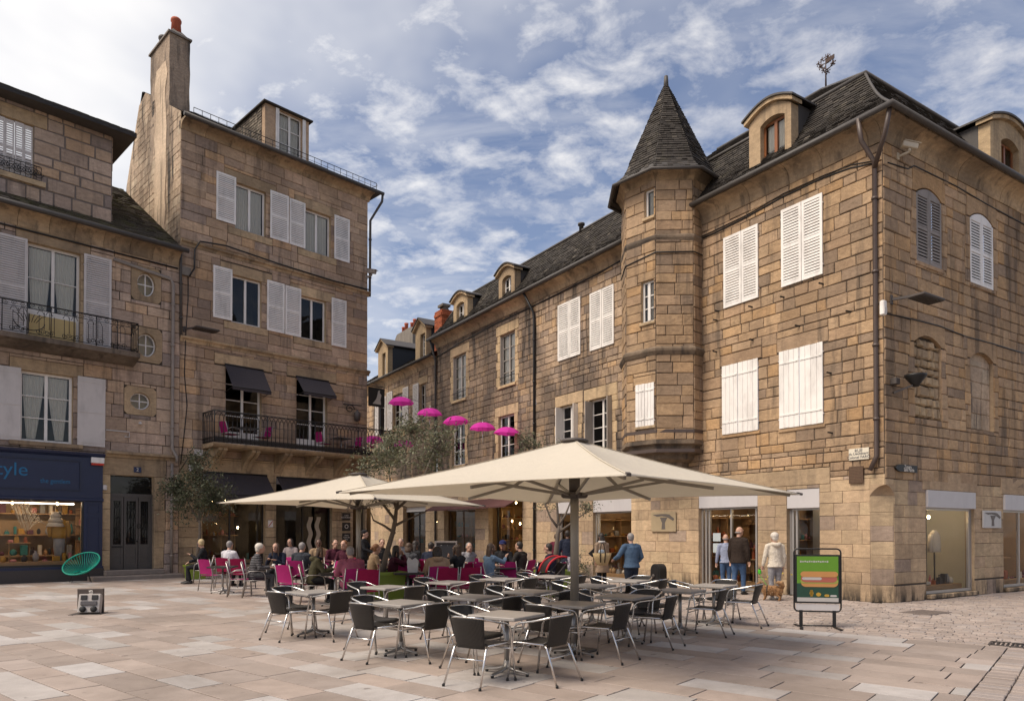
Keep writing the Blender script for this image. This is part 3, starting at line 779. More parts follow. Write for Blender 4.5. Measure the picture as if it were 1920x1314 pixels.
def area_px(a0, a1, b0, b1):
    ps = [project(kp(x, y)) for x, y in ((a0, b0), (a1, b0), (a1, b1), (a0, b1))]
    if any(p is None for p in ps): return -1
    if not any(-130 < p[0] < 2050 and 900 < p[1] < 1400 for p in ps): return -1
    vis = any(0 < p[0] < 1920 and p[1] < 1314 for p in ps)
    return abs(sum(ps[k][0] * ps[(k + 1) % 4][1] - ps[(k + 1) % 4][0] * ps[k][1] for k in range(4))) / 2 * (1 if vis else .05)
def lay(cells, parent, m, name, joined, limit, **kw):
    sc = sorted(((area_px(*c), i) for i, c in enumerate(cells)), reverse=True)
    top = {i for a, i in sc[:limit]}; rest = MB(); rng = random.Random(11)
    for a, i in sc:
        if a < 0: continue
        if i in top: mb = MB(); slab(mb, *cells[i], rng, **kw); mb.build(name, m, parent)
        else: slab(rest, *cells[i], rng, **kw)
    if rest.v: rest.build(joined, m, parent, 'stuff')
rng = random.Random(5); cells = []; b = 0.0
while b > -15:
    h = rng.choice((.40, .44, .48)); a = rng.uniform(-.8, 0)
    while a < 34:
        L = rng.uniform(.72, 1.12)
        if a + L > .05: cells.append((max(a, 0) + .008, a + L - .008, b - h + .008, b - .008))
        a += L
    b -= h
lay(cells, plaza, M_PAVE, 'paving_stone', 'paving_stones', 298)
cells = []
b = .0
while b < 24:                                       # beyond the plaza, courses run along the rows
    h = rng.uniform(.12, .16); a = rng.uniform(-13, -12.8)
    while a < 26:
        L = rng.uniform(.15, .26)
        q = kp(a, b)
        if (q - FR.o).dot(FR.n) < .0 or (q - FR.o).dot(FR.d) > 0: cells.append((a + .004, a + L - .004, b + .004, b + h - .004))
        a += L
    b += h
a = 0.0
for row, wd in enumerate((.30, .28, .24, .2, .2, .2, .22, .2, .2, .24, .2, .2, .2, .2, .2, .2, .2, .2, .2)):   # edging rows of setts right of the plaza
    b = 0
    while b > -9:
        L = rng.uniform(.13, .2) if row < 3 else rng.uniform(.15, .3)
        cells.append((a - wd + .008, a - .008, b - L + .007, b - .007)); b -= L
    a -= wd
M_JOINT2 = mat('sett_joint', (.19, .155, .13), .95, 0, .3, 6); street.data.materials[0] = M_JOINT2
lay(cells, street, M_SETT, 'sett', 'setts', 298, bev=.007, jit=.004, dome=.002, th=.03)

# ================================================================== CORNER HOUSE (right)
hR = House(FR, 'corner_house', 'large tan sandstone corner house with slate mansard, corner turret and white shutters', 'house')
def L_(fac, x0, y0, x1, y1, v=0.0): return fac.rect(x0, y0, x1, y1, v)
uL = FR.px(1000, 990)[0]                              # where the corner house meets its neighbour (hidden behind the turret)
uT = FR.px(1180, 990)[0]
zE = 10.75                                            # wall head under the eaves cornice
sh1 = L_(FR, 1359, 448, 1424, 558); sh2 = L_(FR, 1467, 396, 1545, 514)
pk1 = L_(FR, 1356, 688, 1424, 806); pk2 = L_(FR, 1463, 661, 1546, 793)
z_bl = FR.px(1330, 955)[1]
dA = L_(FR, 1310, 924, 1421, 1000); dA = (dA[0], dA[1], .02, FR.px(1310, 922)[1])
dB = L_(FR, 1475, 920, 1537, 1000); dB = (dB[0], dB[1], .02, FR.px(1475, 918)[1])
dC = L_(FR, 1112, 940, 1187, 1000); dC = (dC[0], dC[1], .02, dA[3])
dD = L_(FR, 1046, 945, 1074, 1000); dD = (dD[0], dD[1], .02, dA[3])
uc_ = -.34
lt1 = hR.lintel((FR.px(1300, 900)[0], FR.px(1557, 900)[0], dA[3] + .002, dA[3] + .42), M_RL)
lt2 = hR.lintel((FR.px(1463, 640)[0] - .1, pk2[1] + .12, pk2[3], pk2[3] + .36), M_R)
lt3 = hR.lintel((pk1[0] - .1, pk1[1] + .1, pk1[3], pk1[3] + .32), M_R)
zones = [(.42, (.36, .42), (.6, 1.1), M_RL), (3.0, (.3, .36), (.4, .85), M_RL), (3.75, (.16, .26), (.22, .5), M_R), (20, (.24, .33), (.3, .78), M_R)]
notch = (-.36, 0.0, -1, 2.74, 1)
niche = notch
hR.wall(uT + .1, 0, 0, zE, [dA, dB, (pk1[0] + .03, pk1[1] - .03, pk1[2] + .03, pk1[3] - .02), (pk2[0] + .03, pk2[1] - .03, pk2[2] + .03, pk2[3] - .02), notch], [lt1, lt2, lt3], m=M_R, mort=M_MORT, zones=zones, revm=M_RL)
for r, xs in ((sh1, (1392.5,)), (sh2, (1505.5,))):
    um = FR.px(xs[0], 480)[0]
    for a, b in ((r[0], um - .008), (um + .008, r[1])): hR.shutter((a, b, r[2], r[3]), -.035, M_WHITE, 'louvre')
for r, xs in ((pk1, 1386), (pk2, 1501.5)):
    um = FR.px(xs, 740)[0]
    for a, b in ((r[0], um - .006), (um + .006, r[1])): hR.shutter((a, b, r[2], r[3]), -.035, M_WHITE, 'plank')
    hR.sill(r, M_R, .05, .1, .04)
# side wall
sw1 = L_(FS, 1716, 345, 1765, 507); sw2 = L_(FS, 1817, 392, 1862, 546)
bk1 = L_(FS, 1713, 625, 1765, 790); bk2 = L_(FS, 1818, 657, 1863, 810)
so1 = L_(FS, 1735, 918, 1826, 1000); so1 = (so1[0], so1[1], .12, FS.px(1735, 918)[1])
so2 = L_(FS, 1880, 930, 1996, 1000); so2 = (so2[0], so2[1], .12, so1[3])
uS = FS.px(2050, 990)[0]
sl1 = hR.lintel((so1[0] - .16, so1[1] + .16, so1[3] + .002, so1[3] + .46), M_RL, M_SIDE)
sl2 = hR.lintel((so2[0] - .16, so2[1] + .16, so2[3] + .002, so2[3] + .46), M_RL, M_SIDE)
blk = []
for r in (sw1, sw2, bk1, bk2):
    rise = (r[1] - r[0]) * .16
    blk.append(hR.lintel((r[0] - .16, r[1] + .16, r[3] + .02, r[3] + .34), M_R, M_SIDE, .024, (r[0], r[1], rise)))
    blk.append((r[0] - .16, r[1] + .16, r[3] - rise - .01, r[3] + .34))
    jr = (r[0], r[1], r[2], r[3] - rise - .01); blk += hR.jambs(jr, M_R, M_SIDE, (.15, .3))
zonesS = [(.42, (.36, .42), (.6, 1.1), M_RL), (2.9, (.28, .34), (.5, .95), M_RL), (20, (.24, .33), (.3, .7), M_R)]
op = [so1, so2, (bk1[0], bk1[1], bk1[2], bk1[3]), (bk2[0], bk2[1], bk2[2], bk2[3]), (sw1[0], sw1[1], sw1[2], sw1[3]), (sw2[0], sw2[1], sw2[2], sw2[3]), (0.0, .36, -1, 2.74, 1)]
hR.wall(0, uS, 0, zE, op, blk, M=M_SIDE, m=M_R, mort=M_MORT, zones=zonesS, revm=M_RL)
# blocked windows: rubble in one, rendered blocks in the other
for r, rub in ((bk1, True), (bk2, False)):
    bm_ = MB(); bm_.box(r[0], r[1], .1, .2, r[2], r[3]); o = bm_.build('blocking_wall', M_MORT if rub else M_PLAST, hR.root); o.matrix_local = M_SIDE
    z = r[2] + .02
    rise = (r[1] - r[0]) * .16; at = arched_top(r[0], r[1], r[3] - rise, rise)
    while z < r[3] - .08:
        zt = min(z + (hR.rng.uniform(.16, .3) if rub else .42), r[3]); u = r[0] + .01
        while u < r[1] - .05:
            un = min(u + (hR.rng.uniform(.18, .34) if rub else .8), r[1] - .01)
            if r[1] - un < .12: un = r[1] - .01
            t2 = min(zt, at(u + .02), at(un - .02)) - .012
            if t2 - z > .06:
                st = MB(Matrix.Translation((0, .098, 0))); put_stone(st, u + .012, un - .012, z + .012, t2, .09 if rub else .02, hR.rng, .035 if rub else .01, .02 if rub else .004)
                st.build('rubble_stone' if rub else 'filling_block', M_TR if rub else M_PLAST, o)
            u = un
        z = zt
# side shutters, arched
for r, m_, lb in ((sw1, mat('weathered_grey_paint', (.27, .235, .21), .7, 0, .2, 5, dirt=.4), 'weathered grey shutter'), (sw2, M_WHITE, None)):
    rise = (r[1] - r[0]) * .16; at = arched_top(r[0], r[1], r[3] - rise, rise); um = (r[0] + r[1]) / 2
    for a, b in ((r[0] + .01, um - .004), (um + .004, r[1] - .01)):
        hR.shutter((a, b, r[2] + .01, r[3]), .02, m_, 'louvre', M_SIDE, 2, lb, arch=lambda u, f=at: f(u) - .015)
    hR.sill(r, M_R, .05, .1, .06, M_SIDE); hR.void(r, M_SIDE)
# canted corner below the little squinch
cm = frameM((-.36, 0, 0), (.36, .36)); cl = .36 * math.sqrt(2)
hR.wall(0, cl, 0, 2.5, M=cm, m=M_RL, zones=[(.42, (.38, .42), (.5, .6), M_RL), (9, (.30, .36), (.5, .6), M_RL)], mort=M_MORT_L, name='corner_wall')
sq = MB(); n = 12; sq.rv = .4                      # squinch: hollow rising from the cant to the sharp corner
zc_ = lambda t: 2.5 + .24 * math.sin(math.pi / 2 * t) ** .8
for k in range(n):
    t0, t1 = k / n, (k + 1) / n; A0, A1 = (-.36 * (1 - t0), -.02, zc_(t0)), (-.36 * (1 - t1), -.02, zc_(t1)); B0, B1 = (.02, .36 * (1 - t0), zc_(t0)), (.02, .36 * (1 - t1), zc_(t1))
    C0, C1 = (-.2 * (1 - t0), .2 * (1 - t0), zc_(t0) + .06 * math.sin(math.pi * t0)), (-.2 * (1 - t1), .2 * (1 - t1), zc_(t1) + .06 * math.sin(math.pi * t1))
    sq.add([A0, A1, C1, C0], [(0, 1, 2, 3)], True); sq.add([C0, C1, B1, B0], [(0, 1, 2, 3)], True)
    sq.add([A0, A1, (A1[0], -.02, 2.76), (A0[0], -.02, 2.76)], [(0, 1, 2, 3)]); sq.add([B0, B1, (.02, B1[1], 2.76), (.02, B0[1], 2.76)], [(3, 2, 1, 0)])
hR.part('squinch', sq, M_RL)
# eaves cornice, gutters
zC = 11.25
cv = cove(zE, zC, .42)
hR.cornice(FR.px(1300, 990)[0], .0, cv); hR.cornice(0, uS, cv, M=M_SIDE)
cq = MB(); cq.rv = .3                               # corner block that mitres the two cornices
for k in range(len(cv) - 1):
    (y0, z0), (y1, z1) = cv[k], cv[k + 1]
    if y0 <= 0 or y1 <= 0:
        y0, y1 = min(y0, 0), min(y1, 0)
        cq.add([(0, y0, z0), (-y0, y0, z0), (-y1, y1, z1), (0, y1, z1)], [(0, 1, 2, 3)]); cq.add([(-y0, y0, z0), (-y0, 0, z0), (-y1, 0, z1), (-y1, y1, z1)], [(0, 1, 2, 3)])
hR.part('cornice_corner', cq, M_COR)
gt = MB(); gt.tube([(FR.px(1300, 990)[0] + .1, -.5, zC - .01), (.5, -.5, zC - .01), (.5, uS, zC - .01)], .075, 10); hR.part('gutter', gt, M_ZINC)
# mansard roof: steep slope, break, shallow slope to the ridge
ri, rz = 1.0, 13.2; e0 = .44; uLr = uT - .2
rb = MB()
P = lambda u, v, z: Vector((u, v, z))
f1 = quadfn(P(uLr, -e0, zC + .02), P(e0, -e0, zC + .02), P(uLr, ri, rz), P(-ri, ri, rz))
f2 = quadfn(P(e0, -e0, zC + .02), P(e0, uS, zC + .02), P(-ri, ri, rz), P(-ri, uS, rz))
def curve(fn, amt=.16):                             # bell-cast of the steep slope
    def g_(s, t):
        p = fn(s, t); return p - Vector((0, 0, amt * math.sin(math.pi * t)))
    return g_
f1c, f2c = curve(f1), curve(f2)
ri2, rz2 = 4.6, 15.9
f3 = quadfn(P(uLr, ri + .02, rz + .04), P(-ri, ri + .02, rz + .04), P(uLr, ri2, rz2), P(-ri2, ri2, rz2))
f4 = quadfn(P(-ri - .02, ri, rz + .04), P(-ri - .02, uS, rz + .04), P(-ri2, ri2, rz2), P(-ri2, uS, rz2))
for fn in (f1c, f2c, f3, f4):
    for k in range(6): rb.add([fn(0, k / 6), fn(1, k / 6), fn(1, (k + 1) / 6), fn(0, (k + 1) / 6)], [(0, 1, 2, 3)])
roof = hR.part('roof', rb, M_ZINC)
sl = MB(); rg = random.Random(3)
for fn in (f1c, f2c): slates(sl, fn, .16, .105, rg)
for fn in (f3, f4): slates(sl, fn, .26, .2, rg)
sl.build('slates', M_SLATE, roof, 'stuff')
rl = MB(); rl.tube([P(uLr, ri, rz + .05), P(-ri, ri, rz + .05), P(-ri, uS, rz + .05)], .06, 8); rl.tube([f1c(1, t / 8) + P(0, 0, .03) for t in range(9)], .035, 6)
rl.tube([P(-ri, ri, rz + .05), P(-ri2, ri2, rz2 + .03)], .05, 6); rl.tube([P(uLr, ri2, rz2 + .03), P(-ri2, ri2, rz2 + .03), P(-ri2, uS, rz2 + .03)], .06, 6)
rl.build('roof_flashing', M_ZINC, roof)
# dormers
da = FR.px(1407, 300)[0]; db = FR.px(1486, 300)[0]; wa = FR.px(1428, 300)[0]; wb = FR.px(1474, 300)[0]
zt_ = FR.px(1450, 205)[1]
dormer(hR, da, db, zC - .02, zt_ - .12, -.05, 1.5, (wa, wb, zC + .12, FR.px(1452, 226)[1] + .12), 'arch', M_WOODF, rise=.28, panes=1, curtain=(1, 0), over=.1)
sa = FS.px(1853, 250)[0]; sb = FS.px(1925, 250)[0]
dormer(hR, sa, sb, zC - .02, FS.px(1885, 240)[1] - .15, -.05, 1.5, (sa + (sb - sa) * .27, sb - (sb - sa) * .27, zC + .12, FS.px(1900, 270)[1]), 'arch', M_WOODF, M=M_SIDE, rise=.3, panes=1, over=.1)
# shopfronts: aluminium frames, fascias, glass, warm interiors
M_LAMPW = emit_mat('warm_lamp', (1.0, .70, .32), 18.0); M_LAMPC = emit_mat('ceiling_strip', (1.0, .82, .60), 8.0)
M_SHELF = mat('shelf_wood', (.34, .20, .09), .6, 0, .2, 6)
GOODS = [mat('goods_' + n_, c_, .7, 0, .2, 20) for n_, c_ in (('tan', (.36, .22, .10)), ('black', (.02, .018, .018)), ('rust', (.30, .075, .02)), ('cream', (.55, .48, .38)), ('teal', (.03, .16, .15)), ('plum', (.10, .03, .045)), ('mustard', (.36, .19, .025)), ('grey', (.22, .21, .2)), ('rose', (.45, .17, .15)))]
def goods(mb, x0, x1, y, z, rng, hmax=.28, pal=9):
    x = x0
    while x < x1 - .08:
        w = rng.uniform(.07, .22); h = rng.uniform(.07, hmax); mb.mi = rng.randrange(pal); k = rng.random()
        if x + w > x1: break
        if k < .35: mb.cbox(x, x + w, y - .07, y + .07, z, z + h, .015)
        elif k < .6: mb.lathe([(w * .3, 0), (w * .45, h * .35), (w * .4, h * .7), (w * .16, h * .85), (w * .2, h)], 10, (x + w / 2, y, z))
        elif k < .8: mb.prism([(x, z), (x + w, z), (x + w * .85, z + h * .7), (x + w * .15, z + h * .7)], y - .05, y + .05); mb.etube([(x + w * .3, y, z + h * .7), (x + w * .35, y, z + h), (x + w * .65, y, z + h), (x + w * .7, y, z + h * .7)], .01, 6)
        else: mb.ball((x + w / 2, y, z + h * .3), w / 2, .06, h * .35, 10, 6)
        x += w + rng.uniform(.02, .14)
def shop(h, r, fascia, doors=1, M=None, seed=1, wall=None, shelves=3, depth=2.6, lamps=(), strip=True, mull=(), fm=None, y=.2, glass=None, display=True, fl=.0, hm=.3, side=0):
    """glazed shopfront standing in an opening of the wall"""
    a, b, c, d = r; rng = random.Random(seed); fm = fm or M_ALU; dz = d - fascia
    par = MB(); st = .055
    for x in [a, b - st] + [a + (b - a) * q - st / 2 for q in mull]: par.box(x, x + st, y, y + .07, c, dz)
    par.box(a + st, b - st, y + .002, y + .068, dz - .05, dz); par.box(a + st, b - st, y + .002, y + .068, c, c + .07)
    o = par.build('shopfront', fm, h.root)
    if M is not None: o.matrix_local = M
    if fascia > 0:
        fa = MB(); fa.cbox(a + .004, b - .004, y - .12, y + .06, dz, d - .004, .008); fa.build('fascia', M_BLIND, o)
    xs = [a + st] + [a + (b - a) * q for q in mull] + [b - st]
    for p, q in zip(xs[:-1], xs[1:]):
        g_ = MB(); g_.add([(p, y + .035, c + .07), (q, y + .035, c + .07), (q, y + .035, dz - .05), (p, y + .035, dz - .05)], [(0, 1, 2, 3)]); g_.build('pane', glass or M_GLASSD, o)
    e = .5; y0 = y + .08; rm = MB()
    A = [(a - e, y0 + .02, c), (b + e, y0 + .02, c), (b + e, y0 + depth, c), (a - e, y0 + depth, c)]; B_ = [(p[0], p[1], d) for p in A]
    rm.add(A + B_, [(0, 1, 2, 3), (7, 6, 5, 4), (3, 2, 6, 7), (0, 3, 7, 4), (2, 1, 5, 6)])
    rm.build('shop_room', wall or M_INT, o)
    sh = MB(); gd = MB(); H = dz - c
    for k in range(shelves):
        z = c + .35 + (H - .7) * k / max(1, shelves - 1) * .95; yy = y0 + depth - .25
        sh.box(a - .3, b + .3, yy - .2, yy + .2, z - .03, z); goods(gd, a - .25, b + .25, yy, z, rng, hm)
    if side:                                          # shelving along the side wall that faces the square
        xw = a - .32 if side < 0 else b + .32
        for k in range(shelves + 1):
            z = c + .3 + (H - .55) * k / shelves; sh.box(xw - .14, xw + .14, y0 + .25, y0 + depth - .3, z - .03, z)
            if k < shelves: gd.T = Matrix.Translation((xw, 0, 0)) @ Matrix.Rotation(math.pi / 2, 4, 'Z'); goods(gd, y0 + .28, y0 + depth - .35, 0, z, rng, min(hm, (H - .6) / shelves * .85)); gd.T = None
        for q in range(3): yq = y0 + .25 + (depth - .58) * q / 2; sh.box(xw - .141, xw + .141, yq, yq + .03, c, c + H - .2)
    if display:
        z = c + .18; sh.box(a + .1, b - .1, y0 + .12, y0 + .6, c, z); goods(gd, a + .12, b - .12, y0 + .3, z, rng, hm)
        zz = c + H * .36; xm = a + (b - a) * .6; sh.box(xm - .3, xm + .35, y0 + .8, y0 + 1.2, zz - .03, zz); goods(gd, xm - .28, xm + .3, y0 + 1.0, zz, rng, .4)
        for x in (xm - .27, xm + .3): sh.box(x, x + .03, y0 + .98, y0 + 1.02, c, zz - .03)
    sh.build('shelves', M_SHELF, o); gd.build('goods', GOODS, o, 'stuff')
    lm = MB()
    for (fx, fz, fy) in lamps:
        x = a + (b - a) * fx; z = c + H * fz; lm.ball((x, y0 + fy, z), .035, .035, .05, 8, 6)
    if lamps: lm.build('pendant_lamp', M_LAMPW, o)
    if strip:
        s2 = MB(); s2.box(a + .1, b - .1, y0 + depth * .35, y0 + depth * .35 + .08, d - .12, d - .09); s2.build('ceiling_light', M_LAMPC, o)
    return o
fz = FR.px(1310, 924)[1] - FR.px(1310, 955)[1]
shop(hR, dA, fz, seed=2, side=-1, mull=(.08, .14, .52, .93), lamps=[(.75, .93, .8)], y=.12)
shop(hR, dB, fz, seed=4, side=-1, mull=(.1, .22), shelves=3, y=.12)
fzs = FS.px(1735, 918)[1] - FS.px(1735, 951)[1]
shop(hR, so1, fzs, seed=6, M=M_SIDE, mull=(.95,), y=.06, wall=mat('pale_shop_wall', (.50, .46, .36), .8, 0, .1, 2), shelves=2, lamps=[(.5, .9, .4)])
shop(hR, so2, fzs, seed=8, M=M_SIDE, mull=(.28,), y=.06, shelves=2)
mq = MB(); mx = so1[0] + (so1[1] - so1[0]) * .68; mq.mi = 3
mq.etube([(mx, .62, 1.12), (mx, .62, 1.2), (mx, .62, 1.5), (mx, .62, 1.62), (mx, .62, 1.7)], [(.20, .12), (.21, .12), (.20, .11), (.15, .09), (.05, .05)], 12, (1, 0, 0))
for e in (-1, 1): mq.etube([(mx + e * .17, .62, 1.58), (mx + e * .24, .62, 1.35), (mx + e * .23, .62, 1.12)], [.055, .05, .045], 8)
mq.mi = 1; mq.tube([(mx, .62, .14), (mx, .62, 1.15)], .02, 6); o = mq.build('dressed_mannequin', GOODS, hR.root); o.matrix_local = M_SIDE
ct = MB(); c0, c1 = so1[0] + .05, so1[0] + (so1[1] - so1[0]) * .36; ct.add([(c0 + (c1 - c0) * k / 12, .42 + .03 * (k % 2), z) for k in range(13) for z in (.2, so1[3] - fzs)], [(2 * k, 2 * k + 2, 2 * k + 3, 2 * k + 1) for k in range(12)]); o = ct.build('dark_curtain', M_DARK, hR.root); o.matrix_local = M_SIDE
for r in (so1, so2): hR.sill(r, M_RL, .12, .1, .0, M_SIDE, 'doorstep')
# posters inside the left door leaf
po = MB(); u0 = FR.px(1331, 1010)[0]; u1 = FR.px(1345, 1010)[0]
for z0, z1 in ((1.05, 1.32), (1.38, 1.62)): po.box(u0, u1, .135, .14, z0, z1)
hR.part('door_notice', po, mat('notice_paper', (.42, .47, .48), .7, 0, .25, 30))

# ---- turret
tu = FR.px(1257, 700)[0]; TR = 1.42; TV = -.15; tz0, tz1 = 4.35, 12.15
def tp(k, r, z): a = R(32.5 + 45 * k); return Vector((tu + r * math.cos(a), TV + r * math.sin(a), z))
zb = [FR.px(1240, y, TV - 1.2)[1] for y in (441, 655, 806, 843)]
M_TUR = M_R
twin = {}
def turret_rect(face, x0, y0, x1, y1):
    p, q = tp(face, TR, 0), tp(face + 1, TR, 0); wp, wq = FR.M @ p, FR.M @ q; d_ = (wq - wp).normalized()
    fc = Facade(wp.x, wp.y, math.degrees(math.atan2(d_.x, d_.y))); return fc.rect(x0, y0, x1, y1)
tw1 = turret_rect(5, 1209, 358, 1231, 402)
tw2 = turret_rect(5, 1203, 530, 1231, 600)
tw3 = turret_rect(5, 1195, 724, 1229, 796)
for k in (3, 4, 5, 6, 7):
    p, q = tp(k, TR, 0), tp(k + 1, TR, 0); w_ = (q - p).length; Mk = frameM(p, q - p)
    ops = []; bl = []
    if k == 5:
        cl_ = lambda r: (max(r[0], .16), min(r[1], w_ - .07), r[2], r[3])
        tw1, tw2, tw3 = cl_(tw1), cl_(tw2), cl_(tw3); ops = [tw1, tw2, tw3]
        for r in ops: bl.append(hR.lintel((r[0] - .14, min(r[1] + .14, w_), r[3], r[3] + .26), M_R, Mk))
    hR.wall(0, w_, tz0, tz1, ops, bl, (.26, .34), (.34, .72), M_TUR, M=Mk, mort=M_MORT, name='turret_wall', reveal=.16)
    if k == 5:
        hR.window(tw1, .08, M_WFRAME, 1, 1, (1, 0), Mk, None, depth=.5); hR.window(tw2, .08, M_WFRAME, 2, 3, (1, .1), Mk, depth=.5)
        um = (tw3[0] + tw3[1]) / 2
        for a, b in ((tw3[0] - .03, um - .003), (um + .003, tw3[1] + .03)): hR.shutter((a, b, tw3[2] - .02, tw3[3] + .02), -.03, M_WHITE, 'plank', Mk, n_pl=3)
        for r in (tw1, tw2, tw3): hR.sill(r, M_TR, .07, .09, .06, Mk)
def ringband(name, prof, m, n=8, r0=TR):
    mb = MB(); vs = []; mb.rv = .3
    for r, z in prof: vs += [tp(k, r0 + r, z) for k in range(8)]
    fs = []
    for i in range(len(prof) - 1):
        for k in range(8): fs.append((i * 8 + k, i * 8 + (k + 1) % 8, (i + 1) * 8 + (k + 1) % 8, (i + 1) * 8 + k))
    mb.add(vs, fs); return hR.part(name, mb, m)
M_STR = stone_mat('weathered_string_course', [(.20, .15, .105), (.23, .17, .12)], .75, .9, (.06, .048, .04), (1, 1, 1), .6)
for z, h_, o_ in ((zb[0], .22, .06), (zb[1], .26, .11)): ringband('string_course', [(0, z - h_ * .6), (o_ * .5, z - h_ * .35), (o_, z), (o_, z + h_ * .25), (o_ * .4, z + h_ * .5), (0, z + h_ * .55)], M_STR)
ringband('iron_band', [(0, zb[2] - .05), (.035, zb[2] - .05), (.035, zb[2] + .05), (0, zb[2] + .05)], M_BROWNP)
ringband('iron_band', [(0, zb[3] - .05), (.035, zb[3] - .05), (.035, zb[3] + .05), (0, zb[3] + .05)], M_BROWNP)
ringband('turret_corbel', [(-1.1, 3.35), (-.75, 3.5), (-.62, 3.6), (-.6, 3.72), (-.35, 3.82), (-.33, 3.95), (-.12, 4.05), (-.1, 4.18), (.03, 4.24), (.03, tz0), (0, tz0 + .02)], M_STR)
ringband('turret_cornice', [(0, tz1 - .18), (.05, tz1 - .12), (.12, tz1 + .02), (.2, tz1 + .1), (.2, tz1 + .16), (0, tz1 + .16)], M_COR)
ez = tz1 + .12; sp_top = Vector((tu, TV, 15.95))
spm = MB(); rg = random.Random(9)
spb = MB()
for k in range(8):
    e_0, e_1 = tp(k, TR + .42, ez - .12), tp(k + 1, TR + .42, ez - .12); m0, m1 = tp(k, TR - .02, ez + .62), tp(k + 1, TR - .02, ez + .62)
    c0, c1 = tp(k, .06, 15.6), tp(k + 1, .06, 15.6)
    fa, fb = quadfn(e_0, e_1, m0, m1), quadfn(m0, m1, c0, c1)
    def bell(s, t, e_0=e_0, e_1=e_1, m0=m0, m1=m1, c0=c0, c1=c1):
        # flared foot running into the straight spire
        t2 = t * 1.0
        if t2 < .18: q = t2 / .18; z = (e_0.z * (1 - q) + m0.z * q); rr = (TR + .42) * (1 - q) + (TR - .12) * q - .10 * math.sin(math.pi * q)
        else: q = (t2 - .18) / .82; z = m0.z * (1 - q) + c0.z * q; rr = (TR - .12) * (1 - q) + .06 * q
        return tp(k, rr, z).lerp(tp(k + 1, rr, z), s)
    for q in range(10): spb.add([bell(0, q / 10), bell(1, q / 10), bell(1, (q + 1) / 10), bell(0, (q + 1) / 10)], [(0, 1, 2, 3)])
    slates(spm, bell, .15, .10, rg)
spire = hR.part('spire', spb, M_ZINC); spm.build('slates', M_SLATE, spire, 'stuff')
fi = MB(); fi.lathe([(.085, 15.5), (.07, 15.75), (.06, 15.9), (.02, 15.93)], 10, (tu, TV, 0)); fi.build('finial', M_ZINC, spire)
ed = MB(); ed.tube([tp(k, TR + .44, ez - .12) for k in range(8)], .05, 8, True); ed.build('gutter', M_ZINC, spire)
# pipes, cables, iron bits on the corner house
pu = FR.px(1645, 500)[0]
pipe_on(hR, 'downpipe', [P(FR.px(1632, 235)[0], -.5, zC), P(FR.px(1634, 260)[0], -.42, zC - .5), P(pu, -.09, zC - .95), P(pu, -.09, FR.px(1645, 855)[1]), P(pu - .12, -.16, FR.px(1640, 882)[1])], .055, M_BROWNP)
pipe_on(hR, 'downpipe', [P(.42, -.42, zC), P(.25, -.32, zC - .5), P(pu, -.1, zC - 1.1)], .055, M_BROWNP, False)
gu = FR.px(1312, 700)[0]
pipe_on(hR, 'vent_pipe', [P(gu, -.16, FR.px(1312, 722)[1]), P(gu, -.16, FR.px(1312, 455)[1])], .075, M_ZLIGHT)
cb = MB(); pts = []
for x, y, v in ((1640, 306, -.03), (1596, 315, -.03), (1545, 333, -.03), (1470, 368, -.03), (1400, 407, -.03), (1340, 437, -.03), (1305, 452, -.03)): u, z = FR.px(x, y, v); pts.append(P(u, v, z))
cb.tube(pts, .022, 6); cb.tube([p + P(0, -.01, .05 + .02 * (i % 2)) for i, p in enumerate(pts)], .014, 5)
pts2 = [tp(k, TR + .04, FR.px(1250, 480, TV - 1.3)[1] + (.18 if k in (4, 5) else .3)) for k in (8, 7, 6, 5, 4, 3)]
cb.tube(pts2, .02, 6); hR.part('cable', cb, M_BLACKI)
cb = MB(); pts = []
for x, y in ((1662, 306), (1700, 318), (1712, 312), (1790, 350), (1850, 385), (1925, 425)): u, z = FS.px(x, y); pts.append(P(u, -.03, z))
cb.tube(pts, .016, 5); pts = []
for x, y in ((1656, 588), (1700, 597), (1760, 612), (1810, 632), (1860, 645), (1925, 665)): u, z = FS.px(x, y); pts.append(P(u, -.03, z))
cb.tube(pts, .016, 5); o = hR.part('cable', cb, M_BLACKI); o.matrix_local = M_SIDE
hk = MB()                                            # rusty pegs and small holes scattered over the front
for x, y in ((1412, 576), (1349, 584), (1346, 601), (1414, 638), (1345, 660), (1500, 612), (1545, 533), (1596, 585), (1472, 558), (1560, 700), (1562, 812)):
    u, z = FR.px(x, y); hk.beam((u, 0, z), (u - .05, -.14, z + .02), .03, .035)
hR.part('iron_peg', hk, M_BLACKI, None, 'stuff')
hR.hide = lambda cx, cy: 640 < cx < 1480 and cy > 985
hR.finish()
# stone that fills the wall behind the ground floor of the corner house's row up to its neighbour comes with the row house below

# ================================================================== ROW HOUSE (centre right, runs behind the turret)
hC = House(FR, 'row_house', 'long dark-stained stone house with slate mansard between turret and brick chimney', 'house')
uC0 = FR.px(820, 990)[0]; uCm = FR.px(1005, 990)[0]; uC1 = uT + .1
W = [FR.rect(850, 670, 874, 745), FR.rect(938, 630, 966, 716), FR.rect(935, 782, 965, 860), FR.rect(848, 797, 872, 870)]
S1 = FR.rect(1048, 574, 1090, 664); S2 = FR.rect(1108, 552, 1153, 644); W5 = FR.rect(1050, 763, 1084, 850); W6 = FR.rect(1105, 751, 1148, 850)
bl = []
for r in W + [W5, W6]: bl.append(hC.lintel((r[0] - .3, r[1] + .3, r[3], r[3] + .42))); bl += hC.jambs(r)
gz = dA[3] - .15
G = []
for x0, x1 in ((756, 798), (833, 891), (916, 980)):
    a = FR.px(x0, 990)[0]; b = FR.px(x1, 990)[0]; G.append((a, b, .02, gz + .35))
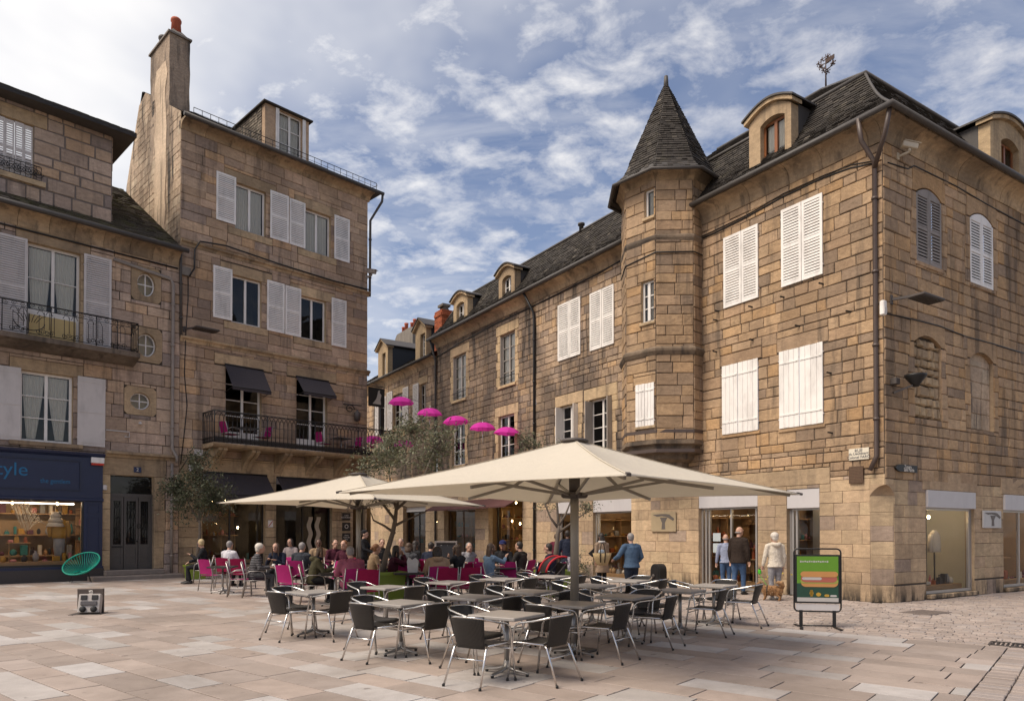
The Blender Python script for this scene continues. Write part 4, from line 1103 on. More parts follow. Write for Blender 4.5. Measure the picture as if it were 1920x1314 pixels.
zoneC = [(3.6, (.34, .46), (.6, 1.0), M_RL), (30, (.2, .32), (.26, .62), M_C)]
ops = W[:] + [G[1], G[2]]
hC.wall(uC0, uCm, 0, zE + .1, ops, bl, m=M_C, zones=zoneC, wl=(.3, .6))
hC.wall(uCm + .02, uC1, 0, zE + .1, [W5, W6, dC, dD, (S1[0] + .05, S1[1] - .05, S1[2] + .05, S1[3] - .05), (S2[0] + .05, S2[1] - .05, S2[2] + .05, S2[3] - .05)], bl, m=M_C, zones=zoneC)
for r in W[:2]:
    hC.window(r, .12, M_GFRAME, 2, 4, (1, .1)); hC.sill(r)
    ra = MB(); ra.tube([(r[0], -.03, r[2] + .35), (r[1], -.03, r[2] + .35)], .018, 6); ra.tube([(r[0], -.03, r[2] + .15), (r[1], -.03, r[2] + .15)], .012, 6); hC.part('window_rail', ra, M_BLACKI)
    for a, b in ((r[0], r[0] + .18), (r[1] - .18, r[1])):   # folded inner shutters standing in the reveal
        i_ = MB(); i_.box(a + (.0 if a == r[0] else .15), b - (.15 if a == r[0] else .0), .0, .12, r[2] + .05, r[3] - .05); hC.part('shutter', i_, M_GFRAME)
for r in W[2:]: hC.window(r, .12, M_WFRAME, 2, 3); hC.sill(r)
for r in (W5, W6): hC.window(r, .14, M_WFRAME, 2, 4)
for k, r in enumerate((W5, W6)):
    for s_ in (0, 1):
        i_ = MB(); x = r[0] if s_ == 0 else r[1] - .04; i_.box(x, x + .04, -.22, .12, r[2], r[3] - .04); hC.part('shutter', i_, M_WFRAME if k == 0 else M_GFRAME)
for r, xm in ((S1, 1069.5), (S2, 1130.5)):
    hC.void(r)
    um = FR.px(xm, 610)[0]
    for a, b in ((r[0], um - .01), (um + .01, r[1])): hC.shutter((a, b, r[2], r[3]), -.03, M_WHITE, 'louvre')
hC.cornice(uC0 - .1, uC1, cove(zE + .1, zC, .42), (.9, 1.5))
gt = MB(); gt.tube([(uC0 - .2, -.5, zC - .01), (uC1 + .3, -.5, zC - .01)], .075, 10); hC.part('gutter', gt, M_ZINC)
rb = MB(); f1 = curve(quadfn(P(uC0 - .15, -e0, zC + .02), P(uC1 + 1.5, -e0, zC + .02), P(uC0 + .55, ri, rz + .1), P(uC1 + 1.5, ri, rz + .1)))
f2 = quadfn(P(uC0 + .55, ri, rz + .12), P(uC1 + 1.5, ri, rz + .12), P(uC0 + 3.5, ri2, rz2 - .3), P(uC1 + 1.5, ri2, rz2 - .3))
f5 = curve(quadfn(P(uC0 - .15, 8, zC + .02), P(uC0 - .15, -e0, zC + .02), P(uC0 + .55, 8, rz + .1), P(uC0 + .55, ri, rz + .1)))
for fn in (f1, f2, f5):
    for k in range(6): rb.add([fn(0, k / 6), fn(1, k / 6), fn(1, (k + 1) / 6), fn(0, (k + 1) / 6)], [(0, 1, 2, 3)])
roof = hC.part('roof', rb, M_ZINC); sl = MB(); rg = random.Random(13)
slates(sl, f1, .19, .115, rg); slates(sl, f2, .3, .22, rg); slates(sl, f5, .25, .16, rg); sl.build('slates', M_SLATE, roof, 'stuff')
rl = MB(); rl.tube([P(uC0 + .55, ri, rz + .14), P(uC1 + 1.5, ri, rz + .14)], .06, 8); rl.tube([f1(0, t / 8) for t in range(9)], .04, 6)
u, z = FR.px(1090, 432, ri); rl.lathe([(.09, 0), (.09, .25), (.14, .26), (.14, .33), (.02, .36)], 10, (u, ri, rz + .1)); rl.build('roof_flashing', M_ZINC, roof)
for x0, x1, yt, yb in ((937, 967, 512, 565), (852, 878, 562, 608)):
    a, b = FR.px(x0, yb)[0], FR.px(x1, yb)[0]; zt = FR.px((x0 + x1) / 2, yt)[1]; m_ = (b - a) * .22
    dormer(hC, a, b, zC - .02, zt - .05, -.05, 1.7, (a + m_, b - m_, zC + .12, zt - .12), 'arch', M_WFRAME, rise=.3, panes=3, over=.12)
# ground-floor shops of the row
shop(hC, dC, fz, seed=12, side=-1, mull=(.08,), y=.12, lamps=[(.3, .75, 1.2), (.7, .8, 1.0)])
shop(hC, dD, fz, seed=13, side=-1, mull=(), y=.12, shelves=2)
shop(hC, G[1], .35, seed=14, side=-1, mull=(.45, .9), fm=mat('brown_shop_paint', (.10, .06, .04), .5, 0, .2, 4), shelves=4, strip=False, lamps=[(.8, .9, .5), (.5, .8, .8)], y=.3)
shop(hC, G[2], .0, seed=15, side=-1, mull=(), fm=M_BLACKI, shelves=5, strip=False, y=.45, hm=.32, depth=1.9,
     lamps=[(.12, .70, .5), (.30, .66, .6), (.42, .78, .8), (.55, .70, .9), (.70, .62, .6), (.86, .78, .7), (.35, .96, .3), (.75, .97, .4), (.5, .5, 1.6), (.3, .4, 1.6), (.75, .45, 1.6)])
aw = MB(); aw.add([(G[1][0] - .3, -.02, gz + .42), (G[2][1] + .1, -.02, gz + .42), (G[2][1] + .1, -.9, gz + .02), (G[1][0] - .3, -.9, gz + .02), (G[1][0] - .3, -.02, gz + .38), (G[2][1] + .1, -.02, gz + .38), (G[2][1] + .1, -.9, gz - .04), (G[1][0] - .3, -.9, gz - .04)], [(0, 1, 2, 3), (7, 6, 5, 4), (3, 2, 6, 7), (0, 3, 7, 4), (1, 5, 6, 2)])
hC.part('shop_awning', aw, cloth_mat('plum_awning', (.10, .045, .042), .15))
pipe_on(hC, 'downpipe', [P(uCm - .25, -.46, zC), P(uCm - .05, -.1, zC - .8), P(uCm, -.09, zC - 1.1), P(uCm, -.09, .1)], .05, M_BLACKI)
pipe_on(hC, 'downpipe', [P(uC0 + .05, -.46, zC), P(uC0 - .05, -.1, zC - 1), P(uC0 - .05, -.09, .1)], .05, M_ZINC)
cb = MB(); pts = []
for x, y in ((820, 670), (860, 645), (930, 608), (1000, 575), (1060, 545), (1120, 515), (1172, 485)): u, z = FR.px(x, y); pts.append(P(u, -.03, z))
cb.tube(pts, .028, 6); hC.part('cable', cb, M_BLACKI)
# red brick chimney at the party wall
cu = FR.px(826, 600)[0]
def brick_stack(h, u0, u1, v0, v1, z0, z1):
    core = MB(); core.box(u0 + .012, u1 - .012, v0 + .012, v1 - .012, z0, z1 + .02); c = core.build('chimney', M_MORT, h.root); z = z0; k = 0; bb = MB()
    while z < z1:
        e = .04 if z > z1 - .32 and z < z1 - .12 else 0.0
        for (p0, p1, ax) in (((u0, v0), (u1, v0), 0), ((u1, v0), (u1, v1), 1), ((u0, v1), (u0, v0), 1)):
            L = math.hypot(p1[0] - p0[0], p1[1] - p0[1]); n = max(2, int(L / .24)); off = .5 * (k % 2)
            for i in range(n + 1):
                s0 = max(0, (i - off) / n); s1 = min(1, (i + 1 - off) / n)
                if s1 - s0 < .05: continue
                a = (p0[0] + (p1[0] - p0[0]) * s0, p0[1] + (p1[1] - p0[1]) * s0); b = (p0[0] + (p1[0] - p0[0]) * s1, p0[1] + (p1[1] - p0[1]) * s1)
                bb.rv = h.rng.random(); g_ = .006
                if ax == 0: bb.box(a[0] + g_, b[0] - g_, v0 - e, v0 + .05, z + .005, z + .07)
                else:
                    lo, hi = min(a[1], b[1]), max(a[1], b[1]); uu = p0[0]; bb.box(uu - (.05 if uu == u1 else e), uu + (e if uu == u1 else .05), lo + g_, hi - g_, z + .005, z + .07)
        z += .075; k += 1
    bb.build('bricks', M_BRICK, c, 'stuff'); return c
ch = brick_stack(hC, uC0 - .55, uC0 + .25, .1, .75, 9.6, FR.px(828, 588, .4)[1])
cp = MB(); zt = FR.px(828, 588, .4)[1]; cp.box(uC0 - .35, uC0 + .1, .25, .6, zt, zt + .14); cp.box(uC0 - .4, uC0 + .16, .2, .65, zt + .26, zt + .38)
for x in (uC0 - .33, uC0 + .04): cp.box(x, x + .06, .3, .55, zt + .14, zt + .26)
cp.build('chimney_cap', M_CEM, ch)
hC.hide = lambda cx, cy: (640 < cx < 1300 and cy > 830) or cx > 1172
hC.finish()

# ================================================================== FAR HOUSE (beyond the brick chimney) and the roof behind it
hD = House(FR, 'far_house', 'distant narrow stone house with two dormers, shuttered windows and clay-potted chimney', 'house')
uD0 = FR.px(640, 990)[0]; uD1 = uC0 - .08; zD = 10.1
D = [FR.rect(738, 742, 755, 800), FR.rect(787, 722, 799, 790), FR.rect(711, 752, 719, 812)]
bl = [hD.lintel((r[0] - .2, r[1] + .2, r[3], r[3] + .4)) for r in D]
hD.wall(uD0, uD1, 0, zD, D + [(G[0][0], G[0][1], .02, gz + .3)], bl, m=M_C, wl=(.35, .8), course=(.26, .36), zones=[(3.6, (.36, .48), (.6, 1), M_RL), (30, (.26, .36), (.35, .8), M_C)])
for r in D: hD.window(r, .12, M_GFRAME, 2, 4)
for x0, y0, x1, y1 in ((727, 737, 737, 805), (757, 728, 767, 797), (776, 722, 786, 791), (705, 752, 711, 815), (720, 745, 725, 808)): hD.shutter(FR.rect(x0, y0, x1, y1), -.03, M_WHITE2)
hD.cornice(uD0, uD1, cove(zD, zD + .4, .35), (1, 1.6))
zDe = zD + .4
gt = MB(); gt.tube([(uD0, -.42, zDe - .01), (uD1 + .05, -.42, zDe - .01)], .07, 8); hD.part('gutter', gt, M_ZINC)
rb = MB(); f1 = quadfn(P(uD0, -.38, zDe), P(uD1, -.38, zDe), P(uD0, 4.2, zDe + 3.0), P(uD1, 4.2, zDe + 3.0)); sheet(rb, *[f1(*q) for q in ((0, 0), (1, 0), (1, 1), (0, 1))])
roof = hD.part('roof', rb, M_ZINC); sl = MB(); slates(sl, f1, .3, .2, random.Random(4)); sl.build('slates', M_SLATE, roof, 'stuff')
M_BLKS = mat('black_slate_cheek', (.022, .024, .027), .5, 0, .3, 6)
for x0, x1, yt, yb, w0, w1 in ((709, 727, 660, 698, 717, 723), (779, 799, 624, 668, 788, 797)):
    a, b = FR.px(x0, yb, .2)[0], FR.px(x1, yb, .2)[0]; zt = FR.px(x0, yt, .2)[1]
    dormer(hD, a, b, zDe - .02, zt, .2, 2.6, (FR.px(w0, yb, .2)[0], FR.px(w1, yb, .2)[0], zDe + .2, zt - .25), 'gable', M_WFRAME, M_BLKS, rise=.55, panes=4, over=.14)
ch = MB(); a, b = FR.px(746, 640, 3.5)[0], FR.px(779, 640, 3.5)[0]; zt = FR.px(762, 621, 3.5)[1]
ch.prism([(a, zDe), (b, zDe), (b, zt - .12), (b - .3, zt), (a + .3, zt), (a, zt - .25)], 3.3, 4.1); c_ = hD.part('chimney', ch, M_CEM)
for x, h_ in ((757, .45), (762, .62), (773, .42), (778, .55)):
    u = FR.px(x, 615, 3.6)[0]; p_ = MB(); p_.lathe([(.13, 0), (.12, h_ * .8), (.14, h_ * .85), (.14, h_)], 12, (u, 3.6, zt - .02)); p_.build('chimney_pot', M_POT, c_)
hD.shopf = shop(hD, G[0], .3, seed=17, side=-1, mull=(.5,), fm=M_BLACKI, shelves=3, strip=False, lamps=[(.6, .8, .8)], y=.3)
hD.hide = lambda cx, cy: cx < 686 or cy > 840
hD.finish(200)
fE = Facade(*(FR.w(uD0 + 2.4, 1.2, 0).xy), 147.3)
hE = House(fE, 'slate_outhouse', 'low dark slate-hung attic behind the right edge of the tall house', 'house')
mb = MB(); mb.box(-3, 0, 0, 3, 0, 10.9); hE.part('wall', mb, M_BLKS)
rb = MB(); f1 = quadfn(P(-3.2, -.2, 10.85), P(.15, -.2, 10.85), P(-3.2, 1.8, 12.0), P(.15, 1.8, 12.0)); sheet(rb, *[f1(*q) for q in ((0, 0), (1, 0), (1, 1), (0, 1))]); roof = hE.part('roof', rb, M_ZINC)
sl = MB(); slates(sl, f1, .3, .2, random.Random(6)); sl.build('slates', M_MOSS, roof, 'stuff')
# ================================================================== TALL HOUSE (left centre)
hB = House(FB, 'tall_house', 'tall narrow stone house with rendered gable, big chimney and iron balcony over a cafe', 'house')
uB = FB.px(688, 800)[0]; zB = FB.px(345, 243)[1]; zBt = FB.px(345, 214, -.45)[1]
w3a = FB.rect(441, 341, 498, 445); w3b = FB.rect(570, 389, 620, 483)
w2a = FB.rect(434, 514, 490, 615); w2b = FB.rect(562, 553, 611, 643)
bz = FB.px(402, 829, -1.0)[1]                         # balcony floor
w1a = FB.rect(423, 684, 490, 800); w1a = (w1a[0], w1a[1], bz + .05, w1a[3])
w1b = FB.rect(556, 711, 613, 800); w1b = (w1b[0], w1b[1], bz + .05, w1a[3])
fzB = FB.px(505, 890)[1]
g1 = FB.rect(380, 888, 497, 960); g1 = (g1[0], g1[1], .35, fzB - .05)
g2 = FB.rect(518, 898, 622, 960); g2 = (g2[0], g2[1], .02, fzB - .05)
g3 = FB.rect(662, 898, 684, 960); g3 = (g3[0], g3[1], .35, fzB - .05)
bl = []
for r in (w3a, w3b, w2a, w2b, w1a, w1b): bl.append(hB.lintel((r[0] - .45, r[1] + .45, r[3], r[3] + .42)))
for r in (w3a, w3b, w2a, w2b): bl.append((r[0] - .3, r[1] + .3, r[2] - .3, r[2])); mb = MB(); put_stone(mb, r[0] - .29, r[1] + .29, r[2] - .29, r[2] - .01, .03, hB.rng, .01, .002); mb.build('sill', M_TR, hB.root)
z1s = FB.px(355, 457)[1]; z2s = FB.px(340, 634)[1]
bl += [(-1, 9, z1s - .12, z1s + .12), (-1, 9, z2s - .12, z2s + .12)]
zonesB = [(fzB - .05, (.34, .44), (.6, 1.1), M_TR), (fzB + .55, (.5, .55), (1.6, 2.6), M_TR), (bz + 3.3, (.30, .36), (.6, 1.15), M_B), (40, (.30, .40), (.55, 1.1), M_B)]
hB.wall(0, uB, 0, zB, [w3a, w3b, w2a, w2b, w1a, w1b, g1, g2, g3], bl, m=M_B, zones=zonesB, gap=.012)
for z in (z1s, z2s): hB.cornice(0, uB + .1, [(.05, z - .12), (-.03, z - .12), (-.06, z - .03), (-.14, z + .02), (-.15, z + .08), (-.03, z + .13), (.05, z + .13)], (.9, 1.6), M_COR, name='string_course')
hB.cornice(-.02, uB + .1, cove(zB, zBt, .45), (.9, 1.4))
cur = lambda: None
hB.window(w3a, .14, M_WHITE, 2, 1, (1, .0), st=.07); hB.window(w3b, .14, M_WHITE, 2, 1, (1, .0), st=.07)
hB.window(w2a, .14, M_WHITE, 2, 1, st=.07); hB.window(w2b, .14, M_WHITE, 2, 1, st=.07)
for r in (w1a, w1b): hB.window(r, .16, M_WHITE, 2, 4, low=.5, st=.08, depth=2)
for q in ((405, 321, 441, 423), (506, 357, 540, 457), (542, 372, 571, 467), (626, 403, 654, 494), (399, 497, 434, 602), (500, 525, 532, 626), (534, 535, 563, 633), (621, 558, 648, 653)):
    hB.shutter(FB.rect(*q), -.035, M_WHITE, 'louvre')
# rendered gable with its tall chimney
V0, Z0 = FB.pv(237, 352); V1, Z1 = FB.pv(265, 172); V2, Z2 = FB.pv(283, 140); V3, Z3 = FB.pv(318, 190); zl = FB.pv(300, 420)[1]
MG = frameM((0, V0, 0), (0, -1))                      # x runs from the back of the gable to the front
gx = lambda v: V0 - v
zfl = zBt - .1
gpl = [(gx(V0), Z0), (gx(V1), Z1), (gx(V2) , Z2 - 1.6), (gx(V3), Z3), (gx(0), zfl)]
def gtop(u):
    if u <= gpl[1][0]: return Z0 + (Z1 - Z0) * u / gpl[1][0]
    v = V0 - u; return zBt + (Z1 - zBt) * (v + .45) / (V1 + .45) + .05
hB.wall(0, gx(0), 0, Z0 - .5 + 3.4, [], [(gx(2.6), gx(1.45), 0, 40)], (.24, .36), (.3, .7), M_PLAST, M_PLAST, M=MG, top=gtop, name='gable_wall', dep=.012, gap=.02)
pt = MB(); n = 14; pb = []                             # ragged band of smooth render down the flue
for k in range(n + 1):
    z = 12.6 + (Z1 - 12.6) * k / n; pb.append((gx(2.62) + hB.rng.uniform(-.12, .12), gx(1.42) + hB.rng.uniform(-.14, .14), z))
for p, q in zip(pb[:-1], pb[1:]): pt.add([(p[0], -.03, p[2]), (p[1], -.03, p[2]), (q[1], -.03, q[2]), (q[0], -.03, q[2]), (p[0], 0, p[2]), (p[1], 0, p[2]), (q[1], 0, q[2]), (q[0], 0, q[2])], [(0, 1, 2, 3), (0, 3, 7, 4), (1, 5, 6, 2)])
M_PLS = stone_mat('smooth_render', [(.52, .40, .285)], .5, .6, (.30, .22, .155), (2, 2, 2), .5)
o = pt.build('render_band', M_PLS, hB.root); o.matrix_local = MG
cw = .76; zct = FB.pv(318, 62)[1]
chm = MB(); nz = 14
def cring(z, e=0.0):
    j = lambda: hB.rng.uniform(-.012, .012)
    return [(-.012 - e + j(), V3 - e + j(), z), (cw + e + j(), V3 - e + j(), z), (cw + e + j(), V2 + e + j(), z), (-.012 - e + j(), V2 + e + j(), z)]
vs = []; zs = [Z3 - 1.8 + (zct - Z3 + 1.8) * k / nz for k in range(nz + 1)]
for z in zs: vs += cring(z)
chm.add(vs, [(k * 4 + i, k * 4 + (i + 1) % 4, k * 4 + 4 + (i + 1) % 4, k * 4 + 4 + i) for k in range(nz) for i in range(4)])
c_ = hB.part('chimney', chm, stone_mat('chimney_render', [(.27, .205, .15)], .75, .8, (.15, .115, .088), (3, 1, 8), .9))
cap = MB(); cap.box(-.08, cw + .06, V3 - .07, V2 + .07, zct, zct + .07); cap.add([(-.02, V3, zct + .07), (cw, V3, zct + .07), (cw, V2, zct + .07), (-.02, V2, zct + .07), (cw * .3, V3 + .3, zct + .42), (cw * .7, V3 + .3, zct + .42), (cw * .7, V2 - .3, zct + .42), (cw * .3, V2 - .3, zct + .42)], [(0, 1, 5, 4), (1, 2, 6, 5), (2, 3, 7, 6), (3, 0, 4, 7), (4, 5, 6, 7)])
cap.build('chimney_cap', M_CEM, c_)
for (v, h_, m_) in ((V3 + .42, .62, M_POT), (V2 - .3, .55, M_ZINC)):
    p_ = MB(); p_.lathe([(.20, 0), (.17, h_ * .75), (.2, h_ * .8), (.2, h_ * .92), (.17, h_)], 14, (cw / 2, v, zct + .3)); p_.build('chimney_pot', m_, c_)
# main roof, eaves railing, dormer
rb = MB(); f1 = quadfn(P(.03, -.45, zBt), P(uB + .45, -.45, zBt), P(.03, V1, Z1), P(uB - 1.6, V1, Z1)); f2 = quadfn(P(uB + .45, -.45, zBt), P(uB + .45, V0 + 2, zBt), P(uB - 1.6, V1, Z1), P(uB - 1.6, V1 + .1, Z1))
for fn in (f1, f2): sheet(rb, *[fn(*q) for q in ((0, 0), (1, 0), (1, 1), (0, 1))])
rb.add([(.03, V1, Z1), (uB - 1.6, V1, Z1), (uB + .45, V0 + 2, zBt), (.03, V0 + .6, Z0 - 1)], [(0, 1, 2, 3)])
roof = hB.part('roof', rb, M_ZINC); sl = MB(); slates(sl, f1, .28, .2, random.Random(21)); slates(sl, f2, .28, .2, random.Random(22)); sl.build('slates', M_SLATE, roof, 'stuff')
gt = MB(); gt.tube([(-.1, -.55, zBt - .01), (uB + .5, -.55, zBt - .01)], .08, 10); hB.part('gutter', gt, M_ZINC)
rr = MB(); N = 26
for k in range(N + 1):
    u = .3 + (uB + .2 - .3) * k / N; rr.tube([(u, -.42, zBt + .05), (u, -.42, zBt + .42)], .012, 5)
rr.tube([(.3, -.42, zBt + .42), (uB + .2, -.42, zBt + .42), (uB + .35, -.25, zBt + .42), (uB + .35, .4, zBt + .5)], .014, 5); rr.tube([(.3, -.42, zBt + .24), (uB + .2, -.42, zBt + .24)], .008, 5); hB.part('roof_railing', rr, M_BLACKI)
vd = .12; a, b = FB.px(497, 250, vd)[0], FB.px(579, 290, vd)[0]
zd1 = FB.px(497, 190, vd)[1]
mb = MB(); wa_, wb_ = FB.px(523, 250, vd)[0], FB.px(566, 280, vd)[0]; wz0 = zBt + .15; wz1 = FB.px(530, 204, vd)[1] - .1
mb.rv = .2
zr = FB.px(581, 213, vd)[1] - .05; zpk = FB.px(516, 184, vd)[1]
upk = FB.px(516, 184, vd)[0]
dt = lambda u: (zd1 + (zpk - zd1) * (u - a) / (upk - a)) if u < upk else (zpk + (zr - zpk) * (u - upk) / (b - upk))
dt = lambda u: zd1 - .02 + .06 * (1 - abs(2 * (u - a) / (b - a) - 1))
for p, q, lo in ((a, wa_, zBt), (wb_, b, zBt)): mb.prism([(p, lo), (q, lo), (q, dt(q)), (p, dt(p))], vd, vd + .3)
mb.box(wa_, wb_, vd, vd + .3, zBt, wz0); mb.prism([(wa_, wz1), (wb_, wz1), (wb_, dt(wb_)), ((a + b) / 2, dt((a + b) / 2)), (wa_, dt(wa_))], vd, vd + .3)
d_ = hB.part('dormer', mb, M_B)
ck = MB(); vb_ = 3.2
for u in (a + .02, b - .02): ck.add([(u, vd + .3, zBt - .2), (u, vb_, zBt + 1.2), (u, vb_, zd1 + .02), (u, vd + .3, zd1 + .02)], [(0, 1, 2, 3)])
ck_o = ck.build('cheek', M_ZINC, d_)
sl = MB(); fc = quadfn(P(a, vb_, zBt + .2), P(a, vd + .28, zBt - .1), P(a, vb_, zd1), P(a, vd + .28, zd1)); slates(sl, fc, .16, .11, random.Random(5), lift=.025); sl.build('slates', stone_mat('pale_slate', [(.20, .17, .135), (.15, .125, .10), (.26, .22, .17), (.12, .10, .085)], .4, 1), d_, 'stuff')
rf = MB(); um = (a + b) / 2; zk = zd1 + .26
A, B2, C, D_ = P(a - .12, vd - .15, zd1 + .0), P(b + .12, vd - .15, zd1 + .0), P(um, vd + .7, zk), P(um, vb_, zk)
A2, B3 = P(a - .12, vb_, zd1), P(b + .12, vb_, zd1); dn = P(0, 0, .06)
rf.add([A, B2, C, D_, A2, B3, A - dn, B2 - dn, A2 - dn, B3 - dn], [(0, 1, 2), (0, 2, 3, 4), (1, 5, 3, 2), (0, 6, 7, 1), (0, 4, 8, 6), (1, 7, 9, 5), (6, 8, 9, 7)]); rf.build('dormer_roof', M_SLATE, d_)
hB.window((wa_, wb_, wz0, wz1), vd + .12, M_WHITE, 2, 3, (1, .2))
for x0, x1 in ((wa_ - .16, wa_ - .01), (wb_ + .01, wb_ + .16)):
    i_ = MB(); i_.cbox(x0, x1, vd - .06, vd - .02, wz0, wz1, .005); hB.part('shutter', i_, M_WHITE)
pipe_on(hB, 'downpipe', [P(uB + .45, -.55, zBt), P(uB + .45, -.5, zBt - .35), P(uB + .12, -.05, zBt - 1.2), P(uB + .12, -.02, z1s - .1)], .055, M_ZINC)
cb = MB(); pts = []
for x, y in ((352, 520), (361, 505), (362, 470), (372, 455), (420, 463), (520, 497), (620, 528), (688, 545)): u, z = FB.px(x, y); pts.append(P(u, -.17, z))
cb.tube(pts, .03, 6); pts = []
for x, y in ((352, 520), (352, 560), (348, 620), (345, 700), (350, 760), (346, 800), (338, 870)): u, z = FB.px(x, y); pts.append(P(u, -.04, z))
cb.tube(pts, .018, 5); pts = []
for x, y in ((338, 880), (352, 858), (372, 862), (385, 850)): u, z = FB.px(x, y); pts.append(P(u, -.04, z))
cb.tube(pts, .015, 5); hB.part('cable', cb, M_BLACKI)
# junction boxes
for x0, y0, x1, y1, m_ in ((339, 500, 356, 520, M_CEM), (363, 842, 378, 855, M_WHITE2), (353, 871, 368, 884, M_WHITE2)):
    r = FB.rect(x0, y0, x1, y1); i_ = MB(); i_.cbox(r[0], r[1], -.12, -.0, r[2], r[3], .01); hB.part('junction_box', i_, m_)
# balcony: slab on scrolled corbels, iron railing of pointed arches
bo = 1.05; ub0 = FB.px(402, 800, -bo)[0]; ub1 = FB.px(745, 835, -bo)[0]
br_z = FB.px(402, 768, -bo)[1]
mb = MB(); mb.rv = .3; mb.prism_x([(0, bz - .16), (-bo + .08, bz - .16), (-bo - .02, bz - .1), (-bo - .06, bz - .04), (-bo - .06, bz), (0, bz)], ub0 - .05, ub1 + .05)
bal = hB.part('balcony', mb, M_TR)
for x in (409, 471, 532, 590, 643):
    u = FB.px(x, 860, -.5)[0]; c = MB(); c.rv = hB.rng.random(); n = 12
    pts = [(0, bz - .16), (-bo + .12, bz - .16), (-bo + .1, bz - .22)]
    for k in range(n + 1):
        t = k / n; pts.append((-(bo - .12) * (1 - t) - .02 + .0, bz - .24 - .72 * t ** 1.5 - .06 * math.sin(t * math.pi * 2)))
    pts += [(0, bz - 1.0)]
    c.prism_x(pts, u - .17, u - .02); c.prism_x(pts, u + .02, u + .17); c.prism_x([(y * .94, z + .02 if i > 1 else z) for i, (y, z) in enumerate(pts)], u - .02, u + .02)
    c.build('corbel', M_TR, bal)
def arc_rail(mb, p0, p1, z0, z1, n):
    p0, p1 = Vector((*p0, 0)), Vector((*p1, 0))
    for k in range(n + 1):
        p = p0.lerp(p1, k / n); r = .024 if k % 12 == 0 else .015
        mb.tube([(p.x, p.y, z0), (p.x, p.y, z1 - (.0 if k % 12 == 0 else .36))], r, 5)
    for k in range(n):
        for s_ in (1, -1):                              # interlaced arches spanning two bays
            a, b = (k, k + 2) if s_ == 1 else (k, k - 2)
            if not 0 <= b <= n: continue
            pts = []
            for q in range(6):
                t = q / 5; pts.append(p0.lerp(p1, (a + (b - a) * .5 * (1 - math.cos(t * math.pi / 2))) / n) + Vector((0, 0, z1 - .36 + .33 * math.sin(t * math.pi / 2))))
            mb.tube(pts, .012, 4)
    for z, r in ((z1, .022), (z0 + .02, .015), (z0 + .2, .015)): mb.tube([(p0.x, p0.y, z), (p1.x, p1.y, z)], r, 6)
    for k in range(n):
        c = p0.lerp(p1, (k + .5) / n); d_ = (p1 - p0).normalized(); mb.tube([(c + d_ * .06 * math.cos(q * math.pi / 4) + Vector((0, 0, z0 + .11 + .06 * math.sin(q * math.pi / 4)))) for q in range(8)], .014, 4, True)
rl = MB(); arc_rail(rl, (ub0, -bo), (ub1, -bo), bz + .02, br_z, 48); arc_rail(rl, (ub0, -.02), (ub0, -bo), bz + .02, br_z, 7); arc_rail(rl, (ub1, -.02), (ub1, -bo), bz + .02, br_z, 7)
rl.build('railing', M_BLACKI, bal)
pn = MB(); pn.box(ub0, ub1, -bo - .004, -bo + .004, bz + .03, bz + .2); pn.build('railing_plate', M_BLACKI, bal)
# window awnings
def awning(h, r, drop, out, flap=.12, m=None, parent=None, name='awning', side=True, z=None):
    a, b = r[0] - .05, r[1] + .05; z = z if z is not None else r[3] + .0; mb = MB(); n = 10
    for k in range(n):
        u0, u1 = a + (b - a) * k / n, a + (b - a) * (k + 1) / n; s0, s1 = .015 * math.sin(k * 1.3), .015 * math.sin((k + 1) * 1.3)
        mb.add([(u0, -.05, z), (u1, -.05, z), (u1, -out, z - drop), (u0, -out, z - drop), (u1, -out + .005, z - drop - flap + s1), (u0, -out + .005, z - drop - flap + s0)], [(3, 2, 1, 0), (5, 4, 2, 3)])
    o = mb.build(name, m or M_AWN, h.root)
    f = MB(); f.tube([(a, -.05, z + .02), (b, -.05, z + .02)], .035, 8); f.tube([(a, -out, z - drop), (b, -out, z - drop)], .018, 6)
    for u in (a + .01, b - .01): f.tube([(u, -.03, z - drop * 1.15), (u, -out, z - drop)], .012, 5)
    f.build('awning_frame', M_BLACKI, o); return o
awning(hB, w1a, .95, .75); awning(hB, w1b, .72, .7)
awning(hB, (g1[0] + .1, g1[1], 0, 0), .85, .85, .2, z=fzB - .06, name='shop_awning'); awning(hB, (g2[0] + .05, g2[1] + .3, 0, 0), .85, .85, .2, z=fzB - .1, name='shop_awning')
M_BFR = mat('black_shop_paint', (.02, .018, .017), .4, 0, .1, 5)
shop(hB, g1, .3, seed=21, side=1, mull=(.45, .9), fm=M_BFR, shelves=4, strip=False, lamps=[(.7, .45, .6), (.2, .78, .9), (.35, .78, .9), (.55, .78, .9)], y=.16, glass=M_GLASS)
shop(hB, g2, .3, seed=22, mull=(.5,), fm=M_BFR, wall=M_DARK, shelves=2, strip=False, display=False, y=.16, glass=M_GLASS)
shop(hB, g3, .3, seed=23, mull=(), fm=M_BFR, shelves=3, strip=False, lamps=[(.5, .7, .5)], y=.16)
hB.sill(g1, M_TR, .06, .32, .02)
wv = MB()                                            # two wavy pale stripes painted on the dark door
M_WAVE = mat('pale_wave_print', (.40, .33, .25), .5, 0, .1, 5)
for x0 in (FB.px(581, 1010)[0], FB.px(596, 1010)[0]):
    n = 20
    for k in range(n):
        z0_ = .15 + 2.15 * k / n; z1_ = .15 + 2.15 * (k + 1) / n; o0, o1 = .05 * math.sin(z0_ * 9), .05 * math.sin(z1_ * 9)
        wv.add([(x0 + o0, .19, z0_), (x0 + .2 + o0, .19, z0_), (x0 + .2 + o1, .19, z1_), (x0 + o1, .19, z1_)], [(0, 1, 2, 3)])
wv.build('door_stripes', M_WAVE, hB.root)
M_PLQ = mat('black_plaque', (.022, .020, .019), .5, 0, .1, 5)
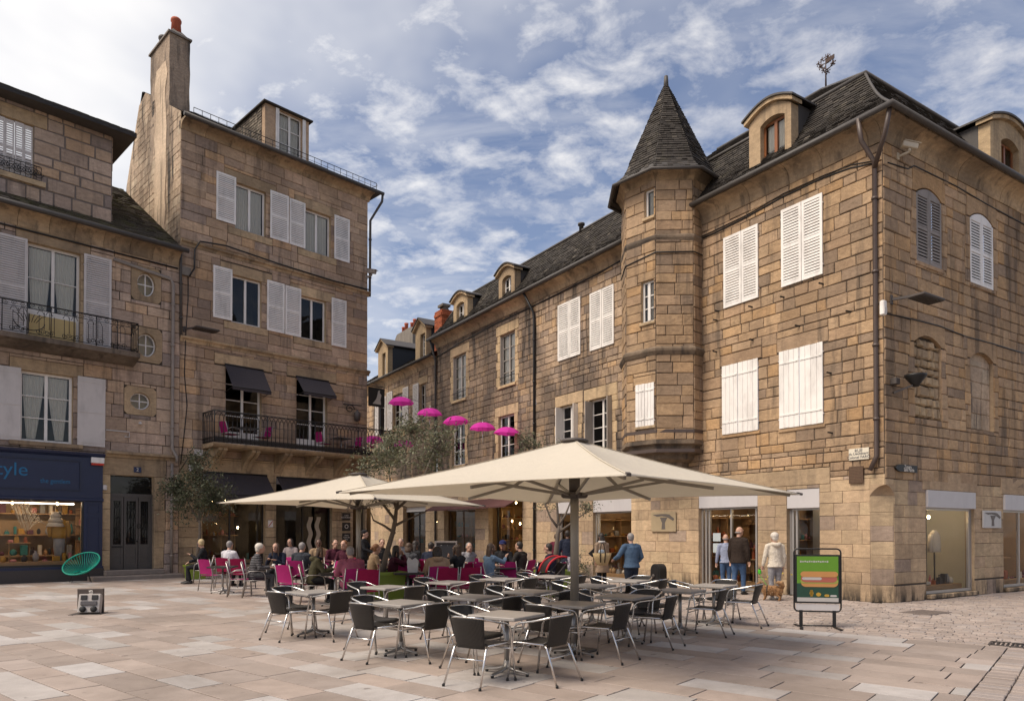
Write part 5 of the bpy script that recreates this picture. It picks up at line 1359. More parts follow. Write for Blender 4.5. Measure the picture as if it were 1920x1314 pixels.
def text(body, size, m, parent, loc, rot=(R(90), 0, 0), name='lettering', ext=.002, align='CENTER', font=None, sx=1.0):
    cu = bpy.data.curves.new(name, 'FONT'); cu.body = body; cu.size = size; cu.align_x = align; cu.align_y = 'CENTER'; cu.extrude = ext; cu.resolution_u = 3
    t = bpy.data.objects.new(name, cu); me = bpy.data.meshes.new_from_object(t); bpy.data.objects.remove(t)
    if not me.materials: me.materials.append(m)
    else: me.materials[0] = m
    o = link(name, me, parent); o.location = loc; o.rotation_euler = rot; o.scale = (sx, 1, 1); return o
M_LETW = mat('pale_lettering', (.62, .58, .52), .6, 0, .05, 5)
for y0, y1, tx in ((961, 975, 'CAFE\nRESTAURANT'), (979, 995, 'O'), (999, 1015, 'Menu\nCarte du\nJour')):
    r = FB.rect(641, y0, 656, y1); mb = MB(); mb.cbox(r[0], r[1], -.05, -.026, r[2], r[3], .004); o = mb.build('wall_plaque', M_PLQ, hB.root)
    text(tx, .09 if len(tx) > 1 else .26, M_LETW, o, ((r[0] + r[1]) / 2, -.053, (r[2] + r[3]) / 2))
r = FB.rect(502, 975, 511, 988); mb = MB(); mb.cbox(r[0], r[1], -.04, -.026, r[2], r[3], .003); o = mb.build('notice_sign', M_WHITE, hB.root)
mb = MB(); mb.beam((r[0] + .02, -.043, r[2] + .03), (r[1] - .02, -.043, r[3] - .03), .002, .03); mb.build('sign_stripe', mat('red_print', (.45, .03, .03), .6), o)
hB.hide = lambda cx, cy: cx > 690 or cy > 1000
hB.finish()

# ================================================================== SHOP HOUSE (far left)
hA = House(FB, 'shop_house', 'left stone house with navy shopfront, grey shutters and three oval windows', 'house')
uA0 = -7.6; zA = FB.px(200, 445)[1] - .05; zAt = FB.px(200, 430, -.4)[1]
wf = FB.rect(50, 452, 150, 640); wf = (wf[0], wf[1], FB.px(120, 652)[1] + .12, FB.px(50, 452)[1])
wl_ = FB.rect(38, 693, 136, 833)
ov = []
for cx, cy, rw, rh in ((274, 534, 17, 22), (275, 647, 18, 22), (263, 752, 19, 16)):
    u, z = FB.px(cx, cy); a = FB.px(cx - rw, cy)[0]; b = FB.px(cx + rw, cy)[0]; q = FB.px(cx, cy - rh)[1] - z; ov.append((u, z, (b - a) / 2, q))
dr = FB.rect(207, 892, 288, 1060); dr = (dr[0], dr[1], .32, FB.px(213, 890)[1])
ys = -.14; pl0 = FB.px(157, 1000, ys)[0]; sho = (uA0 + .32, pl0 - .01, FB.px(175, 1066, ys)[1] + .12, FB.px(100, 933, ys)[1] - .07)
shp = (uA0 + .2, FB.px(193, 1000)[0], -.1, FB.px(100, 848, -.1)[1])
bl = [hA.lintel((wf[0] - .3, wf[1] + .3, wf[3], wf[3] + .45)), hA.lintel((wl_[0] - .3, wl_[1] + .3, wl_[3], wl_[3] + .4)), (shp[0], shp[1], -1, shp[3])]
bl += hA.jambs(wf); 
ovr = []
for (u, z, rx, rz_) in ov:
    e = .2; rect = (u - rx - e, u + rx + e, z - rz_ - e, z + rz_ + e); bl.append(rect); ovr.append((u - rx * .99, u + rx * .99, z - rz_ * .99, z + rz_ * .99))
dl = (dr[0] - .42, dr[1] + .42, dr[3], dr[3] + .62); bl.append(hA.lintel(dl)); bl += hA.jambs(dr, None, None, (.3, .42), (.5, .8))
hA.wall(uA0, 0, 0, zA, [wf, wl_, dr, sho] + ovr, bl, (.34, .46), (.6, 1.2), M_A, gap=.02)
for k, (u, z, rx, rz_) in enumerate(ov):
    e = .2; mb = MB(); n = 28; vs = []; mb.rv = hA.rng.random()
    for i in range(n):
        a = 2 * math.pi * i / n; c_, s_ = math.cos(a), math.sin(a); q = max(abs(c_), abs(s_)); vs.append((u + c_ / q * (rx + e), -.028, z + s_ / q * (rz_ + e)))
    for i in range(n): a = 2 * math.pi * i / n; vs.append((u + math.cos(a) * rx, -.028, z + math.sin(a) * rz_))
    for i in range(n): a = 2 * math.pi * i / n; vs.append((u + math.cos(a) * rx * .96, .2, z + math.sin(a) * rz_ * .96))
    mb.add(vs, [(i, (i + 1) % n, n + (i + 1) % n, n + i) for i in range(n)] + [(n + i, n + (i + 1) % n, 2 * n + (i + 1) % n, 2 * n + i) for i in range(n)])
    mb.build('oval_surround', M_TR, hA.root)
    fr = MB(); fr.tube([(u + math.cos(2 * math.pi * i / n) * rx * .93, .12, z + math.sin(2 * math.pi * i / n) * rz_ * .93) for i in range(n)], .03, 6, True)
    fr.box(u - .02, u + .02, .10, .13, z - rz_ * .92, z + rz_ * .92); fr.box(u - rx * .92, u + rx * .92, .102, .128, z - .018, z + .018)
    w = fr.build('oval_window', M_WFRAME, hA.root); g_ = MB(); g_.add([(u + math.cos(2 * math.pi * i / n) * rx * .93, .115, z + math.sin(2 * math.pi * i / n) * rz_ * .93) for i in range(n)], [tuple(range(n))]); g_.build('pane', M_GLASS, w)
    rm = MB(); rm.box(u - rx, u + rx, .2, .32, z - rz_, z + rz_); rm.f = [f for f in rm.f if f != (0, 1, 5, 4)]; rm.m = rm.m[:len(rm.f)]; rm.r = rm.r[:len(rm.f)]; rm.sm = rm.sm[:len(rm.f)]
    rm.build('room', MATS.get('oval_yellow_glow') or mat('oval_yellow_glow', (.60, .47, .26), .8), w)  # yellow glow and reflection of the oval panes put into the colour
hA.window(wf, .16, M_WFRAME, 2, 2, (1, .3), low=.95, st=.08); hA.window(wl_, .14, M_WHITE, 2, 3, (1, .6), st=.08); hA.sill(wl_, M_TR, .1, .14, .3)
yl = MB(); yl.box(wf[0] + .1, wf[1] - .1, .13, .15, wf[2] + .12, wf[2] + .85); hA.part('door_panel', yl, mat('yellowed_panel', (.52, .38, .16), .6, 0, .15, 4))
for q, k in (((-6, 431, 49, 652), 'louvre'), ((157, 474, 207, 668), 'louvre')):
    r = FB.rect(*q); hA.shutter((r[0], r[1], wf[2], wf[3] + .05), -.035, M_WHITE2, k, halves=2)
for q in ((-16, 675, 38, 825), (145, 703, 196, 841)):
    r = FB.rect(*q); hA.shutter((r[0], r[1], wl_[2] - .02, wl_[3] + .05), -.035, M_WHITE2, 'panel')
hA.cornice(uA0, -.05, cove(zA - .35, zAt, .42), (.7, 1.0))
gt = MB(); gt.tube([(uA0, -.5, zAt - .01), (.12, -.5, zAt - .01)], .085, 10); hA.part('gutter', gt, M_ZINC)
cb = MB(); cb.tube([P(uA0, -.05, zA - .43), P(-.1, -.05, zA - .43)], .03, 6); hA.part('cable', cb, M_BLACKI)
rb = MB(); f1 = quadfn(P(uA0, -.45, zAt), P(-.02, -.45, zAt), P(uA0, 6.5, zAt + 4.6), P(-.02, 6.5, zAt + 4.6)); sheet(rb, *[f1(*q) for q in ((0, 0), (1, 0), (1, 1), (0, 1))])
roof = hA.part('roof', rb, M_MOSS); sl = MB(); slates(sl, f1, .26, .17, random.Random(31), lift=.03); sl.build('slates', M_MOSS, roof, 'stuff')
# attic storey standing back behind the gutter
va = .55; ua = FB.px(210, 330, va)[0]; zat = FB.px(205, 250, va)[1]
as_ = FB.rect(-8, 212, 62, 338, va)
Ma = frameM((0, va, 0), (1, 0)); lt = hA.lintel((as_[0] - .5, as_[1] + .4, as_[3], as_[3] + .45), None, Ma)
hA.wall(uA0, ua, zAt - .1, zat, [as_], [lt], (.34, .46), (.45, .85), M_A, M=Ma, name='attic_wall', gap=.05, mort=mat('grey_mortar', (.17, .14, .12), .95, 0, .3, 6))
Mb = frameM((ua, va, 0), (0, 1)); hA.wall(0, 3.5, zAt - .1, zat, [], [], (.34, .46), (.45, .85), M_A, M=Mb, name='attic_wall', gap=.05)
n = 4
for k in range(n):
    a = as_[0] + (as_[1] - as_[0]) * k / n; b = as_[0] + (as_[1] - as_[0]) * (k + 1) / n; hA.shutter((a + .005, b - .005, as_[2] + .03, as_[3] - .03), va + .06 + .03 * (k % 2), M_WHITE2, 'louvre', straps=False)
i_ = MB(); i_.cbox(as_[0] - .3, as_[1] + .35, va - .1, va, as_[2] - .18, as_[2], .01); hA.part('sill', i_, M_TR)
rb = MB(); e = .62; A, B2 = P(uA0, va - e, zat + .02), P(ua + e, va - e, zat + .02); C, D_ = P(ua + e, va + 6, zat + .02), P(uA0, va + 3.2, zat + 1.9); E = P(ua - 2.6, va + 3.2, zat + 1.9)
dn = P(0, 0, .14); rb.add([A, B2, C, D_, E, A - dn, B2 - dn, C - dn], [(0, 1, 4, 3), (1, 2, 4), (5, 6, 1, 0), (6, 7, 2, 1), (6, 5, P and 0, 1) if False else (5, 0, 1, 6)])
rb.add([A - dn, B2 - dn, P(ua, va, zat - .12), P(uA0, va, zat - .12)], [(3, 2, 1, 0)]); rb.add([B2 - dn, C - dn, P(ua, va + 6, zat - .12), P(ua, va, zat - .12)], [(3, 2, 1, 0)])
ro = hA.part('attic_roof', rb, M_ZINC); sl = MB(); slates(sl, quadfn(A, B2, D_, E), .24, .16, random.Random(33)); sl.build('slates', M_SLATE, ro, 'stuff')
def scroll(mb, c, r, turns, y, flip=1, rad=.008):
    pts = []
    for k in range(14):
        t = k / 13; a = flip * (t * turns * 2 * math.pi); rr = r * (1 - .8 * t); pts.append((c[0] + rr * math.cos(a), y, c[1] + rr * math.sin(a)))
    mb.tube(pts, rad, 4)
rl = MB(); y = va - .06; z0, z1 = as_[2] + .02, as_[2] + .48; a0, a1 = as_[0] - .1, as_[1] + .2
for z in (z0, z1): rl.tube([(a0, y, z), (a1, y, z), (a1, va, z)], .014, 5)
for k in range(9):
    u = a0 + (a1 - a0) * (k + .5) / 9; scroll(rl, (u, (z0 + z1) / 2), .17, 1.6, y, 1 if k % 2 else -1, .01)
    rl.tube([(u + .1, y, z0), (u + .1, y, z1)], .008, 4)
hA.part('window_rail', rl, M_BLACKI)
# iron balcony with scrollwork
ao = .72; zb_ = wf[2] - .05; ab0, ab1 = uA0, FB.px(259, 640, -ao)[0]; zr_ = FB.px(0, 548, -ao)[1]
mb = MB(); mb.prism_x([(0, zb_ - .38), (-ao * .35, zb_ - .33), (-ao * .8, zb_ - .2), (-ao - .04, zb_ - .16), (-ao - .06, zb_), (0, zb_)], ab0, ab1 + .06); bal = hA.part('balcony', mb, stone_mat('sooty_balcony_stone', [(.17, .135, .105)], .6, .8, (.06, .05, .042)))
rl = MB(); zr_ = zb_ + 1.02
for p, q, nb in (((ab0, -ao), (ab1, -ao), 9), ((ab1, -.02), (ab1, -ao), 1)):
    p, q = Vector((*p, 0)), Vector((*q, 0)); L = (q - p).length; dd = (q - p).normalized()
    for z, r in ((zr_, .022), (zr_ - .17, .011), (zb_ + .06, .014)): rl.tube([p + Vector((0, 0, z)), q + Vector((0, 0, z))], r, 6)
    for k in range(nb + 1):
        c = p.lerp(q, k / nb); rl.tube([c + Vector((0, 0, zb_)), c + Vector((0, 0, zr_))], .016, 5)
    ns = int(L / .14)
    for k in range(ns + 1):
        c = p.lerp(q, k / ns)
        if k % 5 in (1, 2, 3, 4): rl.tube([c + Vector((0, 0, zb_ + (.26 if k % 5 in (2, 3) else .06))), c + Vector((0, 0, zr_ - .22 - (.1 if k % 5 in (1, 4) else 0)))], .009, 4)
    for k in range(int(L / .24)):                       # running scrolls under the rail, volutes at the foot
        c = p + dd * (.12 + .24 * k); T = Matrix.Translation(c) @ Matrix.Rotation(math.atan2(dd.y, dd.x), 4, 'Z')
        s2 = MB(T); scroll(s2, (0, zr_ - .085), .085, 1.5, 0, 1 if k % 2 else -1, .008)
        if k % 3 != 2:
            scroll(s2, (-.05, zb_ + .16), .085, 1.3, 0, -1, .01); scroll(s2, (.07, zb_ + .16), .085, 1.3, 0, 1, .01); s2.tube([(-.1, 0, zr_ - .3), (-.05, 0, zr_ - .2), (.05, 0, zr_ - .2), (.1, 0, zr_ - .3)], .009, 4)
        o = len(rl.v); rl.v += s2.v; rl.f += [tuple(i + o for i in f) for f in s2.f]; rl.m += s2.m; rl.r += s2.r; rl.sm += s2.sm
cx = FB.px(55, 615, -ao)[0]; rl.tube([(cx + .42 * math.cos(t), -ao, zb_ + .42 + .26 * math.sin(t)) for t in [math.pi * (1 + k / 10) for k in range(11)]], .016, 5)   # basket motif
for k in range(7): rl.tube([(cx + (k - 3) * .06, -ao, zb_ + .42), (cx + (k - 3) * .11, -ao, zb_ + .62), (cx + (k - 3) * .15, -ao, zb_ + .68)], .01, 4)
rl.build('railing', M_BLACKI, bal)
# navy shopfront
ys = -.14; fz0 = FB.px(100, 933, ys)[1]; fz1 = shp[3]; pz0 = FB.px(175, 1066, ys)[1]
pl0 = FB.px(157, 1000, ys)[0]; pl1 = FB.px(192, 1000, ys)[0]
mb = MB(); mb.box(uA0, pl1, ys, -.03, fz0, fz1); mb.prism_x([(ys - .003, fz1 - .1), (ys - .1, fz1 - .02), (ys - .12, fz1 + .05), (-.03, fz1 + .08), (-.03, fz1 - .1)], uA0, pl1 + .05)
mb.prism_x([(ys - .003, fz0 + .02), (ys - .05, fz0), (ys - .05, fz0 - .07), (ys + .02, fz0 - .1)], uA0, pl1 + .02)
sf = hA.part('shopfront', mb, M_NAVY)
fr = MB(); f0, f1_ = uA0 + .1, FB.px(150, 900, ys)[0]
for z in (fz0 + .28, fz1 - .24): fr.box(f0, f1_ + .02, ys - .03, ys - .001, z - .022, z + .022)
fr.box(f1_ - .02, f1_ + .02, ys - .028, ys - .001, fz0 + .3, fz1 - .26); fr.build('sign_frame', mat('navy_trim', (.010, .016, .045), .4, 0, .1, 5), sf)
ctr = FB.px(0, 884, ys); text('style', .60, M_LETB, sf, (FB.px(53, 885, ys)[0], ys - .006, FB.px(30, 880, ys)[1]), align='RIGHT')
t2 = FB.px(104, 902, ys); text('the gentlem', .22, M_LETB, sf, (t2[0], ys - .006, t2[1]), sx=.82)
pil = MB(); pil.box(pl0, pl1, ys, -.03, .3, fz0); 
for za, zb2 in ((.55, fz0 - .62), (fz0 - .5, fz0 - .18)):
    e = .1
    for q in ((pl0 + e, pl1 - e, za, za + .03), (pl0 + e, pl1 - e, zb2 - .03, zb2), (pl0 + e, pl0 + e + .03, za + .03, zb2 - .03), (pl1 - e - .03, pl1 - e, za + .03, zb2 - .03)): pil.box(q[0], q[1], ys - .02, ys - .001, q[2], q[3])
pil.box(pl0 - .01, pl1 + .03, ys - .03, ys - .001, .3, .48); pil.build('pilaster', M_NAVY, sf)
pli = MB(); pli.box(uA0, pl1 + .04, ys - .06, -.03, -.05, pz0 + .02); pli.build('plinth', mat('dark_granite', (.045, .038, .036), .5, 0, .2, 12), sf)
sil = MB(); sil.box(uA0, pl0, ys - .03, ys + .06, pz0 + .02, pz0 + .11); sil.build('window_sill', M_NAVY, sf)
shop(hA, (uA0 + .3, pl0, pz0 + .11, fz0 - .06), .0, seed=31, mull=(), fm=M_BFR, shelves=3, y=ys + .03, lamps=[(.3, .95, .5), (.55, .95, .8), (.85, .95, .6)], strip=True, side=1, depth=1.9, hm=.4)
dsp = MB()                                           # window dressing: bead strings, lampshade, shelf posts, cushions
yy = ys + .55; x0 = FB.px(15, 990, yy)[0]; x1 = FB.px(82, 990, yy)[0]; zt = fz0 - .12
dsp.mi = 3
for k in range(16):
    t = k / 15; d_ = .55 + .55 * math.sin(t * 3.0); dsp.tube([(x0 + (x1 - x0) * t * .5, yy + .05 * (k % 3), zt), (x0 + (x1 - x0) * (.25 + t * .5), yy + .05 * (k % 3), zt - d_ * .9), (x0 + (x1 - x0) * (.55 + t * .5), yy + .05 * (k % 3), zt - .05 * k)], .008, 4)
lx = FB.px(104, 960, yy)[0]; lz = FB.px(104, 968, yy)[1]
for k in range(3): dsp.lathe([(.10 + .045 * k, .16), (.18 + .055 * k, 0)], 14, (lx, yy, lz - .17 * k))
dsp.tube([(lx, yy, lz + .1), (lx, yy, zt)], .008, 4)
dsp.build('window_display', GOODS, sf)
tor = MB(); tx, tz = FB.px(111, 995, yy); tor.mi = 6                                     # mustard jumper and grey jeans on a dress form
tor.etube([(tx, yy, tz + .42), (tx, yy, tz + .36), (tx, yy, tz + .2), (tx, yy, tz - .1), (tx, yy, tz - .25)], [(.07, .06), (.2, .1), (.24, .13), (.24, .14), (.21, .12)], 12, (1, 0, 0))
for s_ in (-1, 1): tor.etube([(tx + s_ * .2, yy, tz + .32), (tx + s_ * .29, yy, tz + .05), (tx + s_ * .27, yy - .02, tz - .2)], [.075, .075, .055], 8)
tor.mi = 7; tor.etube([(tx, yy, tz - .22), (tx, yy, tz - .5), (tx + .02, yy, tz - 1.1)], [(.17, .11), (.18, .12), (.13, .1)], 12, (1, 0, 0)); tor.mi = 1
tor.ball((tx, yy, tz + .55), .07, .08, .11); tor.build('dressed_mannequin', GOODS, sf)
# door of the house: three glazed leaves, transom, steps
mb = MB(); a, b, c, d = dr; y = .14; tz = FB.px(211, 927)[1]; st = .07
mb.box(a, b, y, y + .06, tz - .06, tz + .06); mb.box(a, a + st, y, y + .06, c, tz - .06); mb.box(b - st, b, y, y + .06, c, tz - .06)
dsl = hA.part('house_door', mb, M_DOOR)
ws = [(a + st, a + st + (b - a - 2 * st) * .31), (a + st + (b - a - 2 * st) * .32, a + st + (b - a - 2 * st) * .68), (a + st + (b - a - 2 * st) * .69, b - st)]
for k, (p, q) in enumerate(ws):
    l = MB(); yy = y + .015; h_ = tz - .06 - c; e = .07
    l.box(p + .004, p + e, yy, yy + .05, c, c + h_); l.box(q - e, q - .004, yy, yy + .05, c, c + h_)
    for f0, f1_ in ((0, .08), (.17, .20), (.30, .345), (.945, 1)): l.box(p + e, q - e, yy + .001, yy + .049, c + h_ * f0, c + h_ * f1_)
    l.box(p + e, q - e, yy + .02, yy + .04, c + h_ * .08, c + h_ * .30)
    lf = l.build('door_leaf', M_DOOR, dsl); g_ = MB(); g_.add([(p + e, yy + .03, c + h_ * .345), (q - e, yy + .03, c + h_ * .345), (q - e, yy + .03, c + h_ * .945), (p + e, yy + .03, c + h_ * .945)], [(0, 1, 2, 3)]); g_.build('pane', M_GLASS, lf)
    ir = MB()
    for i in range(3): ir.tube([((p + q) / 2 + (i - 1) * (q - p - 2 * e) * .3, yy + .01, c + h_ * .35), ((p + q) / 2 + (i - 1) * (q - p - 2 * e) * .3, yy + .01, c + h_ * .94)], .008, 4)
    for i in range(4): ir.tube([((p + q) / 2 + .05 * math.cos(t * math.pi / 4), yy + .01, c + h_ * (.42 + .15 * i) + .07 * math.sin(t * math.pi / 4)) for t in range(8)], .007, 4, True)
    ir.build('grille', M_BLACKI, lf)
bk = MB(); bk.box(a, b, y + .09, y + .1, c, d); bk.build('dark_backing', M_DARK, dsl)  # near-black sheet stands in for the shade behind the door
g_ = MB(); g_.add([(a + .05, y + .03, tz + .06), (b - .05, y + .03, tz + .06), (b - .05, y + .03, d - .04), (a + .05, y + .03, d - .04)], [(0, 1, 2, 3)]); g_.build('transom_pane', M_GLASS, dsl)
kn = MB(); kn.ball((ws[1][1] - .03, y - .03, c + 1.0), .035, .035, .035); kn.tube([(ws[1][1] + .02 + .06 * math.cos(t * .785), y - .02, c + 1.55 + .08 * math.sin(t * .785)) for t in range(8)], .012, 5, True); kn.box(ws[0][0] + .03, ws[0][1] - .03, y - .01, y + .012, c + .78, c + .83); kn.build('door_fittings', M_BLACKI, dsl)
for zz0, zz1, e, o_ in ((-.05, .14, .75, .85), (.14, .32, .25, .42)):
    s_ = MB(); s_.cbox(a - e, b + e, -o_, .2, zz0, zz1, .02); hA.part('doorstep', s_, mat('worn_step_stone', (.24, .20, .17), .85, 0, .25, 5))
hA.cornice(FB.px(197, 850)[0], FB.px(331, 850)[0], [(.02, dl[3] - .0), (-.04, dl[3]), (-.08, dl[3] + .08), (-.2, dl[3] + .12), (-.2, dl[3] + .2), (.02, dl[3] + .24)], (2, 3), M_TR, name='door_cornice')
r = FB.rect(250, 875, 264, 886); mb = MB(); mb.cbox(r[0], r[1], -.05, -.034, r[2], r[3], .004); o = mb.build('number_plate', mat('enamel_blue', (.012, .02, .07), .3), hA.root)
text('2', .17, M_LETW, o, ((r[0] + r[1]) / 2, -.053, (r[2] + r[3]) / 2))
# alarm box, little white lamp, pipes
r = FB.rect(170, 857, 194, 873, ys); mb = MB(); mb.cbox(r[0], r[1], ys - .12, ys - .003, r[2] + .07, r[3], .01); o = mb.build('alarm_box', M_WHITE, hA.root); mb = MB(); mb.cbox(r[0] + .01, r[1] - .01, ys - .11, ys - .003, r[2], r[2] + .068, .008); mb.build('alarm_light', mat('red_plastic', (.55, .03, .012), .35), o)
r = FB.rect(191, 909, 199, 919); mb = MB(); mb.cbox(r[0], r[1], -.14, -.03, r[2], r[3], .02); hA.part('wall_lamp', mb, M_WHITE2)
pu_ = -.28
pipe_on(hA, 'downpipe', [P(FB.px(212, 487)[0], -.06, FB.px(212, 487)[1]), P(FB.px(318, 524)[0], -.08, FB.px(318, 524)[1]), P(pu_, -.09, FB.px(324, 535)[1]), P(pu_, -.09, FB.px(318, 840)[1]), P(pu_ + .12, -.24, FB.px(325, 858)[1]), P(pu_ + .12, -.24, FB.px(325, 868)[1])], .06, M_ZLIGHT)
pipe_on(hA, 'downpipe', [P(pu_ + .0, -.1, dl[3] - .1), P(pu_ + .0, -.1, .1)], .055, M_ZLIGHT); pipe_on(hA, 'downpipe', [P(-.02, -.12, zAt), P(-.02, -.1, zAt - .5), P(.02, -.08, 9)], .05, M_ZINC)
mb = MB(); u, z = FB.px(198, 806); mb.tube([(u, -.05, z), (u + .75, -.06, z), (u + .75, -.06, z - .18), (u + .6, -.06, z - .18)], .02, 6); hA.part('conduit', mb, M_WHITE2)
mb = MB(); u, z = FB.px(262, 796); mb.lathe([(.06, 0), (.06, .06), (.02, .1)], 10, (u, -.06, z)); hA.part('vent_cap', mb, M_WHITE2)
hA.hide = lambda cx, cy: cx < -5
hA.finish()
# ================================================================== FURNITURE
M_CHROME = mat('polished_aluminium', (.62, .60, .58), .22, 1.0, .06, 8)
M_TALU = mat('grey_table_aluminium', (.33, .31, .29), .4, .8, .1, 6)
M_TTOP = mat('grey_table_top', (.30, .275, .25), .42, 0, .10, 5, dirt=.12)
M_RUB = mat('black_rubber', (.012, .012, .012), .7)
def weave_mat(name, col):
    m, nt, b, out = new_mat(name); tcn = nd(nt, 'ShaderNodeTexCoord'); sp = nd(nt, 'ShaderNodeSeparateXYZ'); nt.links.new(tcn.outputs['Object'], sp.inputs[0])
    wx = math_n(nt, 'SINE', math_n(nt, 'MULTIPLY', sp.outputs['X'], 420)); c = scale_c(nt, col, math_n(nt, 'MULTIPLY_ADD', wx, .55, .8))
    c = scale_c(nt, c, math_n(nt, 'MULTIPLY_ADD', noise(nt, tcn.outputs['Object'], 30, 3), .6, .7)); nt.links.new(c, b.inputs['Base Color'])
    b.inputs['Roughness'].default_value = .5; bump(nt, b, wx, .6, .004); return m
M_WEAVE = weave_mat('dark_woven_strands', (.022, .018, .015))
M_MAG = cloth_mat('magenta_mesh', (.40, .022, .155), .12, 260, .25); M_MAG_BACKLIT = cloth_mat('backlit_magenta_mesh', (.27, .008, .055), .12, 260, .15)  # second mesh: same magenta chairs, their backlit shade put into the colour
M_LIME = mat('lime_plastic', (.20, .27, .028), .45, 0, .1, 4, dirt=.15)
M_BTOP = mat('black_table_top', (.020, .018, .018), .35, 0, .1, 5)
def make_chair():
    t = thing('bistro_chair', 'bistro chair', 'chair')
    side = [(.275, .28, .0), (.268, .23, .34), (.262, .195, .58), (.258, .165, .632), (.252, .11, .652), (.243, -.06, .682), (.232, -.20, .715), (.195, -.275, .735), (.12, -.315, .745)]
    mb = MB(); mb.tube(side + [(0, -.325, .747)] + [(-x, y, z) for x, y, z in reversed(side)], .0125, 8); mb.build('arm_frame', M_CHROME, t)
    for s in (-1, 1):
        mb = MB(); mb.tube([(s * .2, -.17, .425), (s * .205, -.21, .40), (s * .235, -.37, .0)], .012, 8); mb.build('leg', M_CHROME, t)
        mb = MB(); mb.tube([(s * .2, -.17, .428), (s * .205, .2, .428), (s * .262, .25, .42)], .011, 8); mb.build('seat_rail', M_CHROME, t)
        for y, x in ((.28, .275), (-.37, .235)): mb = MB(); mb.lathe([(.016, 0), (.016, .025), (.012, .03)], 8, (s * x, y, 0)); mb.build('foot_cap', M_RUB, t)
    mb = MB(); mb.tube([(-.214, -.25, .29), (.214, -.25, .29)], .009, 8); mb.build('crossbar', M_CHROME, t)
    mb = MB(); mb.tube([(-.262, .235, .36), (.262, .235, .36)], .009, 8); mb.build('crossbar', M_CHROME, t)
    def panel(fn, n, m, name):
        mb = MB(); vs = []
        for o in (0, 1):
            for i in range(n + 1):
                for j in range(m + 1): vs.append(fn(i / n, j / m, o))
        S = (n + 1) * (m + 1); ix = lambda i, j, o: o * S + i * (m + 1) + j; fs = []
        for i in range(n):
            for j in range(m): fs += [(ix(i, j, 0), ix(i, j + 1, 0), ix(i + 1, j + 1, 0), ix(i + 1, j, 0)), (ix(i, j, 1), ix(i + 1, j, 1), ix(i + 1, j + 1, 1), ix(i, j + 1, 1))]
        for i in range(n): fs += [(ix(i, 0, 0), ix(i + 1, 0, 0), ix(i + 1, 0, 1), ix(i, 0, 1)), (ix(i, m, 0), ix(i, m, 1), ix(i + 1, m, 1), ix(i + 1, m, 0))]
        for j in range(m): fs += [(ix(0, j, 0), ix(0, j, 1), ix(0, j + 1, 1), ix(0, j + 1, 0)), (ix(n, j, 0), ix(n, j + 1, 0), ix(n, j + 1, 1), ix(n, j, 1))]
        mb.add(vs, fs, True); mb.build(name, M_WEAVE, t)
    def back(a, b, o):
        x = (a - .5) * 2; w = .175 + .04 * b; z = .40 + .355 * b; y = -.185 - .135 * b + .055 * abs(x) ** 2.5 * b - .012 * math.cos(x * 1.5)
        if b > .97: y += .01
        return (x * w, y - .012 * o, z)
    def seat(a, b, o):
        x = (a - .5) * 2; y = -.20 + .45 * b; z = .438 + .012 * abs(x) ** 2 - .012 * math.sin(b * math.pi) + (.018 * (1 - b / .12) if b < .12 else 0) - (.03 * ((b - .88) / .12) ** 2 if b > .88 else 0)
        return (x * (.19 + .025 * b), y, z - .02 * o)
    panel(back, 10, 8, 'backrest'); panel(seat, 8, 10, 'seat'); return t
def make_table(name, top, h, topm, basem, label, foot=.30):
    t = thing(name, 'plain ' + label, 'table'); mb = MB(); mb.cbox(-top / 2, top / 2, -top / 2, top / 2, h - .04, h, .008); mb.build('table_top', topm, t)
    mb = MB(); mb.lathe([(.028, .09), (.028, h - .05)], 14); mb.box(-.16, .16, -.03, .03, h - .06, h - .041); mb.box(-.03, .03, -.16, .16, h - .059, h - .0415); mb.build('column', basem, t)
    for k in range(4):
        T = Matrix.Rotation(k * math.pi / 2, 4, 'Z'); mb = MB(T); mb.etube([(.0, 0, .16), (.03, 0, .085), (.12, 0, .058), (foot, 0, .036)], [(.035, .02), (.034, .024), (.03, .02), (.022, .012)], 8, (0, 1, 0), round_ends=True); f = mb.build('foot', basem, t)
        mb = MB(T); mb.lathe([(.018, 0), (.02, .022), (.012, .03)], 8, (foot - .015, 0, 0)); mb.build('pad', M_RUB, f)
    return t
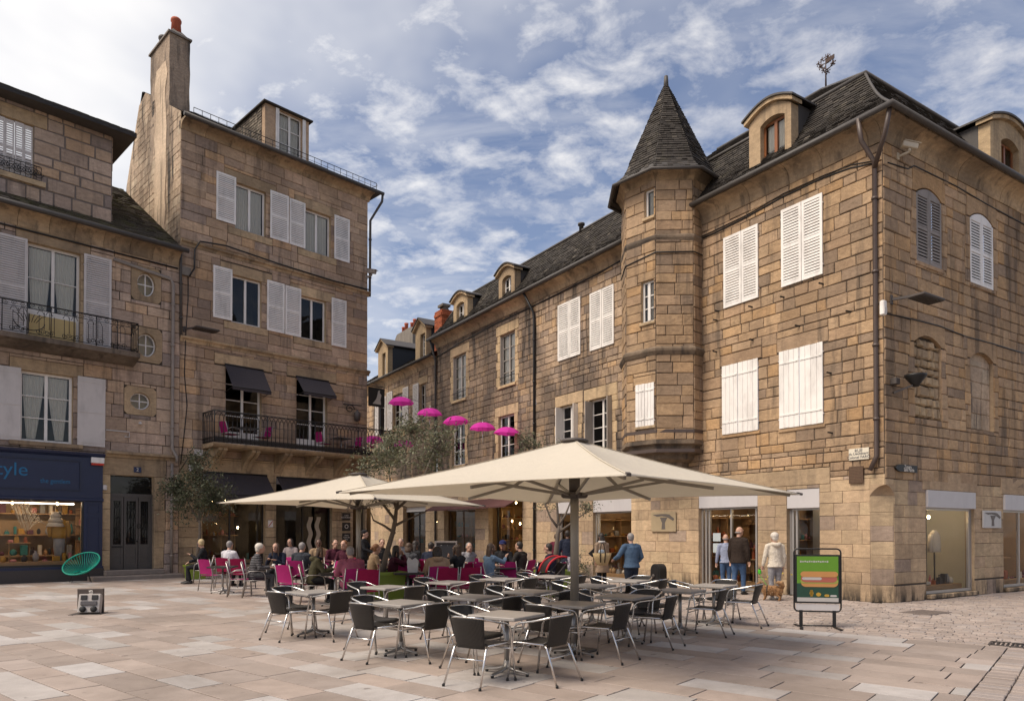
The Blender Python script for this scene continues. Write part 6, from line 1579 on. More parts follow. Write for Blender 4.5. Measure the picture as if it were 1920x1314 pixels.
def make_pink(name='garden_chair', seatm=None):
    t = thing(name, 'empty magenta mesh chair', 'chair'); m_ = M_TALU
    for s in (-1, 1):
        mb = MB(); mb.etube([(s * .25, -.30, 0), (s * .245, -.235, .40), (s * .24, -.245, .55), (s * .225, -.33, .875)], [(.013, .018)] * 4, 8, (1, 0, 0)); mb.build('back_leg', m_, t)
        mb = MB(); mb.etube([(s * .242, -.245, .60), (s * .28, -.1, .665), (s * .29, .1, .668), (s * .288, .2, .64), (s * .28, .245, .56), (s * .268, .26, .3), (s * .27, .275, 0)], [(.015, .011)] * 7, 8, (1, 0, 0)); mb.build('front_leg', m_, t)
        mb = MB(); mb.tube([(s * .245, -.24, .425), (s * .255, .255, .43)], .013, 6); mb.build('seat_rail', m_, t)
        mb = MB(); mb.ball((s * .225, -.332, .885), .016, .018, .016, 8, 5); mb.build('post_cap', m_, t)
    mb = MB(); mb.tube([(-.26, .255, .425), (.26, .255, .425)], .012, 6); mb.build('front_bar', m_, t)
    def grid(fn, name):
        mb = MB(); n, m = 6, 8; vs = [fn(i / n, j / m, o) for o in (0, 1) for i in range(n + 1) for j in range(m + 1)]; S = (n + 1) * (m + 1); fs = []
        for i in range(n):
            for j in range(m):
                a, b, c, d = i * (m + 1) + j, i * (m + 1) + j + 1, (i + 1) * (m + 1) + j + 1, (i + 1) * (m + 1) + j; fs += [(a, b, c, d), (a + S, d + S, c + S, b + S)]
        mb.add(vs, fs, True); mb.build(name, seatm or M_MAG, t)
    grid(lambda a, b, o: ((a - .5) * .455, -.235 - .10 * b ** 1.4 + .02 * math.sin(a * math.pi) * -1 - .008 * o, .47 + .40 * b + .02 * math.sin(a * math.pi) * (b > .9)), 'backrest')
    grid(lambda a, b, o: ((a - .5) * .485, -.235 + .49 * b, .432 - .015 * math.sin(a * math.pi) - .008 * o), 'seat'); return t
chair0 = make_chair(); table0 = make_table('bistro_table', .655, .70, M_TTOP, M_TALU, 'square grey bistro table')
pinkA = make_pink(); pinkB = make_pink(seatm=M_MAG_BACKLIT); cafe0 = make_table('cafe_table', .68, .73, M_BTOP, M_TALU, 'black cafe table', .3)
kid_map()
USED = set()
def place(o, loc, rz, label, group, cat=None):
    if o.name not in USED:
        USED.add(o.name); o.location = loc; o.rotation_euler = (0, 0, rz); o['label'] = label; o['group'] = group; return o
    return dup(o, loc, rz, label, group)
AZ = 37.0; n1 = Vector((math.sin(R(AZ)), math.cos(R(AZ)), 0)); n2 = Vector((-n1.y, n1.x, 0))
def at_top(px, py, z=.70): return ground(px, py, z)
TABLES = [  # centre of the top in the photograph, a phrase that places it, chairs round it (L = near left, R = near right, l = far left, r = far right)
    (950, 1150, 'nearest to the camera', 'LRl'), (752, 1128, 'second along the left front', 'LRl'), (588, 1108, 'leftmost of all', 'LRl'),
    (725, 1099, 'in front of the lime planter', 'Rl'), (885, 1117, 'directly behind the front one', 'lR'), (1075, 1130, 'just before the parasol pole', 'lRL'),
    (842, 1090, 'by the two backlit-tinted magenta chairs', 'lR'), (993, 1107, 'left of the parasol pole', 'lR'), (940, 1084, 'beside the woman in the denim jacket', 'lR'),
    (1032, 1079, 'in front of the red pushchair', 'lR'), (1110, 1096, 'right behind the parasol pole', 'lR'), (1172, 1116, 'third from the right', 'lRr'),
    (1275, 1105, 'second from the right', 'Rl'), (1338, 1096, 'rightmost by the sandwich board', 'Rrl'), (1178, 1087, 'farthest back, by the straw bag', 'Rlr')]
rt = random.Random(2)
CN = {'L': 'near left', 'R': 'near right', 'l': 'far left', 'r': 'far right'}
for i, (px, py, ph, cs) in enumerate(TABLES):
    p = at_top(px, py); p.z = 0; jz = R(rt.uniform(-3, 3))
    place(table0, p, -R(AZ) + jz, 'bare square grey bistro table ' + ph, 'bare bistro tables under the big parasol')
    for c in cs:
        d = {'L': -n1, 'R': -n2, 'l': n2, 'r': n1}[c]; off = d * (.49 + rt.uniform(-.04, .05)) + Vector((d.y, -d.x, 0)) * rt.uniform(-.06, .06)
        az = math.degrees(math.atan2(-d.x, -d.y)) + rt.uniform(-7, 7)
        place(chair0, p + off, -R(az), CN[c] + ' black woven chair at the bare table ' + ph, 'black woven chairs round the bare bistro tables')

# ---- parasols
M_CANV = cloth_mat('cream_canvas', (.75, .69, .585), .05, 160, .42); M_PPOLE = mat('grey_parasol_pole', (.26, .235, .20), .4, .5, .08, 4)
M_SEAM = cloth_mat('canvas_seam', (.60, .53, .42), .08, 160, .2)
def parasol(c, az, half, ze, za, hub_z, label, pole_r=.055):
    t = thing('parasol', label, 'parasol', (c[0], c[1], 0), -R(az)); cs = [Vector((sx * half, sy * half, ze)) for sx, sy in ((-1, -1), (1, -1), (1, 1), (-1, 1))]; apex = Vector((0, 0, za))
    mb = MB(); n, m = 10, 12
    for k in range(4):
        a, b = cs[k], cs[(k + 1) % 4]; vs = []
        for o in (0, .012):
            for i in range(n + 1):
                for j in range(m + 1):
                    s, q = i / n, j / m; p = apex.lerp(a.lerp(b, s), .06 + .94 * q); p = p - Vector((0, 0, .09 * math.sin(math.pi * q) * math.sin(math.pi * s) + .03 * math.sin(math.pi * q) + o))
                    if j == m: p += (apex - p).normalized() * .10 * math.sin(math.pi * s)
                    vs.append(p)
        S = (n + 1) * (m + 1); fs = []
        for i in range(n):
            for j in range(m):
                w, x, y, z = i * (m + 1) + j, i * (m + 1) + j + 1, (i + 1) * (m + 1) + j + 1, (i + 1) * (m + 1) + j; fs += [(w, x, y, z), (w + S, z + S, y + S, x + S)]
        for i in range(n): w, z = i * (m + 1) + m, (i + 1) * (m + 1) + m; fs.append((w, w + S, z + S, z))
        mb.add(vs, fs, True)
    mb.build('canopy', M_CANV, t)
    for c_ in cs: sm = MB(); sm.etube([apex.lerp(c_, .06 + .94 * q / 10) - Vector((0, 0, .03 * math.sin(math.pi * q / 10) - .002)) for q in range(11)], [(.022, .004)] * 11, 6, (c_.y, -c_.x, 0)); sm.build('seam', M_SEAM, t)
    mb = MB(); mb.tube([(0, 0, .05), (0, 0, za - .02)], pole_r, 16); mb.build('pole', M_PPOLE, t)
    mb = MB(); mb.cbox(-.14, .14, -.14, .14, hub_z - .05, hub_z + .03, .02); mb.lathe([(pole_r + .015, hub_z + .03), (pole_r + .02, hub_z + .26)], 14); mb.build('hub', M_GREYI, t)
    mb = MB(); mb.lathe([(.19, za - .03), (.2, za - .01), (.16, za + .015), (.05, za + .025)], 20); mb.build('top_cap', M_GREYI, t)
    mb = MB(); mb.cbox(-.24, .24, -.24, .24, 0, .03, .01); mb.build('base_plate', M_GREYI, t)
    for k in range(8):
        e = cs[k // 2] if k % 2 == 0 else (cs[k // 2] + cs[(k // 2 + 1) % 4]) / 2; top = apex.lerp(e, .06) - Vector((0, 0, .05)); end = e + (apex - e) * .05 - Vector((0, 0, .0)); 
        if k % 2: end = end + (apex - e).normalized() * .13
        mid = top.lerp(end, .5) - Vector((0, 0, .10 if k % 2 == 0 else .21)); end = end - Vector((0, 0, .055 if k % 2 == 0 else .09)); top = top - Vector((0, 0, .03)); mb = MB(); mb.beam(top, mid, .028, .04); mb.beam(mid, end, .028, .04); rb = mb.build('rib', M_PPOLE, t)
        d_ = Vector((e.x, e.y, 0)).normalized() * .13; q = mid - Vector((0, 0, .015)); mb = MB(); mb.beam(Vector((d_.x, d_.y, hub_z)), q, .026, .036); mb.build('strut', M_PPOLE, rb)
        if k % 2 == 0: mb = MB(); mb.beam(e - (apex - e).normalized() * .02, e + (apex - e).normalized() * .06, .04, .03); mb.build('corner_cap', M_GREYI, rb)
    return t
parasol((.87, 9.95), 41, 2.3, 2.19, 2.93, 2.17, 'large square cream parasol over the bare bistro tables, nearest the camera', .06)
parasol((-3.35, 15.6), 27, 2.02, 2.25, 2.92, 2.2, 'square cream parasol behind, over the crowd of seated guests')

# ---- pink umbrellas on wires
M_PINK = cloth_mat('hot_pink_nylon', (.78, .06, .47), .06, 200, .45)
def make_umb():
    t = thing('pink_umbrella', 'pink umbrella', 'umbrella'); mb = MB(); N = 8
    f = lambda a, q, sc: Vector((.56 * q * math.cos(a) * (1 - sc * .08), .56 * q * math.sin(a) * (1 - sc * .08), .42 * math.sqrt(max(0, 1 - q * q * .9)) - .135 + .02 * sc * q))
    for k in range(N):
        vs = []
        for i in range(5):
            for j in range(7): vs.append(f(2 * math.pi * (k + i / 4) / N, max(.001, j / 6), math.sin(math.pi * i / 4)))
        mb.add(vs, [(i * 7 + j, i * 7 + j + 1, i * 7 + j + 8, i * 7 + j + 7) for i in range(4) for j in range(6)], True)
    mb.build('canopy', M_PINK, t)
    mb = MB(); mb.tube([(0, 0, .40), (0, 0, -.52), (.02, 0, -.57), (.05, 0, -.575), (.07, 0, -.54)], .01, 6); mb.build('shaft', M_CHROME, t)
    for k in range(N):
        a = 2 * math.pi * k / N; mb = MB(); mb.tube([f(a, q, 0) - Vector((0, 0, .012)) for q in (.05, .35, .7, 1.0)], .005, 4); mb.build('rib', M_GREYI, t)
    return t
u0 = make_umb(); kid_map()
ca, cb_ = at_y(684, 728, 31.6), at_y(1001, 826, 28.9)
for i, px in enumerate((752, 806, 855, 905, 951)):
    py = (757, 778, 793, 805, 814)[i]; tt = (px - 684) / 317; Y = 31.6 + (28.9 - 31.6) * tt; p = at_y(px, py, Y)
    o = place(u0, p, i * .4, 'hot pink open umbrella hanging over the street, ' + ('nearest the black hanging sign', 'second from the left in the row', 'third in the row, above the olive tree', 'fourth in the row', 'rightmost of the row of five')[i], 'pink umbrellas strung over the street'); o.scale = (1.03,) * 3; o.rotation_euler.x = .06 * math.sin(i * 2.1)
for i, (px, py) in enumerate(((700, 828), (757, 836))):
    o = place(u0, at_y(px, py, 36.5), i, 'x', 'pink umbrellas strung over the street'); o['label'] = 'hot pink umbrella farther down the street, ' + ('left of the pair seen through the balcony railing', 'right of the pair beyond the olive tree')[i]
mb = MB(); N = 24; pts = []
hp = [at_y(px, py - 17, 31.6 + (28.9 - 31.6) * (px - 684) / 317) for px, py in ((684, 728), (752, 757), (806, 778), (855, 793), (905, 805), (951, 814), (1001, 826))]
mb.tube(hp, .008, 5); tag(mb.build('umbrella_cable', M_BLACKI), 'thin black wire carrying the five pink umbrellas across the street', 'cable')
mb = MB(); mb.tube([(-11.3, 36.5, 6.9), at_y(700, 817, 36.5), at_y(757, 826, 36.5), (-4.4, 36.5, 6.5)], .008, 5); tag(mb.build('umbrella_cable', M_BLACKI), 'thin far wire carrying the two more distant pink umbrellas', 'cable')

# ---- olive trees in planters
def leaf_mat(name, c0, c1):
    m, nt, b, out = new_mat(name); r = attr(nt); c = ramp(nt, r, [(0, c0), (.6, c1), (1, tuple(x * 1.5 for x in c1))]); nt.links.new(c, b.inputs['Base Color']); b.inputs['Roughness'].default_value = .55
    tr = nd(nt, 'ShaderNodeBsdfTranslucent'); nt.links.new(c, tr.inputs[0]); mx = nd(nt, 'ShaderNodeMixShader'); mx.inputs[0].default_value = .25; nt.links.new(b.outputs[0], mx.inputs[1]); nt.links.new(tr.outputs[0], mx.inputs[2]); nt.links.new(mx.outputs[0], out.inputs[0]); return m
M_OLIVE = leaf_mat('olive_leaf', (.055, .060, .032), (.14, .14, .078)); M_DGREEN = leaf_mat('dark_olive_leaf', (.032, .040, .020), (.085, .092, .048)); M_YEL = leaf_mat('yellow_leaf', (.16, .15, .02), (.42, .33, .03))
M_BARK = mat('olive_bark', (.145, .115, .088), .95, 0, .35, 9, .9, 30)
def leaves(mb, c, n, r, rng, L=.055):
    for _ in range(n):
        d = Vector((rng.gauss(0, 1), rng.gauss(0, 1), rng.gauss(0, .8))) * r * .5; p = c + d; a = Vector((rng.gauss(0, 1), rng.gauss(0, 1), rng.gauss(.2, .8))).normalized(); s = a.orthogonal(); s.rotate(Matrix.Rotation(rng.random() * 6.3, 3, a)); l = L * rng.uniform(.7, 1.5)
        mb.rv = rng.random(); mb.add([p, p + a * l * .5 + s * l * .16, p + a * l, p + a * l * .5 - s * l * .16], [(0, 1, 2, 3)])
def tree(label, base, trunk, limbs, crown, nleaf, seed, lm, L=.055, planter=None, twig_r=.32):
    """trunk: points; limbs: list of (points) ; crown: list of (centre, radius)"""
    rng = random.Random(seed); t = thing('olive_tree', label, 'tree', base); mb = MB(); N = len(trunk); mb.etube(trunk, [(.075 - .035 * k / (N - 1), .07 - .03 * k / (N - 1)) for k in range(N)], 10)
    for l in limbs: mb.tube(l, [.036 - .026 * k / (len(l) - 1) for k in range(len(l))], 7)
    mb.build('trunk', M_BARK, t); br = MB(); lv = MB(); tot = sum(r ** 2 for c, r in crown)
    tips = [Vector(l[-1]) for l in limbs] + [Vector(l[len(l) // 2]) for l in limbs]
    for c, r in crown:
        c = Vector(c); s0 = min(tips, key=lambda q: (q - c).length); nb = max(3, int(14 * r / .5))
        for _ in range(nb):
            e = c + Vector((rng.gauss(0, 1), rng.gauss(0, 1), rng.gauss(.15, .9))) * r * .55; m = s0.lerp(e, .5) + Vector((rng.uniform(-.1, .1), rng.uniform(-.1, .1), rng.uniform(.0, .15))) * r
            br.tube([s0, m, e], [.011, .007, .003], 4)
            k = max(2, int(nleaf * r * r / tot / nb / 6))
            for q in range(6):
                p = m.lerp(e, q / 5) + Vector((rng.gauss(0, 1), rng.gauss(0, 1), rng.gauss(0, 1))) * .07; leaves(lv, p, k, twig_r * .5 + .05, rng, L)
    br.build('branches', M_BARK, t, 'stuff'); lv.build('crown', lm, t, 'stuff'); return t
def planter(label, c, w, h, rz, m=None):
    t = thing('planter', label, 'planter', (c[0], c[1], 0), rz); mb = MB(); a = w / 2; b = a * .88
    mb.add([(-b, -b, 0), (b, -b, 0), (b, b, 0), (-b, b, 0), (-a, -a, h - .07), (a, -a, h - .07), (a, a, h - .07), (-a, a, h - .07)], [(0, 1, 5, 4), (1, 2, 6, 5), (2, 3, 7, 6), (3, 0, 4, 7), (3, 2, 1, 0)]); mb.build('pot', m or M_LIME, t)
    mb = MB(); e = a + .035; i = a - .04
    for q in ((-e, e, -e, -i), (-e, e, i, e), (-e, -i, -i, i), (i, e, -i, i)): mb.box(*q, h - .075, h)
    mb.build('rim', m or M_LIME, t); mb = MB(); mb.add([(-i, -i, h - .06), (i, -i, h - .06), (i, i, h - .06), (-i, i, h - .06)], [(0, 1, 2, 3)]); mb.build('soil', mat('soil', (.04, .028, .02), .95, 0, .3, 20, .6), t); return t
V = Vector
pb = at_y(716, 1070, 16.6); bx = (pb.x, pb.y)
planter('lime green square planter under the leaning olive tree behind the bare tables', bx, .86, .74, .5)
Yb = 16.6
def rel(px, py, Y, base): q = at_y(px, py, Y); return (q.x - base[0], q.y - base[1], q.z)
b3 = (bx[0], bx[1], 0); r_ = lambda px, py, dy=0: rel(px, py, Yb + dy, b3)
tree('leaning olive tree rising from the lime planter between the two parasols', b3, [r_(716, 1078), r_(724, 1040), r_(736, 1000), r_(741, 975), r_(743, 955)],
     [[r_(741, 975), r_(722, 950, -.2), r_(705, 930, -.3), r_(700, 905, -.3), r_(690, 880, -.2)], [r_(743, 958), r_(748, 930), r_(752, 890, .2), r_(760, 850, .3), r_(770, 810, .3)], [r_(743, 955), r_(765, 935, -.2), r_(785, 915, -.3), r_(800, 880, -.3), r_(815, 840, -.3)],
      [r_(740, 985), r_(760, 975, .1), r_(785, 965, .2), r_(800, 958, .2)], [r_(743, 955), r_(735, 925, .4), r_(730, 890, .5), r_(728, 850, .5)], [r_(741, 1000), r_(720, 985), r_(700, 975), r_(695, 960)]],
     [(r_(720, 855, -.2), .5), (r_(770, 815, .3), .55), (r_(815, 835, -.2), .5), (r_(850, 815, 0), .34), (r_(745, 860, .4), .55), (r_(790, 870, 0), .5), (r_(700, 880, -.2), .42), (r_(740, 825, .4), .45), (r_(830, 870, .2), .4), (r_(790, 790, .2), .3), (r_(710, 945, -.4), .22), (r_(865, 850, 0), .25)], 5000, 3, M_OLIVE, .07)
pa = ground(352, 1083); Ya = 25.2; b3 = (at_y(372, 1050, Ya).x, Ya, 0); r_ = lambda px, py, dy=0: rel(px, py, Ya + dy, b3)
planter('lime green planter by the drainpipe, behind the man in black', (b3[0] - .1, b3[1]), .6, .5, .7)
tree('loose dark olive tree against the corner of the tall house', b3, [r_(368, 1062), r_(371, 1030), r_(375, 1000), r_(374, 975)],
     [[r_(374, 980), r_(360, 955), r_(345, 925), r_(335, 905)], [r_(374, 975), r_(385, 945), r_(398, 920), r_(405, 900)], [r_(374, 975), r_(372, 940, .3), r_(370, 900, .3), r_(368, 875, .3)]],
     [(r_(345, 925), .75), (r_(385, 930), .85), (r_(370, 890, .2), .8), (r_(405, 925), .55), (r_(328, 915), .5), (r_(352, 955), .55), (r_(390, 965), .6), (r_(410, 950), .4), (r_(310, 925), .35), (r_(372, 860, .2), .4)], 7500, 5, M_DGREEN, .085)
Yc = 18.6; b3 = (at_y(1042, 1050, Yc).x, Yc, 0); r_ = lambda px, py, dy=0: rel(px, py, Yc + dy, b3)
planter('lime green planter beside the red pushchair, in front of the pillar', (b3[0], b3[1]), .8, .66, .4)
tree('sparse pale barked olive tree right of the glowing shop window', b3, [r_(1040, 1070), r_(1043, 1030), r_(1046, 1000), r_(1048, 985)],
     [[r_(1047, 990), r_(1032, 970), r_(1024, 950), r_(1018, 930)], [r_(1048, 985), r_(1060, 965), r_(1068, 945), r_(1075, 920)], [r_(1047, 998), r_(1065, 985), r_(1085, 970), r_(1105, 955)], [r_(1047, 985), r_(1045, 950, .3), r_(1035, 900, .3), r_(1010, 860, .3), r_(990, 840, .3)]],
     [(r_(1098, 955), .22), (r_(1112, 948), .14), (r_(1022, 945), .2), (r_(1000, 845, .3), .34), (r_(1040, 870, .3), .5), (r_(1075, 900), .45), (r_(985, 828, .3), .2)], 3600, 7, M_OLIVE, .06)

# ---- advertising stand
p = ground(1533, 1176); ad = thing('advertising_stand', 'black framed pavement sign with green sandwich poster on splayed feet', 'sign', p, R(-12))
w, zb, zt = .38, .28, 1.36; mb = MB(); c = .07
ring = []
for cx, cz, a0 in ((w - c, zt - c, 0), (-w + c, zt - c, 90), (-w + c, zb + c, 180), (w - c, zb + c, 270)):
    for k in range(5): a = R(a0 + 90 * k / 4); ring.append((cx + c * math.cos(a), 0, cz + c * math.sin(a)))
mb.tube(ring, .014, 8, True); mb.build('frame', M_BLACKI, ad)
mb = MB(); mb.cbox(-w + .012, w - .012, -.02, .02, zb + .14, zt - .1, .006); mb.build('board', M_BLACKI, ad)
mb = MB(); mb.box(-w + .03, w - .03, -.008, .008, zb + .02, zb + .125); mb.build('lower_panel', M_BLIND, ad)
po = MB(); x0, x1 = -w + .045, w - .045; z0, z1 = zb + .17, zt - .13; zm = z0 + (z1 - z0) * .40
po.mi = 0; po.box(x0, x1, -.024, -.021, zm, z1); po.mi = 1; po.box(x0, x1, -.0239, -.0211, z0 + .07, zm - .001); po.mi = 2; po.box(x0, x1, -.0238, -.0212, z0, z0 + .069)
PM = [mat('poster_' + n_, c_, .45, 0, .08, 6) for n_, c_ in (('green', (.10, .24, .015)), ('dark_green', (.012, .05, .03)), ('white', (.42, .40, .38)), ('bun', (.46, .22, .07)), ('ham', (.36, .10, .07)), ('lettuce', (.28, .30, .06)), ('amber', (.42, .25, .03)))]
def lozenge(x0, x1, z0, z1, mi, y):
    po.mi = mi; n = 14; r = (z1 - z0) / 2; pts = []
    for k in range(n): a = 2 * math.pi * k / n; pts.append(((x1 - r * 1.3 if math.cos(a) > 0 else x0 + r * 1.3) + r * 1.3 * math.cos(a), (z0 + z1) / 2 + r * math.sin(a)))
    po.prism(pts, y - .002, y)
zc = zm + .06
for a, b, c0, c1, mi, y in ((.10, .99, -.12, .01, 3, -.0262), (.08, 1.0, -.06, .02, 5, -.0284), (.09, .97, -.04, .09, 4, -.0306), (.12, .6, .0, .05, 2, -.0328), (.08, .99, .05, .15, 3, -.035)): lozenge(x0 + (x1 - x0) * a, x0 + (x1 - x0) * b - .001, zc + c0, zc + c1, mi, y)
for a, b, c0, c1, mi in ((.3, .4, .09, .2, 6), (.46, .58, .09, .16, 6), (.66, .78, .085, .13, 6), (.8, .96, .085, .12, 2)): lozenge(x0 + (x1 - x0) * a, x0 + (x1 - x0) * b, z0 + c0, z0 + c1, mi, -.0262)
for k in range(13):                                   # soft unreadable headline
    po.mi = 2; a = x0 + .05 + k * .036; po.box(a, a + .026, -.026, -.0242, z1 - .105 + .003 * (k % 3), z1 - .075 - .006 * (k % 2))
po.build('poster', PM, ad)
for s in (-1, 1):
    mb = MB(); mb.box(s * .27 - .028, s * .27 + .028, -.012, .012, .02, zb + .02); mb.build('post', M_BLACKI, ad)
    for e in (-1, 1): mb = MB(); mb.beam((s * .27, e * .014, .022), (s * .27 + .05 * s, e * .33, .012), .045, .014); mb.build('foot', M_BLACKI, ad)
mb = MB(); mb.tube([(-.24, 0, .035), (.24, 0, .035)], .012, 6); mb.build('tie_bar', M_BLACKI, ad)

# ---- pop-up power post in the paving
p = ground(166, 1150); pw = thing('power_post', 'raised steel pavement hatch with sockets on a tilted grey panel', 'socket box', p, R(12))
mb = MB(); mb.cbox(-.245, .245, .10, .15, 0, .50, .008); mb.build('lid', mat('brown_steel', (.10, .078, .066), .45, .4, .15, 6), pw)
T = Matrix.Translation((.03, -.06, .0)) @ Matrix.Rotation(R(-16), 4, 'X'); mb = MB(T); mb.cbox(-.2, .2, -.07, .08, .02, .40, .01); pn = mb.build('socket_panel', mat('pale_grey_panel', (.42, .38, .34), .5, 0, .12, 6), pw)
for x in (-.1, .1): mb = MB(T); mb.cbox(x - .058, x + .058, -.09, -.071, .275, .37, .006); mb.build('socket', M_RUB, pn); mb = MB(T @ Matrix.Translation((x, -.071, .085)) @ Matrix.Rotation(R(90), 4, 'X')); mb.lathe([(.06, 0), (.06, .03), (.045, .05), (.015, .055)], 14); mb.build('plug_cover', M_RUB, pn)
mb = MB(T); mb.cbox(-.15, .15, -.1, -.071, .165, .245, .006); mb.build('breaker_cover', mat('smoked_cover', (.09, .08, .075), .25, 0, .1, 6), pn)
mb = MB(); mb.cbox(-.03, .05, .085, .099, .38, .46, .008); mb.build('latch', M_CHROME, pw)
mb = MB(); mb.box(-.3, .3, -.2, .2, -.01, .006); mb.build('pit_rim', M_GREYI, pw)

# ---- green string chair by the shop
p = ground(152, 1091); ac = thing('string_chair', 'turquoise string egg chair on thin black legs by the navy shop', 'chair', p, R(35))
M_TEAL = mat('turquoise_cord', (.0, .36, .24), .4, 0, .08, 5); ctr = V((0, 0, .62)); tilt = Matrix.Rotation(R(-26), 3, 'Y') @ Matrix.Rotation(R(38), 3, 'X')
rim = [ctr + tilt @ V((.56 * math.cos(a), .46 * math.sin(a), 0)) for a in [2 * math.pi * k / 40 for k in range(40)]]; bot = V((.05, -.02, .36))
mb = MB(); mb.tube(rim, .022, 8, True); mb.build('rim', M_TEAL, ac)
inner = [bot + V((.11 * math.cos(2 * math.pi * k / 40), .09 * math.sin(2 * math.pi * k / 40), 0)) for k in range(40)]; st_ = MB()
for k in range(40):
    a, b = rim[k], inner[k]; m = a.lerp(b, .55) - V((0, 0, .07)); st_.tube([a, m, b], .009, 4)
st_.build('cords', M_TEAL, ac, 'stuff'); mb = MB(); mb.tube(inner, .014, 6, True); mb.build('seat_ring', M_TEAL, ac)
for a in (40, 150, 220, 320): mb = MB(); q = V((.36 * math.cos(R(a)), .36 * math.sin(R(a)), 0)); mb.tube([bot + V((.1 * math.cos(R(a)), .09 * math.sin(R(a)), .01)), q * .7 + V((0, 0, .3)), q], .011, 6); mb.build('leg', M_BLACKI, ac)

# ---- wall-mounted things
def on_wall(fac, name, label, cat, px, py, v=0.0): u, z = fac.px(px, py, v); return thing(name, label, cat, fac.w(u, v, z), fac.rot)
t = on_wall(FR, 'street_sign', 'cream enamel street name plate above the brown plaque near the corner', 'street sign', 1611, 851, -.03); r = FR.rect(1592, 843, 1630, 861); w = (r[1] - r[0]) / 2; h = (r[3] - r[2]) / 2
mb = MB(); mb.cbox(-w, w, -.025, 0, -h, h, .005); mb.build('plate', mat('cream_enamel', (.66, .60, .48), .35, 0, .05, 5), t)
M_INK = mat('navy_ink', (.02, .025, .05), .5); text('RUE', .11, M_INK, t, (0, -.028, h * .58)); text('du Lieutenant', .09, M_INK, t, (0, -.028, 0.01)); text('Colonel FARO', .095, M_INK, t, (0, -.028, -h * .55))
t = on_wall(FR, 'bronze_plaque', 'plain brown metal plaque below the street name plate', 'plaque', 1606, 890, -.03); r = FR.rect(1593, 876, 1620, 906); w = (r[1] - r[0]) / 2; h = (r[3] - r[2]) / 2
mb = MB(); mb.cbox(-w, w, -.03, 0, -h, h, .006); mb.build('plate', mat('bronze', (.105, .062, .038), .55, .3, .3, 14, .3, 50), t); mb = MB(); n_ = 9
for k in range(n_): mb.box(-w * .8, w * .8 * (.9 if k % 3 else .6), -.034, -.0305, h * .8 - (k + .5) * 1.6 * h / n_ - .006, h * .8 - (k + .5) * 1.6 * h / n_ + .006)
mb.build('raised_lines', mat('bronze_light', (.16, .10, .06), .5, .3), t, 'stuff')
t = on_wall(FS, 'direction_sign', 'black arrow shaped cast sign reading Tours Saint Martin', 'sign', 1698, 878, -.05); r = FS.rect(1678, 868, 1718, 888); w = (r[1] - r[0]) / 2; h = (r[3] - r[2]) / 2 * .8
arrow = [(-w, 0), (-w * .88, -h * .6), (-w * .62, -h), (w, -h), (w, h), (-w * .62, h), (-w * .88, h * .6)]; mb = MB(); mb.prism(arrow, -.03, .02); mb.build('plate', M_BLACKI, t)
text('Tours', .13, M_LETW, t, (w * .1, -.033, h * .42)); text('Saint Martin', .13, M_LETW, t, (w * .2, -.033, -h * .42), sx=.72)
M_LOGO = mat('grey_logo', (.13, .11, .095), .6)
for fac, q, lab, m_ in ((FR, (1222, 960, 1268, 996), 'pale stone coloured shop plaque with a dark spread wing emblem', mat('buff_plaque', (.40, .31, .19), .5)), (FS, (1841, 957, 1875, 990), 'white square shop plaque with a dark spread wing emblem', mat('white_plaque', (.46, .44, .42), .4))):
    r = fac.rect(*q); w = (r[1] - r[0]) / 2; h = (r[3] - r[2]) / 2; t = on_wall(fac, 'shop_plaque', lab, 'sign', (q[0] + q[2]) / 2, (q[1] + q[3]) / 2, -.03); mb = MB(); mb.cbox(-w, w, -.04, 0, -h, h, .01); mb.build('plate', m_, t)
    mb = MB(); mb.prism([(-w * .85, h * .75), (-w * .5, h * .55), (-w * .1, h * .6), (w * .3, h * .5), (w * .8, h * .1), (w * .9, h * .3), (w * .5, h * .75), (w * .2, h * .8), (-w * .2, h * .8)], -.046, -.0405); mb.prism([(-w * .25, h * .45), (w * .35, h * .45), (w * .14, -h * .1), (w * .18, -h * .75), (-w * .12, -h * .75), (-w * .08, -h * .1)], -.0455, -.0406); mb.build('emblem', M_LOGO, t)
def camera_box(fac, px, py, label, m_, rz=0, s=1.0):
    t = on_wall(fac, 'security_camera', label, 'security camera', px, py, -.02); mb = MB(); mb.beam((0, 0, -.18 * s), (.05 * s, -.3 * s, -.16 * s), .05 * s, .05 * s); mb.cbox(-.05 * s, .05 * s, -.04, .02, -.26 * s, -.08 * s, .01); mb.build('bracket', m_, t)
    mb = MB(Matrix.Translation((.05 * s, -.3 * s, .0)) @ Matrix.Rotation(R(rz), 4, 'Z') @ Matrix.Rotation(R(14), 4, 'X')); mb.cbox(-.075 * s, .075 * s, -.2 * s, .2 * s, -.075 * s, .075 * s, .015); mb.box(-.09 * s, .09 * s, -.25 * s, .18 * s, .076 * s, .09 * s); mb.build('housing', m_, t)
    mb = MB(); mb.lathe([(.03 * s, -.16 * s), (.045 * s, -.08 * s)], 10, (.05 * s, -.3 * s, .0)); mb.build('swivel', m_, t)
camera_box(FS, 1682, 282, 'cream security camera under the eaves at the street corner', mat('cream_plastic', (.50, .43, .32), .5, 0, .1, 6), 55, .9); camera_box(FB, 687, 512, 'grey security camera on the right edge of the tall house', M_ZLIGHT, 25, 1.1)
